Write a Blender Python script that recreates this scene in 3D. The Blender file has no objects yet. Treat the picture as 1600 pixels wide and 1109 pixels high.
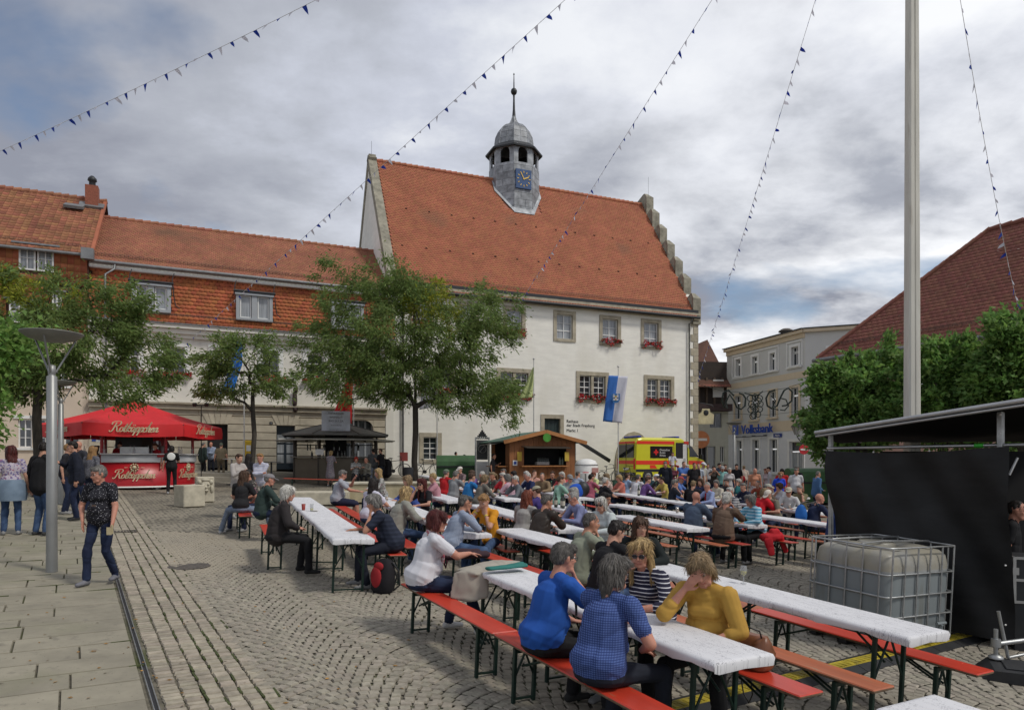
import bpy,bmesh,math,random
import numpy as np
from mathutils import Vector,Matrix,Euler
random.seed(7);rng=np.random.default_rng(7)
R=math.radians
OFX,OFY=7.557,2.437
PAVX,PAVY,PAVR,PAVA=210,26.2,3.1,0
scene=bpy.context.scene
col=scene.collection
# ------------------------------------------------------------------ c
F=1070.0;HZ=720.0;CZ=2.08;GX=-.042;GY=.020
cam=bpy.data.objects.new('camera',bpy.data.cameras.new('camera'));col.objects.link(cam)
cam.location=(0,0,CZ);cam.rotation_euler=(R(90),0,0)
cam.data.sensor_width=36;cam.data.lens=36*F/1600;cam.data.shift_y=(HZ-554.5)/1600
cam.data.clip_end=3000;cam.data.clip_start=.1
scene.camera=cam
scene.view_settings.view_transform='Standard';scene.view_settings.look='None'
scene.view_settings.gamma=1;scene.view_settings.exposure=0.36
SUN_AZ=R(118);SUN_EL=R(50)
sl=bpy.data.lights.new('sun','SUN');sl.energy=1.5;sl.angle=R(10);sl.color=(1,.95,.86)
so=bpy.data.objects.new('sun',sl);col.objects.link(so)
sd=Vector((math.sin(SUN_AZ)*math.cos(SUN_EL),math.cos(SUN_AZ)*math.cos(SUN_EL),math.sin(SUN_EL)))
so.rotation_euler=sd.to_track_quat('Z','Y').to_euler()
so.location=sd*40
w=bpy.data.worlds.new('World');scene.world=w;w.use_nodes=True
nt=w.node_tree;nt.nodes.clear();N=nt.nodes.new;L=nt.links.new
out=N('ShaderNodeOutputWorld');bg=N('ShaderNodeBackground');L(bg.outputs[0],out.inputs[0])
sky=N('ShaderNodeTexSky');sky.sky_type='NISHITA';sky.sun_disc=False
sky.sun_elevation=SUN_EL;sky.sun_rotation=SUN_AZ
skm=N('ShaderNodeVectorMath');skm.operation='SCALE';skm.inputs['Scale'].default_value=.085
L(sky.outputs[0],skm.inputs[0])
tc=N('ShaderNodeTexCoord');sep=N('ShaderNodeSeparateXYZ');L(tc.outputs['Generated'],sep.inputs[0])
mz=N('ShaderNodeMath');mz.operation='MAXIMUM';mz.inputs[1].default_value=0.0;L(sep.outputs['Z'],mz.inputs[0])
ad=N('ShaderNodeMath');ad.operation='ADD';ad.inputs[1].default_value=.26;L(mz.outputs[0],ad.inputs[0])
dx_=N('ShaderNodeMath');dx_.operation='DIVIDE';L(sep.outputs['X'],dx_.inputs[0]);L(ad.outputs[0],dx_.inputs[1])
dy_=N('ShaderNodeMath');dy_.operation='DIVIDE';L(sep.outputs['Y'],dy_.inputs[0]);L(ad.outputs[0],dy_.inputs[1])
cmb=N('ShaderNodeCombineXYZ');L(dx_.outputs[0],cmb.inputs[0]);L(dy_.outputs[0],cmb.inputs[1])
def noise_w(scale,detail,rough,off,dist=0.0,sx=1,sy=1):
 mp=N('ShaderNodeMapping');mp.inputs['Location'].default_value=off;mp.inputs['Scale'].default_value=(sx,sy,1)
 L(cmb.outputs[0],mp.inputs[0])
 n=N('ShaderNodeTexNoise');n.inputs['Scale'].default_value=scale;n.inputs['Detail'].default_value=detail
 n.inputs['Roughness'].default_value=rough;n.inputs['Distortion'].default_value=dist
 L(mp.outputs[0],n.inputs['Vector']);return n
n1=noise_w(1.5,10,.58,(3.1,8.4,0),.1,1,1.25)
n3=noise_w(.62,4,.5,(1.7,5.2,0),.3,1,1.3)
n2=noise_w(.8,7,.50,(OFX,OFY,0),.2)
cm=N('ShaderNodeMath');cm.operation='MULTIPLY_ADD';cm.inputs[1].default_value=.52;L(n1.outputs['Fac'],cm.inputs[0])
c3=N('ShaderNodeMath');c3.operation='MULTIPLY';c3.inputs[1].default_value=.48;L(n3.outputs['Fac'],c3.inputs[0]);L(c3.outputs[0],cm.inputs[2])
r1=N('ShaderNodeValToRGB');e=r1.color_ramp.elements
e[0].position=.40;e[0].color=(.235,.25,.30,1);e[1].position=.60;e[1].color=(.64,.66,.70,1)
m_=r1.color_ramp.elements.new(.50);m_.color=(.365,.385,.435,1);m_=r1.color_ramp.elements.new(.55);m_.color=(.47,.495,.565,1)
L(cm.outputs[0],r1.inputs[0])
dotn=N('ShaderNodeVectorMath');dotn.operation='DOT_PRODUCT';dotn.inputs[1].default_value=(.55,.74,.38);L(tc.outputs['Generated'],dotn.inputs[0])
mr=N('ShaderNodeMapRange');mr.inputs['From Min'].default_value=.80;mr.inputs['From Max'].default_value=1.0
mr.inputs['To Min'].default_value=0;mr.inputs['To Max'].default_value=.75;L(dotn.outputs['Value'],mr.inputs[0])
hz=N('ShaderNodeMapRange');hz.inputs['From Min'].default_value=0.02;hz.inputs['From Max'].default_value=.38
hz.inputs['To Min'].default_value=.95;hz.inputs['To Max'].default_value=0.0;L(mz.outputs[0],hz.inputs[0])
sm=N('ShaderNodeMath');sm.operation='ADD';sm.use_clamp=True;L(mr.outputs[0],sm.inputs[0]);L(hz.outputs[0],sm.inputs[1])
nb_=N('ShaderNodeMapRange');nb_.inputs['From Min'].default_value=.40;nb_.inputs['From Max'].default_value=.60;L(n1.outputs['Fac'],nb_.inputs[0])
sm2=N('ShaderNodeMath');sm2.operation='MULTIPLY';L(sm.outputs[0],sm2.inputs[0]);L(nb_.outputs[0],sm2.inputs[1])
mx=N('ShaderNodeMix');mx.data_type='RGBA';mx.inputs['B'].default_value=(.80,.81,.83,1)
L(sm2.outputs[0],mx.inputs['Factor']);L(r1.outputs[0],mx.inputs['A'])
r2=N('ShaderNodeValToRGB');r2.color_ramp.elements[0].position=.325;r2.color_ramp.elements[0].color=(0,0,0,1)
r2.color_ramp.elements[1].position=.385;r2.color_ramp.elements[1].color=(1,1,1,1);L(n2.outputs['Fac'],r2.inputs[0])
mx2=N('ShaderNodeMix');mx2.data_type='RGBA';L(r2.outputs[0],mx2.inputs['Factor'])
L(skm.outputs[0],mx2.inputs['A']);L(mx.outputs['Result'],mx2.inputs['B'])
L(mx2.outputs['Result'],bg.inputs['Color']);bg.inputs['Strength'].default_value=1.0
# ------------------------------------------------------------------ w
def g(X,Y):
 return GX*max(-45,min(45,X))+GY*max(-12,min(75,Y))
def at(x,y,h=0.0):
 dx=(x-800)/F;t=(CZ-h)/((y-HZ)/F+GX*dx+GY);return dx*t,t
def atY(x,Y):
 return(x-800)/F*Y,Y
def proj_z(py,Y):return CZ+(HZ-py)/F*Y
def V(v,s):return .868*v+.497*s,.497*v-.868*s
def W(w_,r):return .917*w_+.4*r,.4*w_-.917*r
def tag(o,label=None,cat=None,group=None,kind=None):
 if label:o['label']=label
 if cat:o['category']=cat
 if group:o['group']=group
 if kind:o['kind']=kind
 return o
def empty(name,loc=(0,0,0),rz=0.0,label=None,cat=None,group=None,kind=None,slope=False,parent=None):
 o=bpy.data.objects.new(name,None);col.objects.link(o);o.empty_display_size=.2
 if slope:
  z=Vector((-GX,-GY,1)).normalized();x=Vector((math.cos(rz),math.sin(rz),0));x=(x-z*x.dot(z)).normalized();y=z.cross(x)
  m=Matrix((x,y,z)).transposed().to_4x4();m.translation=Vector(loc);o.matrix_world=m
 else:
  o.location=loc;o.rotation_euler=(0,0,rz)
 if parent:o.parent=parent
 return tag(o,label,cat,group,kind)
# ------------------------------------------------------------------ m
MC={}
def mat(name,c,rough=.7,metal=0.0,var=.12,vs=3.0,bump=0.0,bs=40.0,island=0.0,obj_rand=0.0,c2=None,spec=None,trans=0.0,alpha=1.0,emis=None,coord='Object',stretch=(1,1,1),hue=0.0):
 if name in MC:return MC[name]
 m=bpy.data.materials.new(name);m.use_nodes=True;MC[name]=m
 t=m.node_tree;n=t.nodes;l=t.links.new;b=n['Principled BSDF']
 b.inputs['Roughness'].default_value=rough;b.inputs['Metallic'].default_value=metal
 if spec is not None:b.inputs['Specular IOR Level'].default_value=spec
 if trans:b.inputs['Transmission Weight'].default_value=trans
 if alpha<1:b.inputs['Alpha'].default_value=alpha
 if emis:b.inputs['Emission Color'].default_value=(*emis[:3],1);b.inputs['Emission Strength'].default_value=emis[3]
 tcn=n.new('ShaderNodeTexCoord');mp=n.new('ShaderNodeMapping');mp.inputs['Scale'].default_value=stretch
 l(n.new('ShaderNodeNewGeometry').outputs['Position']if coord=='World' else tcn.outputs[coord],mp.inputs[0])
 ns=n.new('ShaderNodeTexNoise');ns.inputs['Scale'].default_value=vs;ns.inputs['Detail'].default_value=5;ns.inputs['Roughness'].default_value=.62
 l(mp.outputs[0],ns.inputs['Vector'])
 mixn=n.new('ShaderNodeMix');mixn.data_type='RGBA'
 cc=Vector(c[:3]);d=Vector(c2[:3])if c2 else cc*(1-var*2)
 u=cc*(1+var)if not c2 else cc
 mixn.inputs['A'].default_value=(*d,1);mixn.inputs['B'].default_value=(*u,1)
 rp=n.new('ShaderNodeMapRange');rp.inputs['From Min'].default_value=.3;rp.inputs['From Max'].default_value=.7
 l(ns.outputs['Fac'],rp.inputs[0]);l(rp.outputs[0],mixn.inputs['Factor'])
 cur=mixn.outputs['Result']
 if island or obj_rand or hue:
  hs=n.new('ShaderNodeHueSaturation');l(cur,hs.inputs['Color'])
  if island:gi=n.new('ShaderNodeNewGeometry').outputs['Random Per Island'];a=island
  else:gi=n.new('ShaderNodeObjectInfo').outputs['Random'];a=obj_rand or .1
  r=n.new('ShaderNodeMapRange');r.inputs['To Min'].default_value=1-a;r.inputs['To Max'].default_value=1+a
  l(gi,r.inputs[0]);l(r.outputs[0],hs.inputs['Value'])
  if hue:
   wn=n.new('ShaderNodeTexWhiteNoise');wn.noise_dimensions='1D';l(gi,wn.inputs['W'])
   r2_=n.new('ShaderNodeMapRange');r2_.inputs['To Min'].default_value=.5-hue;r2_.inputs['To Max'].default_value=.5+hue
   l(wn.outputs['Value'],r2_.inputs[0]);l(r2_.outputs[0],hs.inputs['Hue'])
  cur=hs.outputs[0]
 l(cur,b.inputs['Base Color'])
 if bump:
  nb=n.new('ShaderNodeTexNoise');nb.inputs['Scale'].default_value=bs;nb.inputs['Detail'].default_value=4
  l(mp.outputs[0],nb.inputs['Vector'])
  bp=n.new('ShaderNodeBump');bp.inputs['Strength'].default_value=min(1,bump*20);bp.inputs['Distance'].default_value=bump
  l(nb.outputs['Fac'],bp.inputs['Height']);l(bp.outputs[0],b.inputs['Normal'])
 m['_cur']=''
 return m
def nodes_of(m):return m.node_tree.nodes,m.node_tree.links.new,m.node_tree.nodes['Principled BSDF']
def base_link(m):
 b=m.node_tree.nodes['Principled BSDF'];return b.inputs['Base Color'].links[0].from_socket
def over(m,fac_socket,color):
 """mix colour over a material's base colour by fac_socket"""
 n,l,b=nodes_of(m);src=base_link(m)
 mm=n.new('ShaderNodeMix');mm.data_type='RGBA';l(fac_socket,mm.inputs['Factor']);l(src,mm.inputs['A'])
 mm.inputs['B'].default_value=(*color[:3],1);l(mm.outputs['Result'],b.inputs['Base Color']);return m
def mth(m,op,a,b=None,clamp=False):
 n,l,_=nodes_of(m);x=n.new('ShaderNodeMath');x.operation=op;x.use_clamp=clamp
 for i,s in enumerate((a,b)):
  if s is None:continue
  if isinstance(s,(int,float)):x.inputs[i].default_value=s
  else:l(s,x.inputs[i])
 return x.outputs[0]
def axes(m,coord='Object',sc=(1,1,1),rot=(0,0,0)):
 n,l,_=nodes_of(m);t=n.new('ShaderNodeTexCoord');mp=n.new('ShaderNodeMapping');mp.inputs['Scale'].default_value=sc;mp.inputs['Rotation'].default_value=rot
 l(n.new('ShaderNodeNewGeometry').outputs['Position']if coord=='World' else t.outputs[coord],mp.inputs[0]);s=n.new('ShaderNodeSeparateXYZ');l(mp.outputs[0],s.inputs[0]);return s.outputs,mp.outputs[0]
def noise_fac(m,scale,lo,hi,sc=(1,1,1),coord='Object',detail=4):
 n,l,_=nodes_of(m);_,v=axes(m,coord,sc);t=n.new('ShaderNodeTexNoise');t.inputs['Scale'].default_value=scale;t.inputs['Detail'].default_value=detail
 l(v,t.inputs['Vector']);r=n.new('ShaderNodeMapRange');r.inputs['From Min'].default_value=lo;r.inputs['From Max'].default_value=hi;l(t.outputs['Fac'],r.inputs[0]);return r.outputs[0]
# ------------------------------------------------------------------ m
class MB:
 def __init__(s):s.v=[];s.f=[];s.m=[];s.M=Matrix.Identity(4);s.sm=[]
 def add(s,vs,fs,mi=0,smooth=False):
  o=len(s.v);s.v+=[tuple(s.M@Vector(p))for p in vs]
  for f in fs:s.f.append([i+o for i in f]);s.m.append(mi);s.sm.append(smooth)
  return s
 def box(s,c,d,mi=0,rz=0.0,rot=None,bev=0.0):
  x,y,z=d[0]/2,d[1]/2,d[2]/2
  rm=rot.to_matrix()if rot else Euler((0,0,rz)).to_matrix();c=Vector(c)
  if bev<=0:
   p=[(-x,-y,-z),(x,-y,-z),(x,y,-z),(-x,y,-z),(-x,-y,z),(x,-y,z),(x,y,z),(-x,y,z)]
   fs=[(0,3,2,1),(4,5,6,7),(0,1,5,4),(1,2,6,5),(2,3,7,6),(3,0,4,7)]
  else:
   b=bev;p=[]
   for(zz,ins)in((-z,b),(-z+b,0),(z-b,0),(z,b)):
    X,Y=x-ins,y-ins
    p+=[(-X+(b if not ins else 0),-Y,zz),(X-(b if not ins else 0),-Y,zz),(X,-Y+(b if not ins else 0),zz),(X,Y-(b if not ins else 0),zz),(X-(b if not ins else 0),Y,zz),(-X+(b if not ins else 0),Y,zz),(-X,Y-(b if not ins else 0),zz),(-X,-Y+(b if not ins else 0),zz)]
   fs=[tuple(range(7,-1,-1)),tuple(range(24,32))]
   for k in range(3):
    for i in range(8):j=(i+1)%8;fs.append((k*8+i,k*8+j,k*8+8+j,k*8+8+i))
  return s.add([c+rm@Vector(q)for q in p],fs,mi)
 def tube(s,p0,p1,r0,r1=None,n=8,mi=0,caps=True,smooth=True):
  p0=Vector(p0);p1=Vector(p1);r1=r0 if r1 is None else r1
  a=(p1-p0);
  if a.length<1e-6:return s
  a.normalize();u=a.orthogonal().normalized();w_=a.cross(u)
  vs=[]
  for(p,r)in((p0,r0),(p1,r1)):
   for i in range(n):
    t=2*math.pi*i/n;vs.append(p+(u*math.cos(t)+w_*math.sin(t))*r)
  fs=[(i,(i+1)%n,n+(i+1)%n,n+i)for i in range(n)]
  s.add(vs,fs,mi,smooth)
  if caps:s.add(vs[:n],[tuple(range(n-1,-1,-1))],mi);s.add(vs[n:],[tuple(range(n))],mi)
  return s
 def path(s,pts,r,n=6,mi=0,closed=False):
  pts=[Vector(p)for p in pts];k=len(pts);rr=r if hasattr(r,'__len__')else[r]*k
  vs=[];up=None
  for i,p in enumerate(pts):
   a=pts[(i+1)%k if closed else min(i+1,k-1)]-pts[(i-1)%k if closed else max(i-1,0)]
   a.normalize()
   if up is None:up=a.orthogonal().normalized()
   up=(up-a*up.dot(a));up=up.normalized()if up.length>1e-5 else a.orthogonal().normalized();w_=a.cross(up)
   for j in range(n):t=2*math.pi*j/n;vs.append(p+(up*math.cos(t)+w_*math.sin(t))*rr[i])
  fs=[]
  for i in range(k if closed else k-1):
   i2=(i+1)%k
   for j in range(n):fs.append((i*n+j,i*n+(j+1)%n,i2*n+(j+1)%n,i2*n+j))
  s.add(vs,fs,mi,True)
  if not closed:s.add(vs[:n],[tuple(range(n-1,-1,-1))],mi);s.add(vs[-n:],[tuple(range(n))],mi)
  return s
 def prism(s,poly,y0,y1,mi=0,axis='y'):
  n=len(poly)
  def P(a,b,c):return(a,c,b)if axis=='y' else((a,b,c)if axis=='z' else(c,a,b))
  vs=[P(a,b,y0)for a,b in poly]+[P(a,b,y1)for a,b in poly]
  fs=[tuple(range(n)),tuple(range(2*n-1,n-1,-1))]+[(i,i+n,(i+1)%n+n,(i+1)%n)for i in range(n)]
  return s.add(vs,fs,mi)
 def lathe(s,prof,c=(0,0,0),n=16,mi=0,smooth=True,ph=0.0):
  c=Vector(c);vs=[]
  for r,z in prof:
   for i in range(n):t=2*math.pi*i/n+ph;vs.append(c+Vector((r*math.cos(t),r*math.sin(t),z)))
  fs=[]
  for k in range(len(prof)-1):
   for i in range(n):fs.append((k*n+i,k*n+(i+1)%n,(k+1)*n+(i+1)%n,(k+1)*n+i))
  s.add(vs,fs,mi,smooth)
  if prof[0][0]>1e-4:s.add(vs[:n],[tuple(range(n-1,-1,-1))],mi)
  if prof[-1][0]>1e-4:s.add(vs[-n:],[tuple(range(n))],mi)
  return s
 def ell(s,c,r,mi=0,n=12,k=8,rot=None):
  c=Vector(c);rm=rot.to_matrix()if rot else Matrix.Identity(3);vs=[];
  for i in range(k+1):
   a=math.pi*i/k-math.pi/2
   for j in range(n):t=2*math.pi*j/n;vs.append(c+rm@Vector((r[0]*math.cos(a)*math.cos(t),r[1]*math.cos(a)*math.sin(t),r[2]*math.sin(a))))
  fs=[(i*n+j,i*n+(j+1)%n,(i+1)*n+(j+1)%n,(i+1)*n+j)for i in range(k)for j in range(n)]
  return s.add(vs,fs,mi,True)
 def mesh(s,name,mats):
  me=bpy.data.meshes.new(name);me.from_pydata(s.v,[],s.f)
  for m in(mats if isinstance(mats,(list,tuple))else[mats]):me.materials.append(m)
  me.polygons.foreach_set('material_index',s.m);me.polygons.foreach_set('use_smooth',s.sm);me.update();return me
 def build(s,name,mats,parent=None,label=None,cat=None,group=None,kind=None,loc=None,rot=None):
  return obj(name,s.mesh(name,mats),parent,label,cat,group,kind,loc,rot)
def obj(name,me,parent=None,label=None,cat=None,group=None,kind=None,loc=None,rot=None):
 o=bpy.data.objects.new(name,me);col.objects.link(o)
 if parent:o.parent=parent
 if loc is not None:o.location=loc
 if rot is not None:o.rotation_euler=rot
 return tag(o,label,cat,group,kind)
def npmesh(name,vs,fs,mats,smooth=False,mi=None):
 """vs (n,3); fs (m,k) equal sized faces"""
 me=bpy.data.meshes.new(name);vs=np.asarray(vs,np.float32);fs=np.asarray(fs,np.int32);k=fs.shape[1]
 me.vertices.add(len(vs));me.vertices.foreach_set('co',vs.ravel());me.loops.add(fs.size);me.loops.foreach_set('vertex_index',fs.ravel())
 me.polygons.add(len(fs));me.polygons.foreach_set('loop_start',np.arange(0,fs.size,k,dtype=np.int32))
 try:me.polygons.foreach_set('loop_total',np.full(len(fs),k,np.int32))
 except Exception:pass
 for m in(mats if isinstance(mats,(list,tuple))else[mats]):me.materials.append(m)
 if mi is not None:me.polygons.foreach_set('material_index',np.asarray(mi,np.int32))
 me.polygons.foreach_set('use_smooth',np.full(len(fs),smooth,bool));me.update();me.validate();return me
TEXTS=[]
def text(body,size,m,parent,loc,rot,shear=0.0,align='CENTER',ext=.004,name='lettering',spacing=1.0,sx=1.0):
 cu=bpy.data.curves.new(name,'FONT');cu.body=body;cu.size=size;cu.align_x=align;cu.align_y='CENTER';cu.extrude=ext;cu.shear=shear
 cu.space_character=spacing;cu.resolution_u=2;cu.space_line=.95
 o=bpy.data.objects.new(name,cu);col.objects.link(o);o.parent=parent;o.location=loc;o.rotation_euler=rot;o.scale=(sx,1,1);TEXTS.append((o,m));return o
def bake_texts():
 dg=bpy.context.evaluated_depsgraph_get()
 for o,m in TEXTS:
  me=bpy.data.meshes.new_from_object(o.evaluated_get(dg));me.materials.clear();me.materials.append(m)
  n=obj('lettering',me,o.parent);n.location=o.location;n.rotation_euler=o.rotation_euler;n.scale=o.scale
  cu=o.data;bpy.data.objects.remove(o);bpy.data.curves.remove(cu)
 TEXTS.clear()
GLY={'R':(.74,[[(.02,.66),(.02,.86),(.26,.98),(.62,.98),(.72,.80),(.60,.60),(.30,.52)],[(.34,.88),(.28,.50),(.18,.10),(.04,-.02),(-.06,.10)],[(.34,.53),(.48,.40),(.56,.10),(.70,.0),(.84,.14)]]),'o':(.34,[[(.20,.44),(.06,.34),(.04,.12),(.16,.0),(.30,.14),(.28,.36),(.18,.44),(.30,.38),(.42,.36)]]),'t':(.26,[[(.0,.2),(.20,.78),(.08,.14),(.16,.0),(.32,.14)],[(.04,.56),(.34,.58)]]),'k':(.36,[[(.0,.2),(.24,.92),(.20,.80),(.02,.0)],[(.08,.24),(.26,.44),(.30,.34),(.10,.24),(.24,.02),(.40,.12)]]),'a':(.36,[[(.30,.40),(.14,.44),(.03,.26),(.06,.04),(.18,.04),(.32,.42),(.26,.08),(.34,.0),(.44,.14)]]),'p':(.34,[[(.02,.24),(.14,.44),(.08,.14),(-.04,-.34)],[(.08,.20),(.24,.44),(.34,.32),(.26,.06),(.12,.02),(.30,.02),(.40,.16)]]),'c':(.28,[[(.28,.36),(.18,.44),(.04,.28),(.06,.04),(.18,.0),(.34,.14)]]),'h':(.36,[[(.0,.2),(.24,.92),(.20,.82),(.02,.0)],[(.06,.22),(.22,.44),(.28,.34),(.22,.06),(.30,.0),(.42,.14)]]),'e':(.28,[[(.04,.18),(.24,.30),(.20,.44),(.08,.36),(.04,.12),(.14,.0),(.34,.14)]]),'n':(.38,[[(.0,.16),(.10,.42),(.04,.0)],[(.06,.20),(.22,.44),(.30,.34),(.24,.06),(.32,.0),(.44,.14)]])}
def script(word,size,m,parent,loc,rz,name='lettering'):
 """joined-up lettering drawn with a broad pen: strokes as thin solid ribbons"""
 tot=sum(GLY.get('a' if ch=='ä' else ch,(.36,))[0]for ch in word)+.1;b=MB();x=-tot/2
 def P(u,v):return((u+v*.32)*size,v*size)
 for ch in word:
  w_,st=GLY['a' if ch=='ä' else ch];st=list(st)
  if ch=='ä':st+=[[(.10,.60),(.13,.66)],[(.24,.60),(.27,.66)]]
  for s_ in st:
   q=[Vector((*P(x+a,c),0))for a,c in s_];pts=[]
   for i in range(len(q)-1):
    p0,p1,p2,p3=q[max(i-1,0)],q[i],q[i+1],q[min(i+2,len(q)-1)]
    for k in range(4):t=k/4;pts.append(.5*((2*p1)+(p2-p0)*t+(2*p0-5*p1+4*p2-p3)*t*t+(3*p1-p0-3*p2+p3)*t**3))
   pts.append(q[-1]);vs=[]
   for i,p in enumerate(pts):
    d=(pts[min(i+1,len(pts)-1)]-pts[max(i-1,0)]);d=d.normalized()if d.length>1e-6 else Vector((1,0,0));n_=Vector((-d.y,d.x,0));wd=size*(.022+.036*abs(d.y)**1.5);vs+=[(p.x+n_.x*wd,-.003,p.y+n_.y*wd),(p.x-n_.x*wd,-.003,p.y-n_.y*wd)]
   b.add(vs,[(2*i,2*i+1,2*i+3,2*i+2)for i in range(len(pts)-1)])
  x+=w_
 return b.build(name,m,parent,loc=loc,rot=(0,0,rz))
# ------------------------------------------------------------------ g
m_joint=mat('joint_earth',(.155,.14,.105),.95,var=.3,vs=9,bump=.006,bs=60)
over(m_joint,noise_fac(m_joint,1.3,.5,.66),(.075,.085,.03))
gm=bpy.data.meshes.new('ground')
nx=40;xs=np.concatenate([np.linspace(-1500,-60,6),np.linspace(-45,45,24),np.linspace(60,1500,6)])
ys=np.concatenate([np.linspace(-60,-14,4),np.linspace(-12,75,24),np.linspace(90,1800,7)])
vs=[(x,y,g(x,y)-.025)for y in ys for x in xs];k=len(xs)
fs=[(j*k+i,j*k+i+1,(j+1)*k+i+1,(j+1)*k+i)for j in range(len(ys)-1)for i in range(k-1)]
gm.from_pydata(vs,[],fs);gm.materials.append(m_joint);obj('ground',gm,kind='structure')
m_sett=mat('granite_sett',(.295,.266,.212),.8,var=.16,vs=14,bump=.0015,bs=120,island=.14,hue=.012)
m_sett1=mat('granite_sett_single',(.295,.266,.212),.8,var=.16,vs=14,bump=.0015,bs=120,coord='World',obj_rand=.14,hue=.012)
for m in(m_sett,m_sett1):over(m,noise_fac(m,.5,.52,.8,coord='World'),(.225,.20,.16))
for m in(m_sett,m_sett1):over(m,noise_fac(m,.22,.50,.66,coord='World'),(.325,.285,.22))
m_band=mat('band_sett',(.33,.29,.225),.8,var=.16,vs=10,bump=.002,bs=90,island=.17,hue=.012)
m_band1=mat('band_sett_single',(.33,.29,.225),.8,var=.16,vs=10,bump=.002,bs=90,coord='World',obj_rand=.17,hue=.012)
m_slab=mat('paving_slab_stone',(.275,.25,.19),.82,var=.12,vs=2.2,bump=.0015,bs=70,island=.09)
m_slab1=mat('paving_slab_single',(.275,.25,.19),.82,var=.12,vs=2.2,bump=.0015,bs=70,coord='World',obj_rand=.09)
for m in(m_slab,m_slab1):
 over(m,noise_fac(m,7,.60,.70,coord='World'),(.20,.18,.14));over(m,noise_fac(m,.9,.55,.75,coord='World'),(.225,.215,.145));over(m,noise_fac(m,40,.66,.72,coord='World'),(.14,.12,.09))
m_far_pave=mat('far_sett_paving',(.275,.245,.19),.85,var=.10,vs=.6,bump=.004,bs=16)
square=empty('cobbled_square',kind='structure');walk=empty('slab_pavement',kind='structure');bands=empty('sett_bands',kind='structure')
UD=np.array([-.541,.841]);PD=np.array([.841,.541]);D0=np.array([-2.63,5.13])
def dr(a,b):
 return D0[0]+UD[0]*a+PD[0]*b,D0[1]+UD[1]*a+PD[1]*b
def stones(name,cx,cy,ang,lx,ly,mats,parent,hgt=.0,ins=.010,kind='stuff',jit=.10,drop=.016,five=True):
 drop=drop*.65
 """block tops: inset top quad over a wider skirt; arrays of centres, angles and sizes"""
 n=len(cx);hx=lx/2;hy=ly/2
 out_=np.stack([np.stack([-hx,-hy],1),np.stack([hx,-hy],1),np.stack([hx,hy],1),np.stack([-hx,hy],1)],1)
 out_=out_*(1+rng.uniform(-jit,jit,out_.shape))
 sc=1-ins/np.stack([hx,hy],1)[:,None,:];inn=out_*sc
 c,s_=np.cos(ang)[:,None],np.sin(ang)[:,None]
 def rot(a):return np.stack([a[:,:,0]*c-a[:,:,1]*s_,a[:,:,0]*s_+a[:,:,1]*c],2)
 allp=[]
 tz=rng.uniform(-.003,.003,n)
 for a,dz in((rot(out_),-drop),(rot(inn),0.0)):
  X=cx[:,None]+a[:,:,0];Y=cy[:,None]+a[:,:,1]
  Z=GX*np.clip(X,-45,45)+GY*np.clip(Y,-12,75)+hgt+dz+tz[:,None]
  allp.append(np.stack([X,Y,Z],2))
 v=np.concatenate(allp,1).reshape(-1,3)
 base=np.array([[4,5,6,7],[0,1,5,4],[1,2,6,5],[2,3,7,6],[3,0,4,7]])
 f=(base[None]+8*np.arange(n)[:,None,None]).reshape(-1,4)
 return obj(name,npmesh(name,v,f,mats),parent,kind=kind)
def single(name,cx,cy,ang,lx,ly,m,parent,ins,drop,hgt=0.0,nvar=6,jt=.08):
 """stones that can be picked out: objects that share a few meshes"""
 ms=[]
 for k in range(nvar):
  b=MB();q=lambda:random.uniform(-jt,jt)
  o_=[(-.5+q()*.6,-.5+q()*.6),(.5+q()*.6,-.5+q()*.6),(.5+q()*.6,.5+q()*.6),(-.5+q()*.6,.5+q()*.6)]
  ix,iy=ins
  vs=[(a,c,-drop)for a,c in o_]+[(a*(1-ix),c*(1-iy),0)for a,c in o_]
  b.add(vs,[(4,5,6,7),(0,1,5,4),(1,2,6,5),(2,3,7,6),(3,0,4,7)]);ms.append(b.mesh(name,m))
 for i in range(len(cx)):
  o=bpy.data.objects.new(name,ms[i%nvar]);col.objects.link(o);o.parent=parent
  z=Vector((-GX,-GY,1)).normalized();x=Vector((math.cos(ang[i]),math.sin(ang[i]),0));x=(x-z*x.dot(z)).normalized();y=z.cross(x)
  mm=Matrix((x*lx[i],y*ly[i],z)).transposed().to_4x4();mm.translation=(cx[i],cy[i],g(cx[i],cy[i])+hgt+random.uniform(-.003,.003));o.matrix_world=mm
def vis(cx,cy,margin=40):
 px=800+F*cx/cy;z=GX*cx+GY*cy;py=HZ+F*(CZ-z)/cy
 return(px>-margin)&(px<1600+margin)&(py<1109+margin*1.5)
# --- square setts, laid in nested arcs
P_=.092;SP=.098
ii,jj=np.meshgrid(np.arange(-40,320),np.arange(-60,240));cell=13
lx_=(ii%cell)-(cell-1)/2;arc=.30*(1-(lx_/(cell/2))**2)
b_=.78+(ii+.5+(jj%2)*.5)*P_+rng.uniform(-.005,.005,ii.shape);a_=jj*SP+arc+rng.uniform(-.006,.006,ii.shape)
slope_=-(.60*lx_/(cell/2)**2)/P_
cx=D0[0]+UD[0]*a_+PD[0]*b_;cy=D0[1]+UD[1]*a_+PD[1]*b_
ok=(b_>.80)&(cy>3.4)&(cy<14.5)&vis(cx,np.maximum(cy,.1))
cx,cy,sl_=cx[ok],cy[ok],slope_[ok]
ang=math.atan2(PD[1],PD[0])+np.arctan(sl_)*.9
LX=P_*np.sqrt(1+.35*sl_**2)*rng.uniform(.86,.98,len(cx));LY=SP*rng.uniform(.88,.97,len(cx))
order=np.argsort(cy+np.where(cx>1.0,60,0)+np.where((cx>-.6)&(cy<6.6),50,0));near_=order[:300];rest=order[300:]
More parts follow.
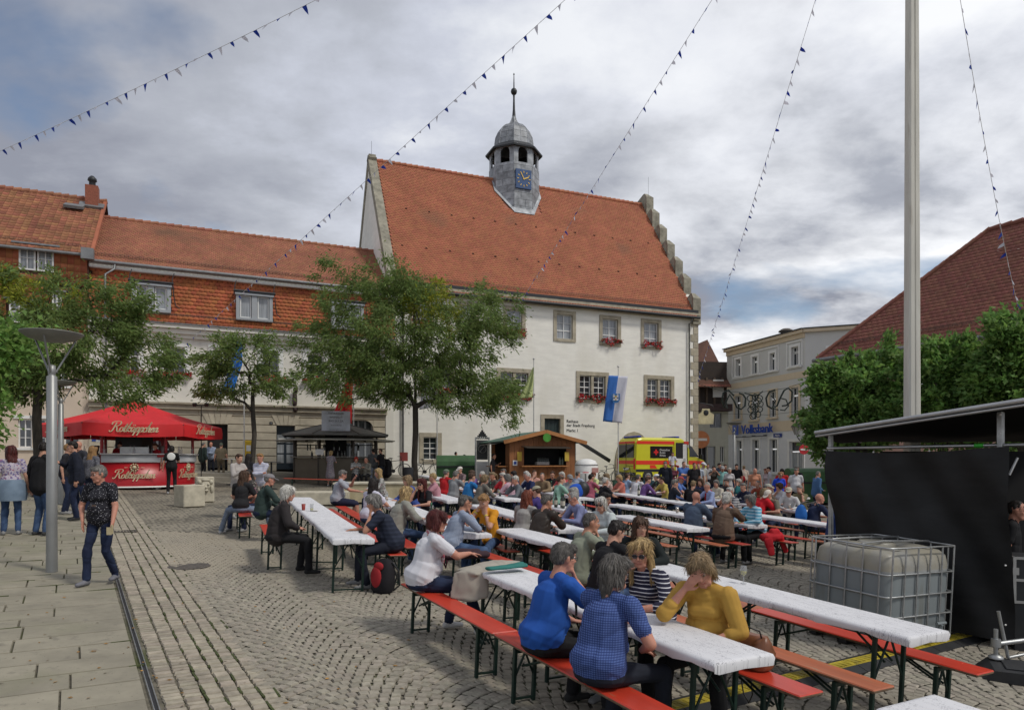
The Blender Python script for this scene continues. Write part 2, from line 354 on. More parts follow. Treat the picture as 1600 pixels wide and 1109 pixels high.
single('sett',cx[near_],cy[near_],ang[near_],LX[near_],LY[near_],m_sett1,square,(.16,.16),.016)
stones('setts',cx[rest],cy[rest],ang[rest],LX[rest],LY[rest],m_sett,square,ins=.0085)
n_,l_,b__=nodes_of(m_far_pave);ax,vec=axes(m_far_pave,'Object',(1,1,1),(0,0,-math.atan2(PD[1],PD[0])))
vo=n_.new('ShaderNodeTexVoronoi');vo.feature='F1';vo.inputs['Scale'].default_value=10.2;vo.inputs['Randomness'].default_value=.55;l_(vec,vo.inputs['Vector'])
r_=n_.new('ShaderNodeMapRange');r_.inputs['From Min'].default_value=.42;r_.inputs['From Max'].default_value=.62;l_(vo.outputs['Distance'],r_.inputs[0]);over(m_far_pave,r_.outputs[0],(.10,.09,.07))
b=MB()
def gp(x,y,h=0.0):return(x,y,g(x,y)+h)
fy=[14.5,20,28,34,46,60,74]
for i in range(len(fy)-1):
 for x0,x1 in((-12,-4),(-4,8),(8,20),(20,44)):
  yA,yB=fy[i],fy[i+1]
  f0=lambda y:D0[0]+UD[0]/UD[1]*(y-D0[1])+.95
  xa=max(x0,f0(yA))if x0>-12 else f0(yA);xb=max(x0,f0(yB))if x0>-12 else f0(yB)
  b.add([gp(xa,yA,-.004),gp(max(x1,xa),yA,-.004),gp(max(x1,xb),yB,-.004),gp(xb,yB,-.004)],[(0,1,2,3)])
b.build('distant_setts',m_far_pave,square,kind='stuff')
# --- bands of larger setts beside the drain
A_,B_=[],[];LXb,LYb=[],[]
bw=[.15,.15,.14,.13,.13,.12];b0=.03
for k,wd in enumerate(bw):
 a=-2.0
 while a<24:
  ln=random.uniform(.10,.14)if k>1 else random.uniform(.075,.105)
  A_.append(a+ln/2);B_.append(b0+wd/2);LXb.append(wd-.011);LYb.append(ln-.016);a+=ln
 b0+=wd
A_,B_,LXb,LYb=map(np.array,(A_,B_,LXb,LYb));cx=D0[0]+UD[0]*A_+PD[0]*B_;cy=D0[1]+UD[1]*A_+PD[1]*B_
ok=vis(cx,np.maximum(cy,.1))&(cy>4.2);cx,cy,LXb,LYb=cx[ok],cy[ok],LXb[ok],LYb[ok]
ang=np.full(len(cx),math.atan2(PD[1],PD[0]))+rng.uniform(-.04,.04,len(cx));order=np.argsort(cy);near_,rest=order[:300],order[300:]
single('sett',cx[near_],cy[near_],ang[near_],LXb[near_],LYb[near_],m_band1,bands,(.12,.14),.018)
stones('setts',cx[rest],cy[rest],ang[rest],LXb[rest],LYb[rest],m_band,bands,ins=.008)
# --- slab pavement left of the drain
A_,B_,S1,S2=[],[],[],[];a=-3.0
while a<26:
 wd=random.choice([.40,.45,.36,.5]);q=-.05-random.uniform(0,.0)
 q2=-.07
 first=random.uniform(.4,1.2)
 while q2>-19:
  ln=first if first else random.choice([.45,.6,.75,.9,1.1]);first=0
  A_.append(a+wd/2);B_.append(q2-ln/2);S1.append(ln-.012);S2.append(wd-.012);q2-=ln
 a+=wd
A_,B_,S1,S2=map(np.array,(A_,B_,S1,S2));cx=D0[0]+UD[0]*A_+PD[0]*B_;cy=D0[1]+UD[1]*A_+PD[1]*B_
ok=vis(cx,np.maximum(cy,.1),160)&(cy>3.2);cx,cy,S1,S2=cx[ok],cy[ok],S1[ok],S2[ok]
ang=np.full(len(cx),math.atan2(PD[1],PD[0]));order=np.argsort(cy);near_,rest=order[:290],order[290:]
single('paving_slab',cx[near_],cy[near_],ang[near_],S1[near_],S2[near_],m_slab1,walk,(.012,.02),.02,nvar=1,jt=0)
stones('paving_slabs',cx[rest],cy[rest],ang[rest],S1[rest],S2[rest],m_slab,walk,ins=.006,jit=.0)
b=MB();far=[(-22,22),(-12.9,22),(-20.5,34),(-30,34)]
b.add([gp(-34,14,-.006),gp(-10.5,18,-.02),gp(-21,34,-.006),gp(-45,34,-.006)],[(0,1,2,3)]);b.build('distant_slabs',m_slab,walk,kind='stuff')
m_moss=mat('moss',(.06,.075,.02),1,var=.3,vs=30)
b=MB()
for q in range(300):
 a=random.uniform(-1.5,12)
 if q<170:k=random.choice([2,3,4,5,6]);bb=.03+sum(bw[:k])+random.uniform(-.008,.008);ln=random.uniform(.05,.25);dims=(.018,ln)
 else:bb=random.uniform(-4.5,-.1);dims=(random.uniform(.08,.4),random.uniform(.012,.03))
 if q>=170:
  i=random.choice(list(near_));rel=np.array([cx[i],cy[i]])-D0;a=rel@UD+S2[i]/2+.006;bb=rel@PD+random.uniform(-.5,.5)*S1[i]
 x,y=dr(a,bb)
 if y<3.5:continue
 b.box((x,y,g(x,y)-.003),(dims[0],dims[1],.012),rz=math.atan2(PD[1],PD[0])+random.uniform(-.05,.05))
b.build('moss',m_moss,kind='stuff')
m_steel=mat('galvanised_steel',(.42,.43,.43),.45,.8,var=.15,vs=8);m_dk=mat('dark_metal',(.03,.032,.035),.5,.3,var=.1)
dro=empty('drainage_channel',label='narrow steel slot drain running along the edge of the slab paving',cat='drain')
b=MB();
for sgn in(-1,1):
 x0,y0=dr(-1.8,-.022+sgn*.018);x1,y1=dr(26,-.022+sgn*.018)
 b.tube((x0,y0,g(x0,y0)-.002),(x1,y1,g(x1,y1)-.004),.005,n=4)
b.build('channel_rim',m_steel,dro)
b=MB();pts=[dr(-1.8,-.036),dr(-1.8,-.008),dr(26,-.008),dr(26,-.036)];b.add([gp(x,y,-.012)for x,y in pts],[(0,1,2,3)]);b.build('slot',m_dk,dro)
for(px,py,r_,lb)in((295,884,.30,'round iron manhole cover in the setts left of the clothed tables'),):
 X,Y=at(px,py);b=MB();b.lathe([(0,.004),(r_*.55,.004),(r_*.6,.0),(r_*.65,.004),(r_,.004),(r_+.02,-.01)],n=28,smooth=False)
 b.build('manhole_cover',mat('cast_iron',(.12,.105,.09),.75,.2,var=.3,vs=20,bump=.003),None,lb,'manhole cover',loc=(X,Y,g(X,Y)+.004))
X,Y=at(196,830);dg=empty('drain_grate',gp(X,Y,.003),math.atan2(PD[1],PD[0]),'small square iron drain grate in the light setts by the walking woman','drain grate')
b=MB();
for i in range(7):b.box((-.18+.06*i,0,.004),(.035,.36,.012))
b.box((0,.19,.004),(.42,.03,.013));b.box((0,-.19,.004),(.42,.03,.013));b.build('bars',MC['cast_iron'],dg)
ml=mat('fallen_leaf',(.30,.16,.04),.8,var=.4,island=.4);b=MB()
for q in range(160):
 px,py=random.uniform(0,640),random.uniform(800,1109);X,Y=at(px,py);s=random.uniform(.012,.028);t=random.uniform(0,6)
 c_,s_=math.cos(t)*s,math.sin(t)*s
 b.add([(X-c_,Y-s_,g(X,Y)+.006),(X+s_*.5,Y-c_*.5,g(X,Y)+.012),(X+c_,Y+s_,g(X,Y)+.008),(X-s_*.5,Y+c_*.5,g(X,Y)+.005)],[(0,1,2,3)])
b.build('fallen_leaves',ml,kind='stuff')
# ------------------------------------------------------------------ s
m_wall=mat('white_lime_plaster',(.82,.80,.735),.92,var=.05,vs=1.1,bump=.010,bs=7,stretch=(1,1,3.2))
over(m_wall,noise_fac(m_wall,.7,.50,.85,(1,1,.35)),(.68,.65,.57))
over(m_wall,noise_fac(m_wall,7,.64,.78,(1,1,5)),(.69,.67,.61))
m_wall2=mat('cream_plaster',(.74,.72,.65),.92,var=.05,vs=.8,bump=.003,bs=30)
over(m_wall2,noise_fac(m_wall2,1.2,.58,.85,(2.5,2.5,.3)),(.56,.53,.46))
m_sand=mat('sandstone',(.40,.355,.27),.9,var=.16,vs=2.4,bump=.004,bs=30,obj_rand=.06)
over(m_sand,noise_fac(m_sand,1.6,.56,.8,(1,1,.6)),(.28,.25,.19))
m_sand_w=mat('weathered_sandstone',(.30,.28,.22),.95,var=.25,vs=2.5,bump=.01,bs=14)
m_rust=mat('ashlar_block',(.47,.42,.325),.9,var=.12,vs=1.6,bump=.003,bs=30,obj_rand=.05)
m_tile=mat('clay_tile',(.42,.148,.078),.85,var=.10,vs=.9,island=.09,hue=.007,bump=.002,bs=50)
over(m_tile,noise_fac(m_tile,.45,.60,.80),(.25,.12,.07))
m_tile2=mat('brown_clay_tile',(.34,.135,.078),.85,var=.12,vs=.9,island=.10,hue=.009)
over(m_tile2,noise_fac(m_tile2,.5,.56,.8),(.20,.10,.06))
m_tile3=mat('orange_clay_tile',(.44,.13,.05),.8,var=.12,vs=1.2,island=.16,hue=.010)
m_tile4=mat('dark_red_tile',(.225,.085,.06),.85,var=.10,vs=.9,island=.10,hue=.01)
m_under=mat('roof_underlay',(.10,.045,.03),.95)
m_lead=mat('lead_sheet',(.30,.315,.335),.55,.3,var=.25,vs=2.6,obj_rand=.28,bump=.003,bs=12)
m_gut=mat('zinc_gutter',(.22,.225,.23),.5,.5,var=.15)
m_white=mat('white_paint',(.74,.74,.72),.5,var=.03)
m_greyp=mat('grey_paint',(.33,.35,.37),.5,var=.04)
m_glass=mat('window_glass',(.035,.042,.05),.06,0,var=.2,vs=.8,spec=.9)
m_glass2=mat('curtained_glass',(.30,.32,.34),.12,0,var=.25,vs=1.5,spec=.8,stretch=(8,8,.6))
m_dark=mat('dark_interior',(.012,.012,.014),.8)
m_leafd=mat('geranium_leaf',(.035,.075,.02),.8,island=.4)
m_red_f=mat('geranium_flower',(.62,.02,.035),.7,island=.35)
class Bld:
 """facade frame: x along the wall, y into the building, z up; origin on the wall line"""
 def __init__(s,X1,Y1,ang,zg,**kw):
  s.X,s.Y,s.c,s.s,s.zg=X1,Y1,math.cos(ang),math.sin(ang),zg
  s.root=empty(kw.pop('name'),(X1,Y1,zg),ang,**kw)
 def L(s,px,y=0.0):
  k=(px-800)/F;X,Y=s.X-s.s*y,s.Y+s.c*y
  return(k*Y-X)/(s.c-k*s.s)
 def Z(s,px,py,y=0.0):
  l=s.L(px,y);Y=s.Y+s.c*y+s.s*l;return CZ+(HZ-py)/F*Y-s.zg
 def rect(s,x0,x1,y0,y1,y=0.0):return s.L(x0,y),s.L(x1,y),s.Z(x0,y1,y),s.Z(x0,y0,y)
def wall_holes(name,m,parent,L0,L1,z0,z1,holes,y=0.0,depth=.25,th=.4):
 xs=sorted(set([L0,L1]+[v for h in holes for v in(max(L0,h[0]),min(L1,h[1]))]));zs=sorted(set([z0,z1]+[v for h in holes for v in(max(z0,h[2]),min(z1,h[3]))]))
 b=MB()
 for i in range(len(xs)-1):
  for j in range(len(zs)-1):
   mx_,mz_=(xs[i]+xs[i+1])/2,(zs[j]+zs[j+1])/2
   if any(h[0]<mx_<h[1]and h[2]<mz_<h[3]for h in holes):continue
   b.add([(xs[i],y,zs[j]),(xs[i+1],y,zs[j]),(xs[i+1],y,zs[j+1]),(xs[i],y,zs[j+1])],[(0,1,2,3)])
 for a0,a1,c0,c1 in holes:
  b.add([(a0,y,c0),(a1,y,c0),(a1,y,c1),(a0,y,c1),(a0,y+depth,c0),(a1,y+depth,c0),(a1,y+depth,c1),(a0,y+depth,c1)],[(0,1,5,4),(1,2,6,5),(2,3,7,6),(3,0,4,7)])
 return b.build(name,m,parent)
def sash(parent,L0,L1,z0,z1,y,cols=2,rows=3,frame=.06,bar=.025,m=None,glass=None,name='window',mull=None):
 """a window: frame mesh with panes as sub-parts"""
 m=m or m_white;b=MB();w_,h_=L1-L0,z1-z0;cxx=(L0+L1)/2;cz=(z0+z1)/2
 b.box((L0+frame/2,y,cz),(frame,.06,h_));b.box((L1-frame/2,y,cz),(frame,.06,h_))
 b.box((cxx,y,z0+frame/2),(w_-2*frame,.06,frame));b.box((cxx,y,z1-frame/2),(w_-2*frame,.06,frame))
 iw=w_-2*frame;ih=h_-2*frame
 for i in range(1,cols):b.box((L0+frame+iw*i/cols,y+.003,cz),((bar*1.8 if(cols%2==0 and i==cols//2)else bar),.05,ih))
 for j in range(1,rows):b.box((cxx,y+.008,z0+frame+ih*j/rows),(iw,.04,bar if j!=mull else bar*2.4))
 win=b.build(name,m,parent)
 b=MB();b.box((cxx,y+.03,cz),(iw,.008,ih));b.build('pane',glass or m_glass,win);return win
def stone_frame(parent,L0,L1,z0,z1,fw,y=0.0,proud=.05,mull=0.0,m=None,sill=True):
 b=MB();m=m or m_sand;cz=(z0+z1)/2
 b.box((L0+fw/2,y-proud/2+.1,cz),(fw,proud+.2,z1-z0));b.box((L1-fw/2,y-proud/2+.1,cz),(fw,proud+.2,z1-z0))
 b.box(((L0+L1)/2,y-proud/2+.1,z1-fw/2),(L1-L0-2*fw,proud+.2,fw));b.box(((L0+L1)/2,y-proud/2+.1,z0+fw*.4),(L1-L0-2*fw,proud+.24,fw*.8))
 if mull:b.box(((L0+L1)/2,y+.06,cz),(mull,.14,z1-z0-2*fw))
 return b.build('window_frame',m,parent)
def flowers(parent,L0,L1,z,y,drop=.35,dens=70,seed=0):
 rr=random.Random(seed);b=MB();f=MB();w_=L1-L0
 for i in range(int(dens*w_*4)):
  x=rr.uniform(L0,L1);t=rr.random();zz=z+rr.uniform(-drop,.16)*(.6+.4*math.sin(x*5+seed));yy=y-rr.uniform(.02,.28);s=rr.uniform(.035,.08)
  q=[Vector((rr.uniform(-s,s),rr.uniform(-s,s),rr.uniform(-s,s)))for _ in range(4)];(b if t<.42 else f).add([Vector((x,yy,zz))+v_ for v_ in q],[(0,1,2),(0,2,3),(0,1,3)])
 o=b.build('flower_box',m_leafd,parent,kind='stuff');f.build('flowers',m_red_f,o,kind='stuff');return o
def tiles(name,O,U,Vv,wid,ln,tw,th,m,parent,clip=None,rows_off=.5,lift=.022,rag=.004,tail=True):
 """beaver-tail tiles: O lower left corner, U along eave, Vv up the slope (unit vectors)"""
 U=np.array(U,float);Vv=np.array(Vv,float);Nn=np.cross(U,Vv);Nn/=np.linalg.norm(Nn);O=np.array(O,float)
 nr=int(ln/th)+1;ncol=int(wid/tw)+2
 if tail:prof=[(0,.30),(.10,.12),(.5,-.02),(.90,.12),(1,.30)]
 else:prof=[(0,0),(.25,.0),(.5,.0),(.75,.0),(1,0)]
 us,vs_,keep=[],[],[]
 J,I=np.meshgrid(np.arange(nr),np.arange(ncol),indexing='ij');u0=(I-(J%2)*rows_off)*tw;v0=J*th
 u0,v0=u0.ravel(),v0.ravel();cu,cv=u0+tw/2,v0+th/2
 ok=(cu>0)&(cu<wid)&(cv<ln)
 if clip is not None:ok&=clip(cu,cv)
 u0,v0=u0[ok],v0[ok];n=len(u0);jit=rng.uniform(-rag,rag,n)
 pts=[]
 bump=[0,.0,.0,.0,0]if tail else[0.028,.008,0,.008,.028]
 for k,(a,c)in enumerate(prof):pts.append((u0+a*tw*.97,v0+c*th+jit,lift+bump[k]))
 for a in(1,.5,0):pts.append((u0+a*tw*.97,v0+1.08*th,(.004+(0.028 if(not tail and a!=.5)else 0))))
 for k,(a,c)in enumerate(prof):pts.append((u0+a*tw*.97,v0+c*th+jit,.0))
 P=np.stack([np.broadcast_to(O,(n,3))+np.outer(a,U)+np.outer(c,Vv)+np.outer(np.full(n,h)if np.isscalar(h)else h,Nn)for a,c,h in pts],1).reshape(-1,3)
 top=np.array([[0,1,6,7],[1,2,6,6],[2,3,6,6],[3,4,5,6]])
 quads=np.array([[0,1,6,7],[3,4,5,6],[8,9,1,0],[9,10,2,1],[10,11,3,2],[11,12,4,3]])
 tris=np.array([[1,2,6],[2,3,6]])
 fq=(quads[None]+13*np.arange(n)[:,None,None]).reshape(-1,4);ft=(tris[None]+13*np.arange(n)[:,None,None]).reshape(-1,3)
 me=bpy.data.meshes.new(name);me.vertices.add(len(P));me.vertices.foreach_set('co',P.astype(np.float32).ravel())
 idx=np.concatenate([fq.ravel(),ft.ravel()]).astype(np.int32);me.loops.add(len(idx));me.loops.foreach_set('vertex_index',idx)
 ls=np.concatenate([np.arange(len(fq))*4,len(fq)*4+np.arange(len(ft))*3]).astype(np.int32);me.polygons.add(len(ls));me.polygons.foreach_set('loop_start',ls)
 me.materials.append(m);me.update();me.validate();return obj(name,me,parent,kind='stuff')
def snow_guard(parent,O,U,Vv,wid,h=.2,m=None):
 U=Vector(U);Vv=Vector(Vv);O=Vector(O);Nn=U.cross(Vv).normalized();b=MB()
 for k in(.06,.13,.20):b.tube(O+Nn*k,O+U*wid+Nn*k,.009,n=4)
 x=0
 while x<wid:b.tube(O+U*x,O+U*x+Nn*.22,.007,n=3,caps=False);x+=.16
 b.build('snow_guard',m or mat('snow_guard_metal',(.13,.105,.09),.7,.3),parent)
# ------------------------------------------------------------------ t
TA=math.atan2(.381,.925);MA=math.atan2(.413,.911)
b=MB();e0=np.array([-38.0,19.6]);
def fac_line(t):
 if t<37:p=np.array([-38.9,19.6])+np.array([.911,.413])*t;n=np.array([-.413,.911])
 else:p=np.array([-38.9,19.6])+np.array([.911,.413])*37+np.array([.925,.381])*(t-37);n=np.array([-.381,.925])
 return p,n
m_terr=mat('terrace_paving',(.30,.275,.225),.85,var=.14,vs=1.3,bump=.003,bs=30)
ts=list(np.linspace(0,37,9))+list(np.linspace(39,58,5))
for(w0,w1,h0)in((0,.42,.15),(.42,6.0,.30)):
 vs_=[];
 for t in ts:
  p,n=fac_line(t)
  for q,hh in((w0,h0-.16),(w0,h0),(w1,h0)):a=p+n*q;vs_.append((a[0],a[1],g(*a)+hh))
 b.add(vs_,[(i*3,i*3+3,i*3+4,i*3+1)for i in range(len(ts)-1)]+[(i*3+1,i*3+4,i*3+5,i*3+2)for i in range(len(ts)-1)])
b.build('terrace',m_terr,None,kind='structure')
# ------------------------------------------------------------------ t
T=Bld(-6.53,38.0,TA,1.35,name='town_hall',label='white plastered town hall with steep red tiled roof, stepped gable and clock turret',cat='town hall')
TL,TD,EZ,RZ,HW=20.5,12.0,12.08-1.35,21.08-1.35,6.0
up=[(786.4,820.9,477,525.5),(864.7,899.4,484,532.6),(936.4,969.9,491.6,539.6),(1001.3,1033,497.4,544.3)]
upx=[(640,676,464,512),(712,747,470,519)]
lo=[(776,831,574,624),(900,951,579.4,628),(1006,1053,585.3,633.3)];lox=[(655,712,566,617)]
holes=[];specs=[]
for r_ in up+upx:q=T.rect(*r_);specs.append(('s',q))
for r_ in lo+lox:q=T.rect(*r_);specs.append(('d',q))
specs.append(('g',T.rect(655,690,675.6,723)));dq=T.rect(844.8,880.6,647,706);specs.append(('door',dq))
for kd,q in specs:holes.append((q[0]+.05,q[1]-.05,q[2]+.05,q[3]-.05))
arch=T.rect(961,1018,673.6,742)
wall_holes('facade_wall',m_wall,T.root,0,TL,-1.6,EZ,holes)
boxes={}
for i,(kd,q)in enumerate(specs):
 L0,L1,z0,z1=q;fw=.24 if kd!='s' else .22
 if kd=='door':
  stone_frame(T.root,L0,L1,z0,z1,.24);b=MB();b.box(((L0+L1)/2,.2,(z0+z1)/2),(L1-L0-.4,.08,z1-z0-.2));
  for kx in(-.25,0,.25):b.box(((L0+L1)/2+kx,.15,(z0+z1)/2),(.02,.02,z1-z0-.3))
  b.build('door',mat('dark_green_door',(.018,.035,.035),.5),T.root);continue
 stone_frame(T.root,L0,L1,z0,z1,fw,mull=.17 if kd=='d' else 0)
 if kd=='d':
  c=(L0+L1)/2;
  for a0,a1 in((L0+fw,c-.085),(c+.085,L1-fw)):sash(T.root,a0+.02,a1-.02,z0+fw,z1-fw,.16,2,4,.05,mull=2)
 else:sash(T.root,L0+fw,L1-fw,z0+fw*.8,z1-fw,.16,2,3 if kd=='s' else 4,.05,glass=m_glass2 if kd=='s' else m_glass,mull=1 if kd=='s' else 2)
 b=MB();b.box(((L0+L1)/2,-.12,z0+.22),(L1-L0+.28,.02,.02));
 if kd in 'sd' and i!=1:
  flowers(T.root,L0+.10,L1-.02 if kd=='s' else L1+.05,z0+.36,-.05,.42,62,i)
  b.build('flower_rail',m_dk,T.root)
def pointed(w_,h_,spring,n=8):
 pts=[(-w_/2,0)];
 for i in range(n+1):t=i/n;a=math.pi/2*t*.93;pts.append((-w_/2+w_*.5*(1-math.cos(a)),spring+(h_-spring)*math.sin(a)))
 half=pts[:];half[-1]=(0,h_);return half+[(-x,z)for x,z in reversed(half[:-1])]
ac=(arch[0]+arch[1])/2;aw=arch[1]-arch[0];ah=arch[3]+1.0
b=MB();po=pointed(aw,ah,ah*.45);pi_=pointed(aw-.62,ah-.35,ah*.45)
vs_=[(ac+x,-.08,z-1.0)for x,z in po]+[(ac+x,-.08,z-1.0)for x,z in pi_]+[(ac+x,.0,z-1.0)for x,z in po]+[(ac+x,.05,z-1.0)for x,z in pi_]
n=len(po);b.add(vs_,[(i,i+1,n+i+1,n+i)for i in range(n-1)]+[(2*n+i,2*n+i+1,i+1,i)for i in range(n-1)]+[(n+i,n+i+1,3*n+i+1,3*n+i)for i in range(n-1)])
b.build('portal_surround',m_sand,T.root)
b=MB();b.prism([(ac+x,z-1.0)for x,z in pi_],-.030,-.005);
gate=b.build('gate',mat('dark_gate_wood',(.02,.016,.013),.6),T.root);b=MB()
for i in range(6):b.box((ac-aw*.32+i*aw*.13,-.045,ah*.3-.4),(.05,.02,ah*.66));
for j in range(7):b.box((ac,-.05,-.6+j*.36),(aw*.7,.02,.045))
b.build('gate_lattice',mat('brown_wood',(.12,.06,.03),.6),gate)
def gable(x0,x1,name,m,extra=.0,zb=-1.6):
 b=MB();poly=[(0.002,zb),(TD-.002,zb),(TD-.002,EZ),(HW,RZ+extra),(0.002,EZ)];n=5
 vs_=[(x0,y,z)for y,z in poly]+[(x1,y,z)for y,z in poly]
 b.add(vs_,[(4,3,2,1,0),(5,6,7,8,9)]+[(i,(i+1)%n,n+(i+1)%n,n+i)for i in range(n)]);return b.build(name,m,T.root)
gable(-.30,.0,'gable_wall',m_wall,.02);gable(TL-.42,TL+.0,'gable_wall',m_wall2,0)
b=MB()
for sgn in(1,-1):
 y0,z0_,y1,z1_=(-.45,EZ-.55,HW,RZ+.38)if sgn>0 else(TD+.4,EZ-.5,HW,RZ+.38)
 d=Vector((0,y1-y0,z1_-z0_));nrm=Vector((0,-d.z,d.y)).normalized()*(1 if sgn>0 else-1)
 vs_=[]
 for x in(-.36,.16):
  for q in(Vector((x,y0,z0_)),Vector((x,y1,z1_))):
   for k_ in(0,-.42):vs_.append(q+nrm*k_)
 b.add(vs_,[(0,2,3,1),(4,5,7,6),(0,4,6,2),(1,3,7,5),(0,1,5,4),(2,6,7,3)])
b.box((-.1,HW,RZ+.24),(.44,.42,.30));b.build('gable_coping',m_sand_w,T.root)
sr=(RZ-EZ)/HW
for k in range(7):
 for sgn in((1,)if k==0 else(1,-1)):
  yc=HW-sgn*k*.93 if k else HW;half=.47 if k else .62;zt=RZ+.95-k*.93*sr*1.02;zb=zt-2.2
  if k==6:yc=.32 if sgn>0 else TD-.32;zb=EZ-.9;zt=EZ+1.25
  b=MB();p=[(yc-half,zb),(yc+half,zb),(yc+half,zt-.42),(yc+half*.15,zt),(yc-half*.15,zt),(yc-half,zt-.42)]
  vs_=[(TL-.48,y,z)for y,z in p]+[(TL+.14,y,z)for y,z in p]
  vs_[3]=(TL-.30,vs_[3][1],vs_[3][2]);vs_[4]=(TL-.30,vs_[4][1],vs_[4][2]);vs_[9]=(TL-.04,vs_[9][1],vs_[9][2]);vs_[10]=(TL-.04,vs_[10][1],vs_[10][2])
  b.add(vs_,[(5,4,3,2,1,0),(6,7,8,9,10,11)]+[(i,(i+1)%6,6+(i+1)%6,6+i)for i in range(6)]);b.build('gable_step',m_sand_w,T.root)
ov=.38;su=math.hypot(HW+ov,RZ-EZ+ov*sr);Vv=(0,(HW+ov)/su,(RZ-EZ+ov*sr)/su);zo=EZ-ov*sr+.12
b=MB();b.add([(.15,-ov,zo-.06),(TL-.4,-ov,zo-.06),(TL-.4,HW,RZ+.06),(.15,HW,RZ+.06),(.15,TD+ov,zo-.06),(TL-.4,TD+ov,zo-.06)],[(0,1,2,3),(3,2,5,4)])
b.build('roof',m_tile2,T.root)
tx=T.L(803,HW)
def clipT(u,v):
 x=u+.16;y=-ov+v*Vv[1];return~((np.abs(x-tx)<1.35)&(y>HW-1.62))
tiles('roof_tiles',(.16,-ov,zo),(1,0,0),Vv,TL-.58,su,.185,.165,m_tile,T.root,clip=clipT)
snow_guard(T.root,(.3,-ov+.45,zo+.45*sr),(1,0,0),Vv,TL-1.0)
b=MB();x=.2
while x<TL-.6:
 if abs(x+.2-tx)>1.5:b.tube((x,HW,RZ+.10),(x+.40,HW,RZ+.14),.13,.15,n=8)
 elif b.v:b.build('ridge_tiles',m_tile,T.root);b=MB()
 x+=.38
b.build('ridge_tiles',m_tile,T.root)
b=MB()
for(fr,n_,o_)in((.30,13,.8),(.60,13,1.5)):
 for i in range(n_):
  x=o_+i*1.45
  if x<TL-1:
   c=Vector((x,-ov+Vv[1]*su*fr,zo+Vv[2]*su*fr+.05));b.add([c+Vector((-.08,0,0)),c+Vector((.08,0,0)),c+Vector((.05,-.03,.045)),c+Vector((-.05,-.03,.045)),c+Vector((0,.1,.14))],[(0,1,2,3),(3,2,4),(0,3,4),(1,4,2)])
b.build('roof_vents',m_under,T.root,kind='stuff')
b=MB();b.tube((-.1,-ov-.10,zo-.10),(TL-.2,-ov-.10,zo-.10),.09,n=10);b.build('gutter',m_dk,T.root)
b=MB();b.box((TL/2,-.12,EZ-.50),(TL,.24,.26));b.box((TL/2,-.17,EZ-.30),(TL,.34,.16));b.build('eaves_cornice',m_sand,T.root)
b=MB();b.box((TL/2,-.12,EZ-.10),(TL-.3,.3,.2));b.build('eaves_board',m_dk,T.root)
for x in(T.L(1076.5,-.1),T.L(629.5,-.1)):
 b=MB();b.path([(x,-ov-.08,zo-.15),(x,-.34,zo-.45),(x,-.13,EZ-.9),(x,-.13,-1.2)],.055,8);dp=b.build('downpipe',m_gut,T.root)
 b=MB()
 for z in(8.5,5.6,2.8):b.tube((x,-.13,z-.03),(x,-.13,z+.03),.07,n=8)
 b.build('pipe_clamp',m_gut,dp)
z=-1.2;k=0
while z<EZ-.6:
 h_=random.choice([.42,.5,.46]);l_=.62 if k%2 else .40;b=MB();b.box((TL+.035-l_/2,.17,z+h_/2),(l_,.42,h_-.02),bev=.015);b.build('quoin',m_sand,T.root);z+=h_;k+=1
b=MB();b.box((TL/2,TD-.1,5),(TL-.1,.2,EZ+3.2-.0));b.build('back_wall',m_wall2,T.root)
b=MB();p0=(T.L(905,-1.2),-1.2,T.Z(905,690,-1.2));p1=(T.L(953,-1.2),-1.2,T.Z(953,720,-1.2))
b.path([p0,p1],.05,6);b.box(((p0[0]+p1[0])/2,-1.2,(p0[2]+p1[2])/2),(math.hypot(p1[0]-p0[0],p1[2]-p0[2]),.06,.22),rot=Euler((0,math.atan2(p0[2]-p1[2],p1[0]-p0[0]),0)))
b.build('stair_handrail',m_dk,T.root)
b=MB();x0=dq[0]-.4
for i in range(9):b.box((dq[1]+.2+i*.30,-.62,dq[2]-.55-i*.17-.8),(.31,1.2,1.7))
b.box(((dq[0]+dq[1])/2,-.62,dq[2]-.1-1.1),(1.9,1.2,2.2));b.build('stair',m_sand,T.root)
tz=T.Z(886,658);tx0=T.L(885)
for s_,dz in(('Rathaus',.0),('der Stadt Freyburg',-.24),('Markt 1',-.56)):text(s_,.26,m_dk,T.root,(tx0,-.015,tz+dz),(R(90),0,0),align='LEFT')
b=MB();b.tube((-.12,HW,RZ+.3),(-.12,HW,RZ+1.3),.009,n=5);b.tube((TL-.3,HW-.6,RZ+.1),(TL-.3,HW-.6,RZ+2.0),.009,n=5);b.build('lightning_rod',m_dk,T.root)
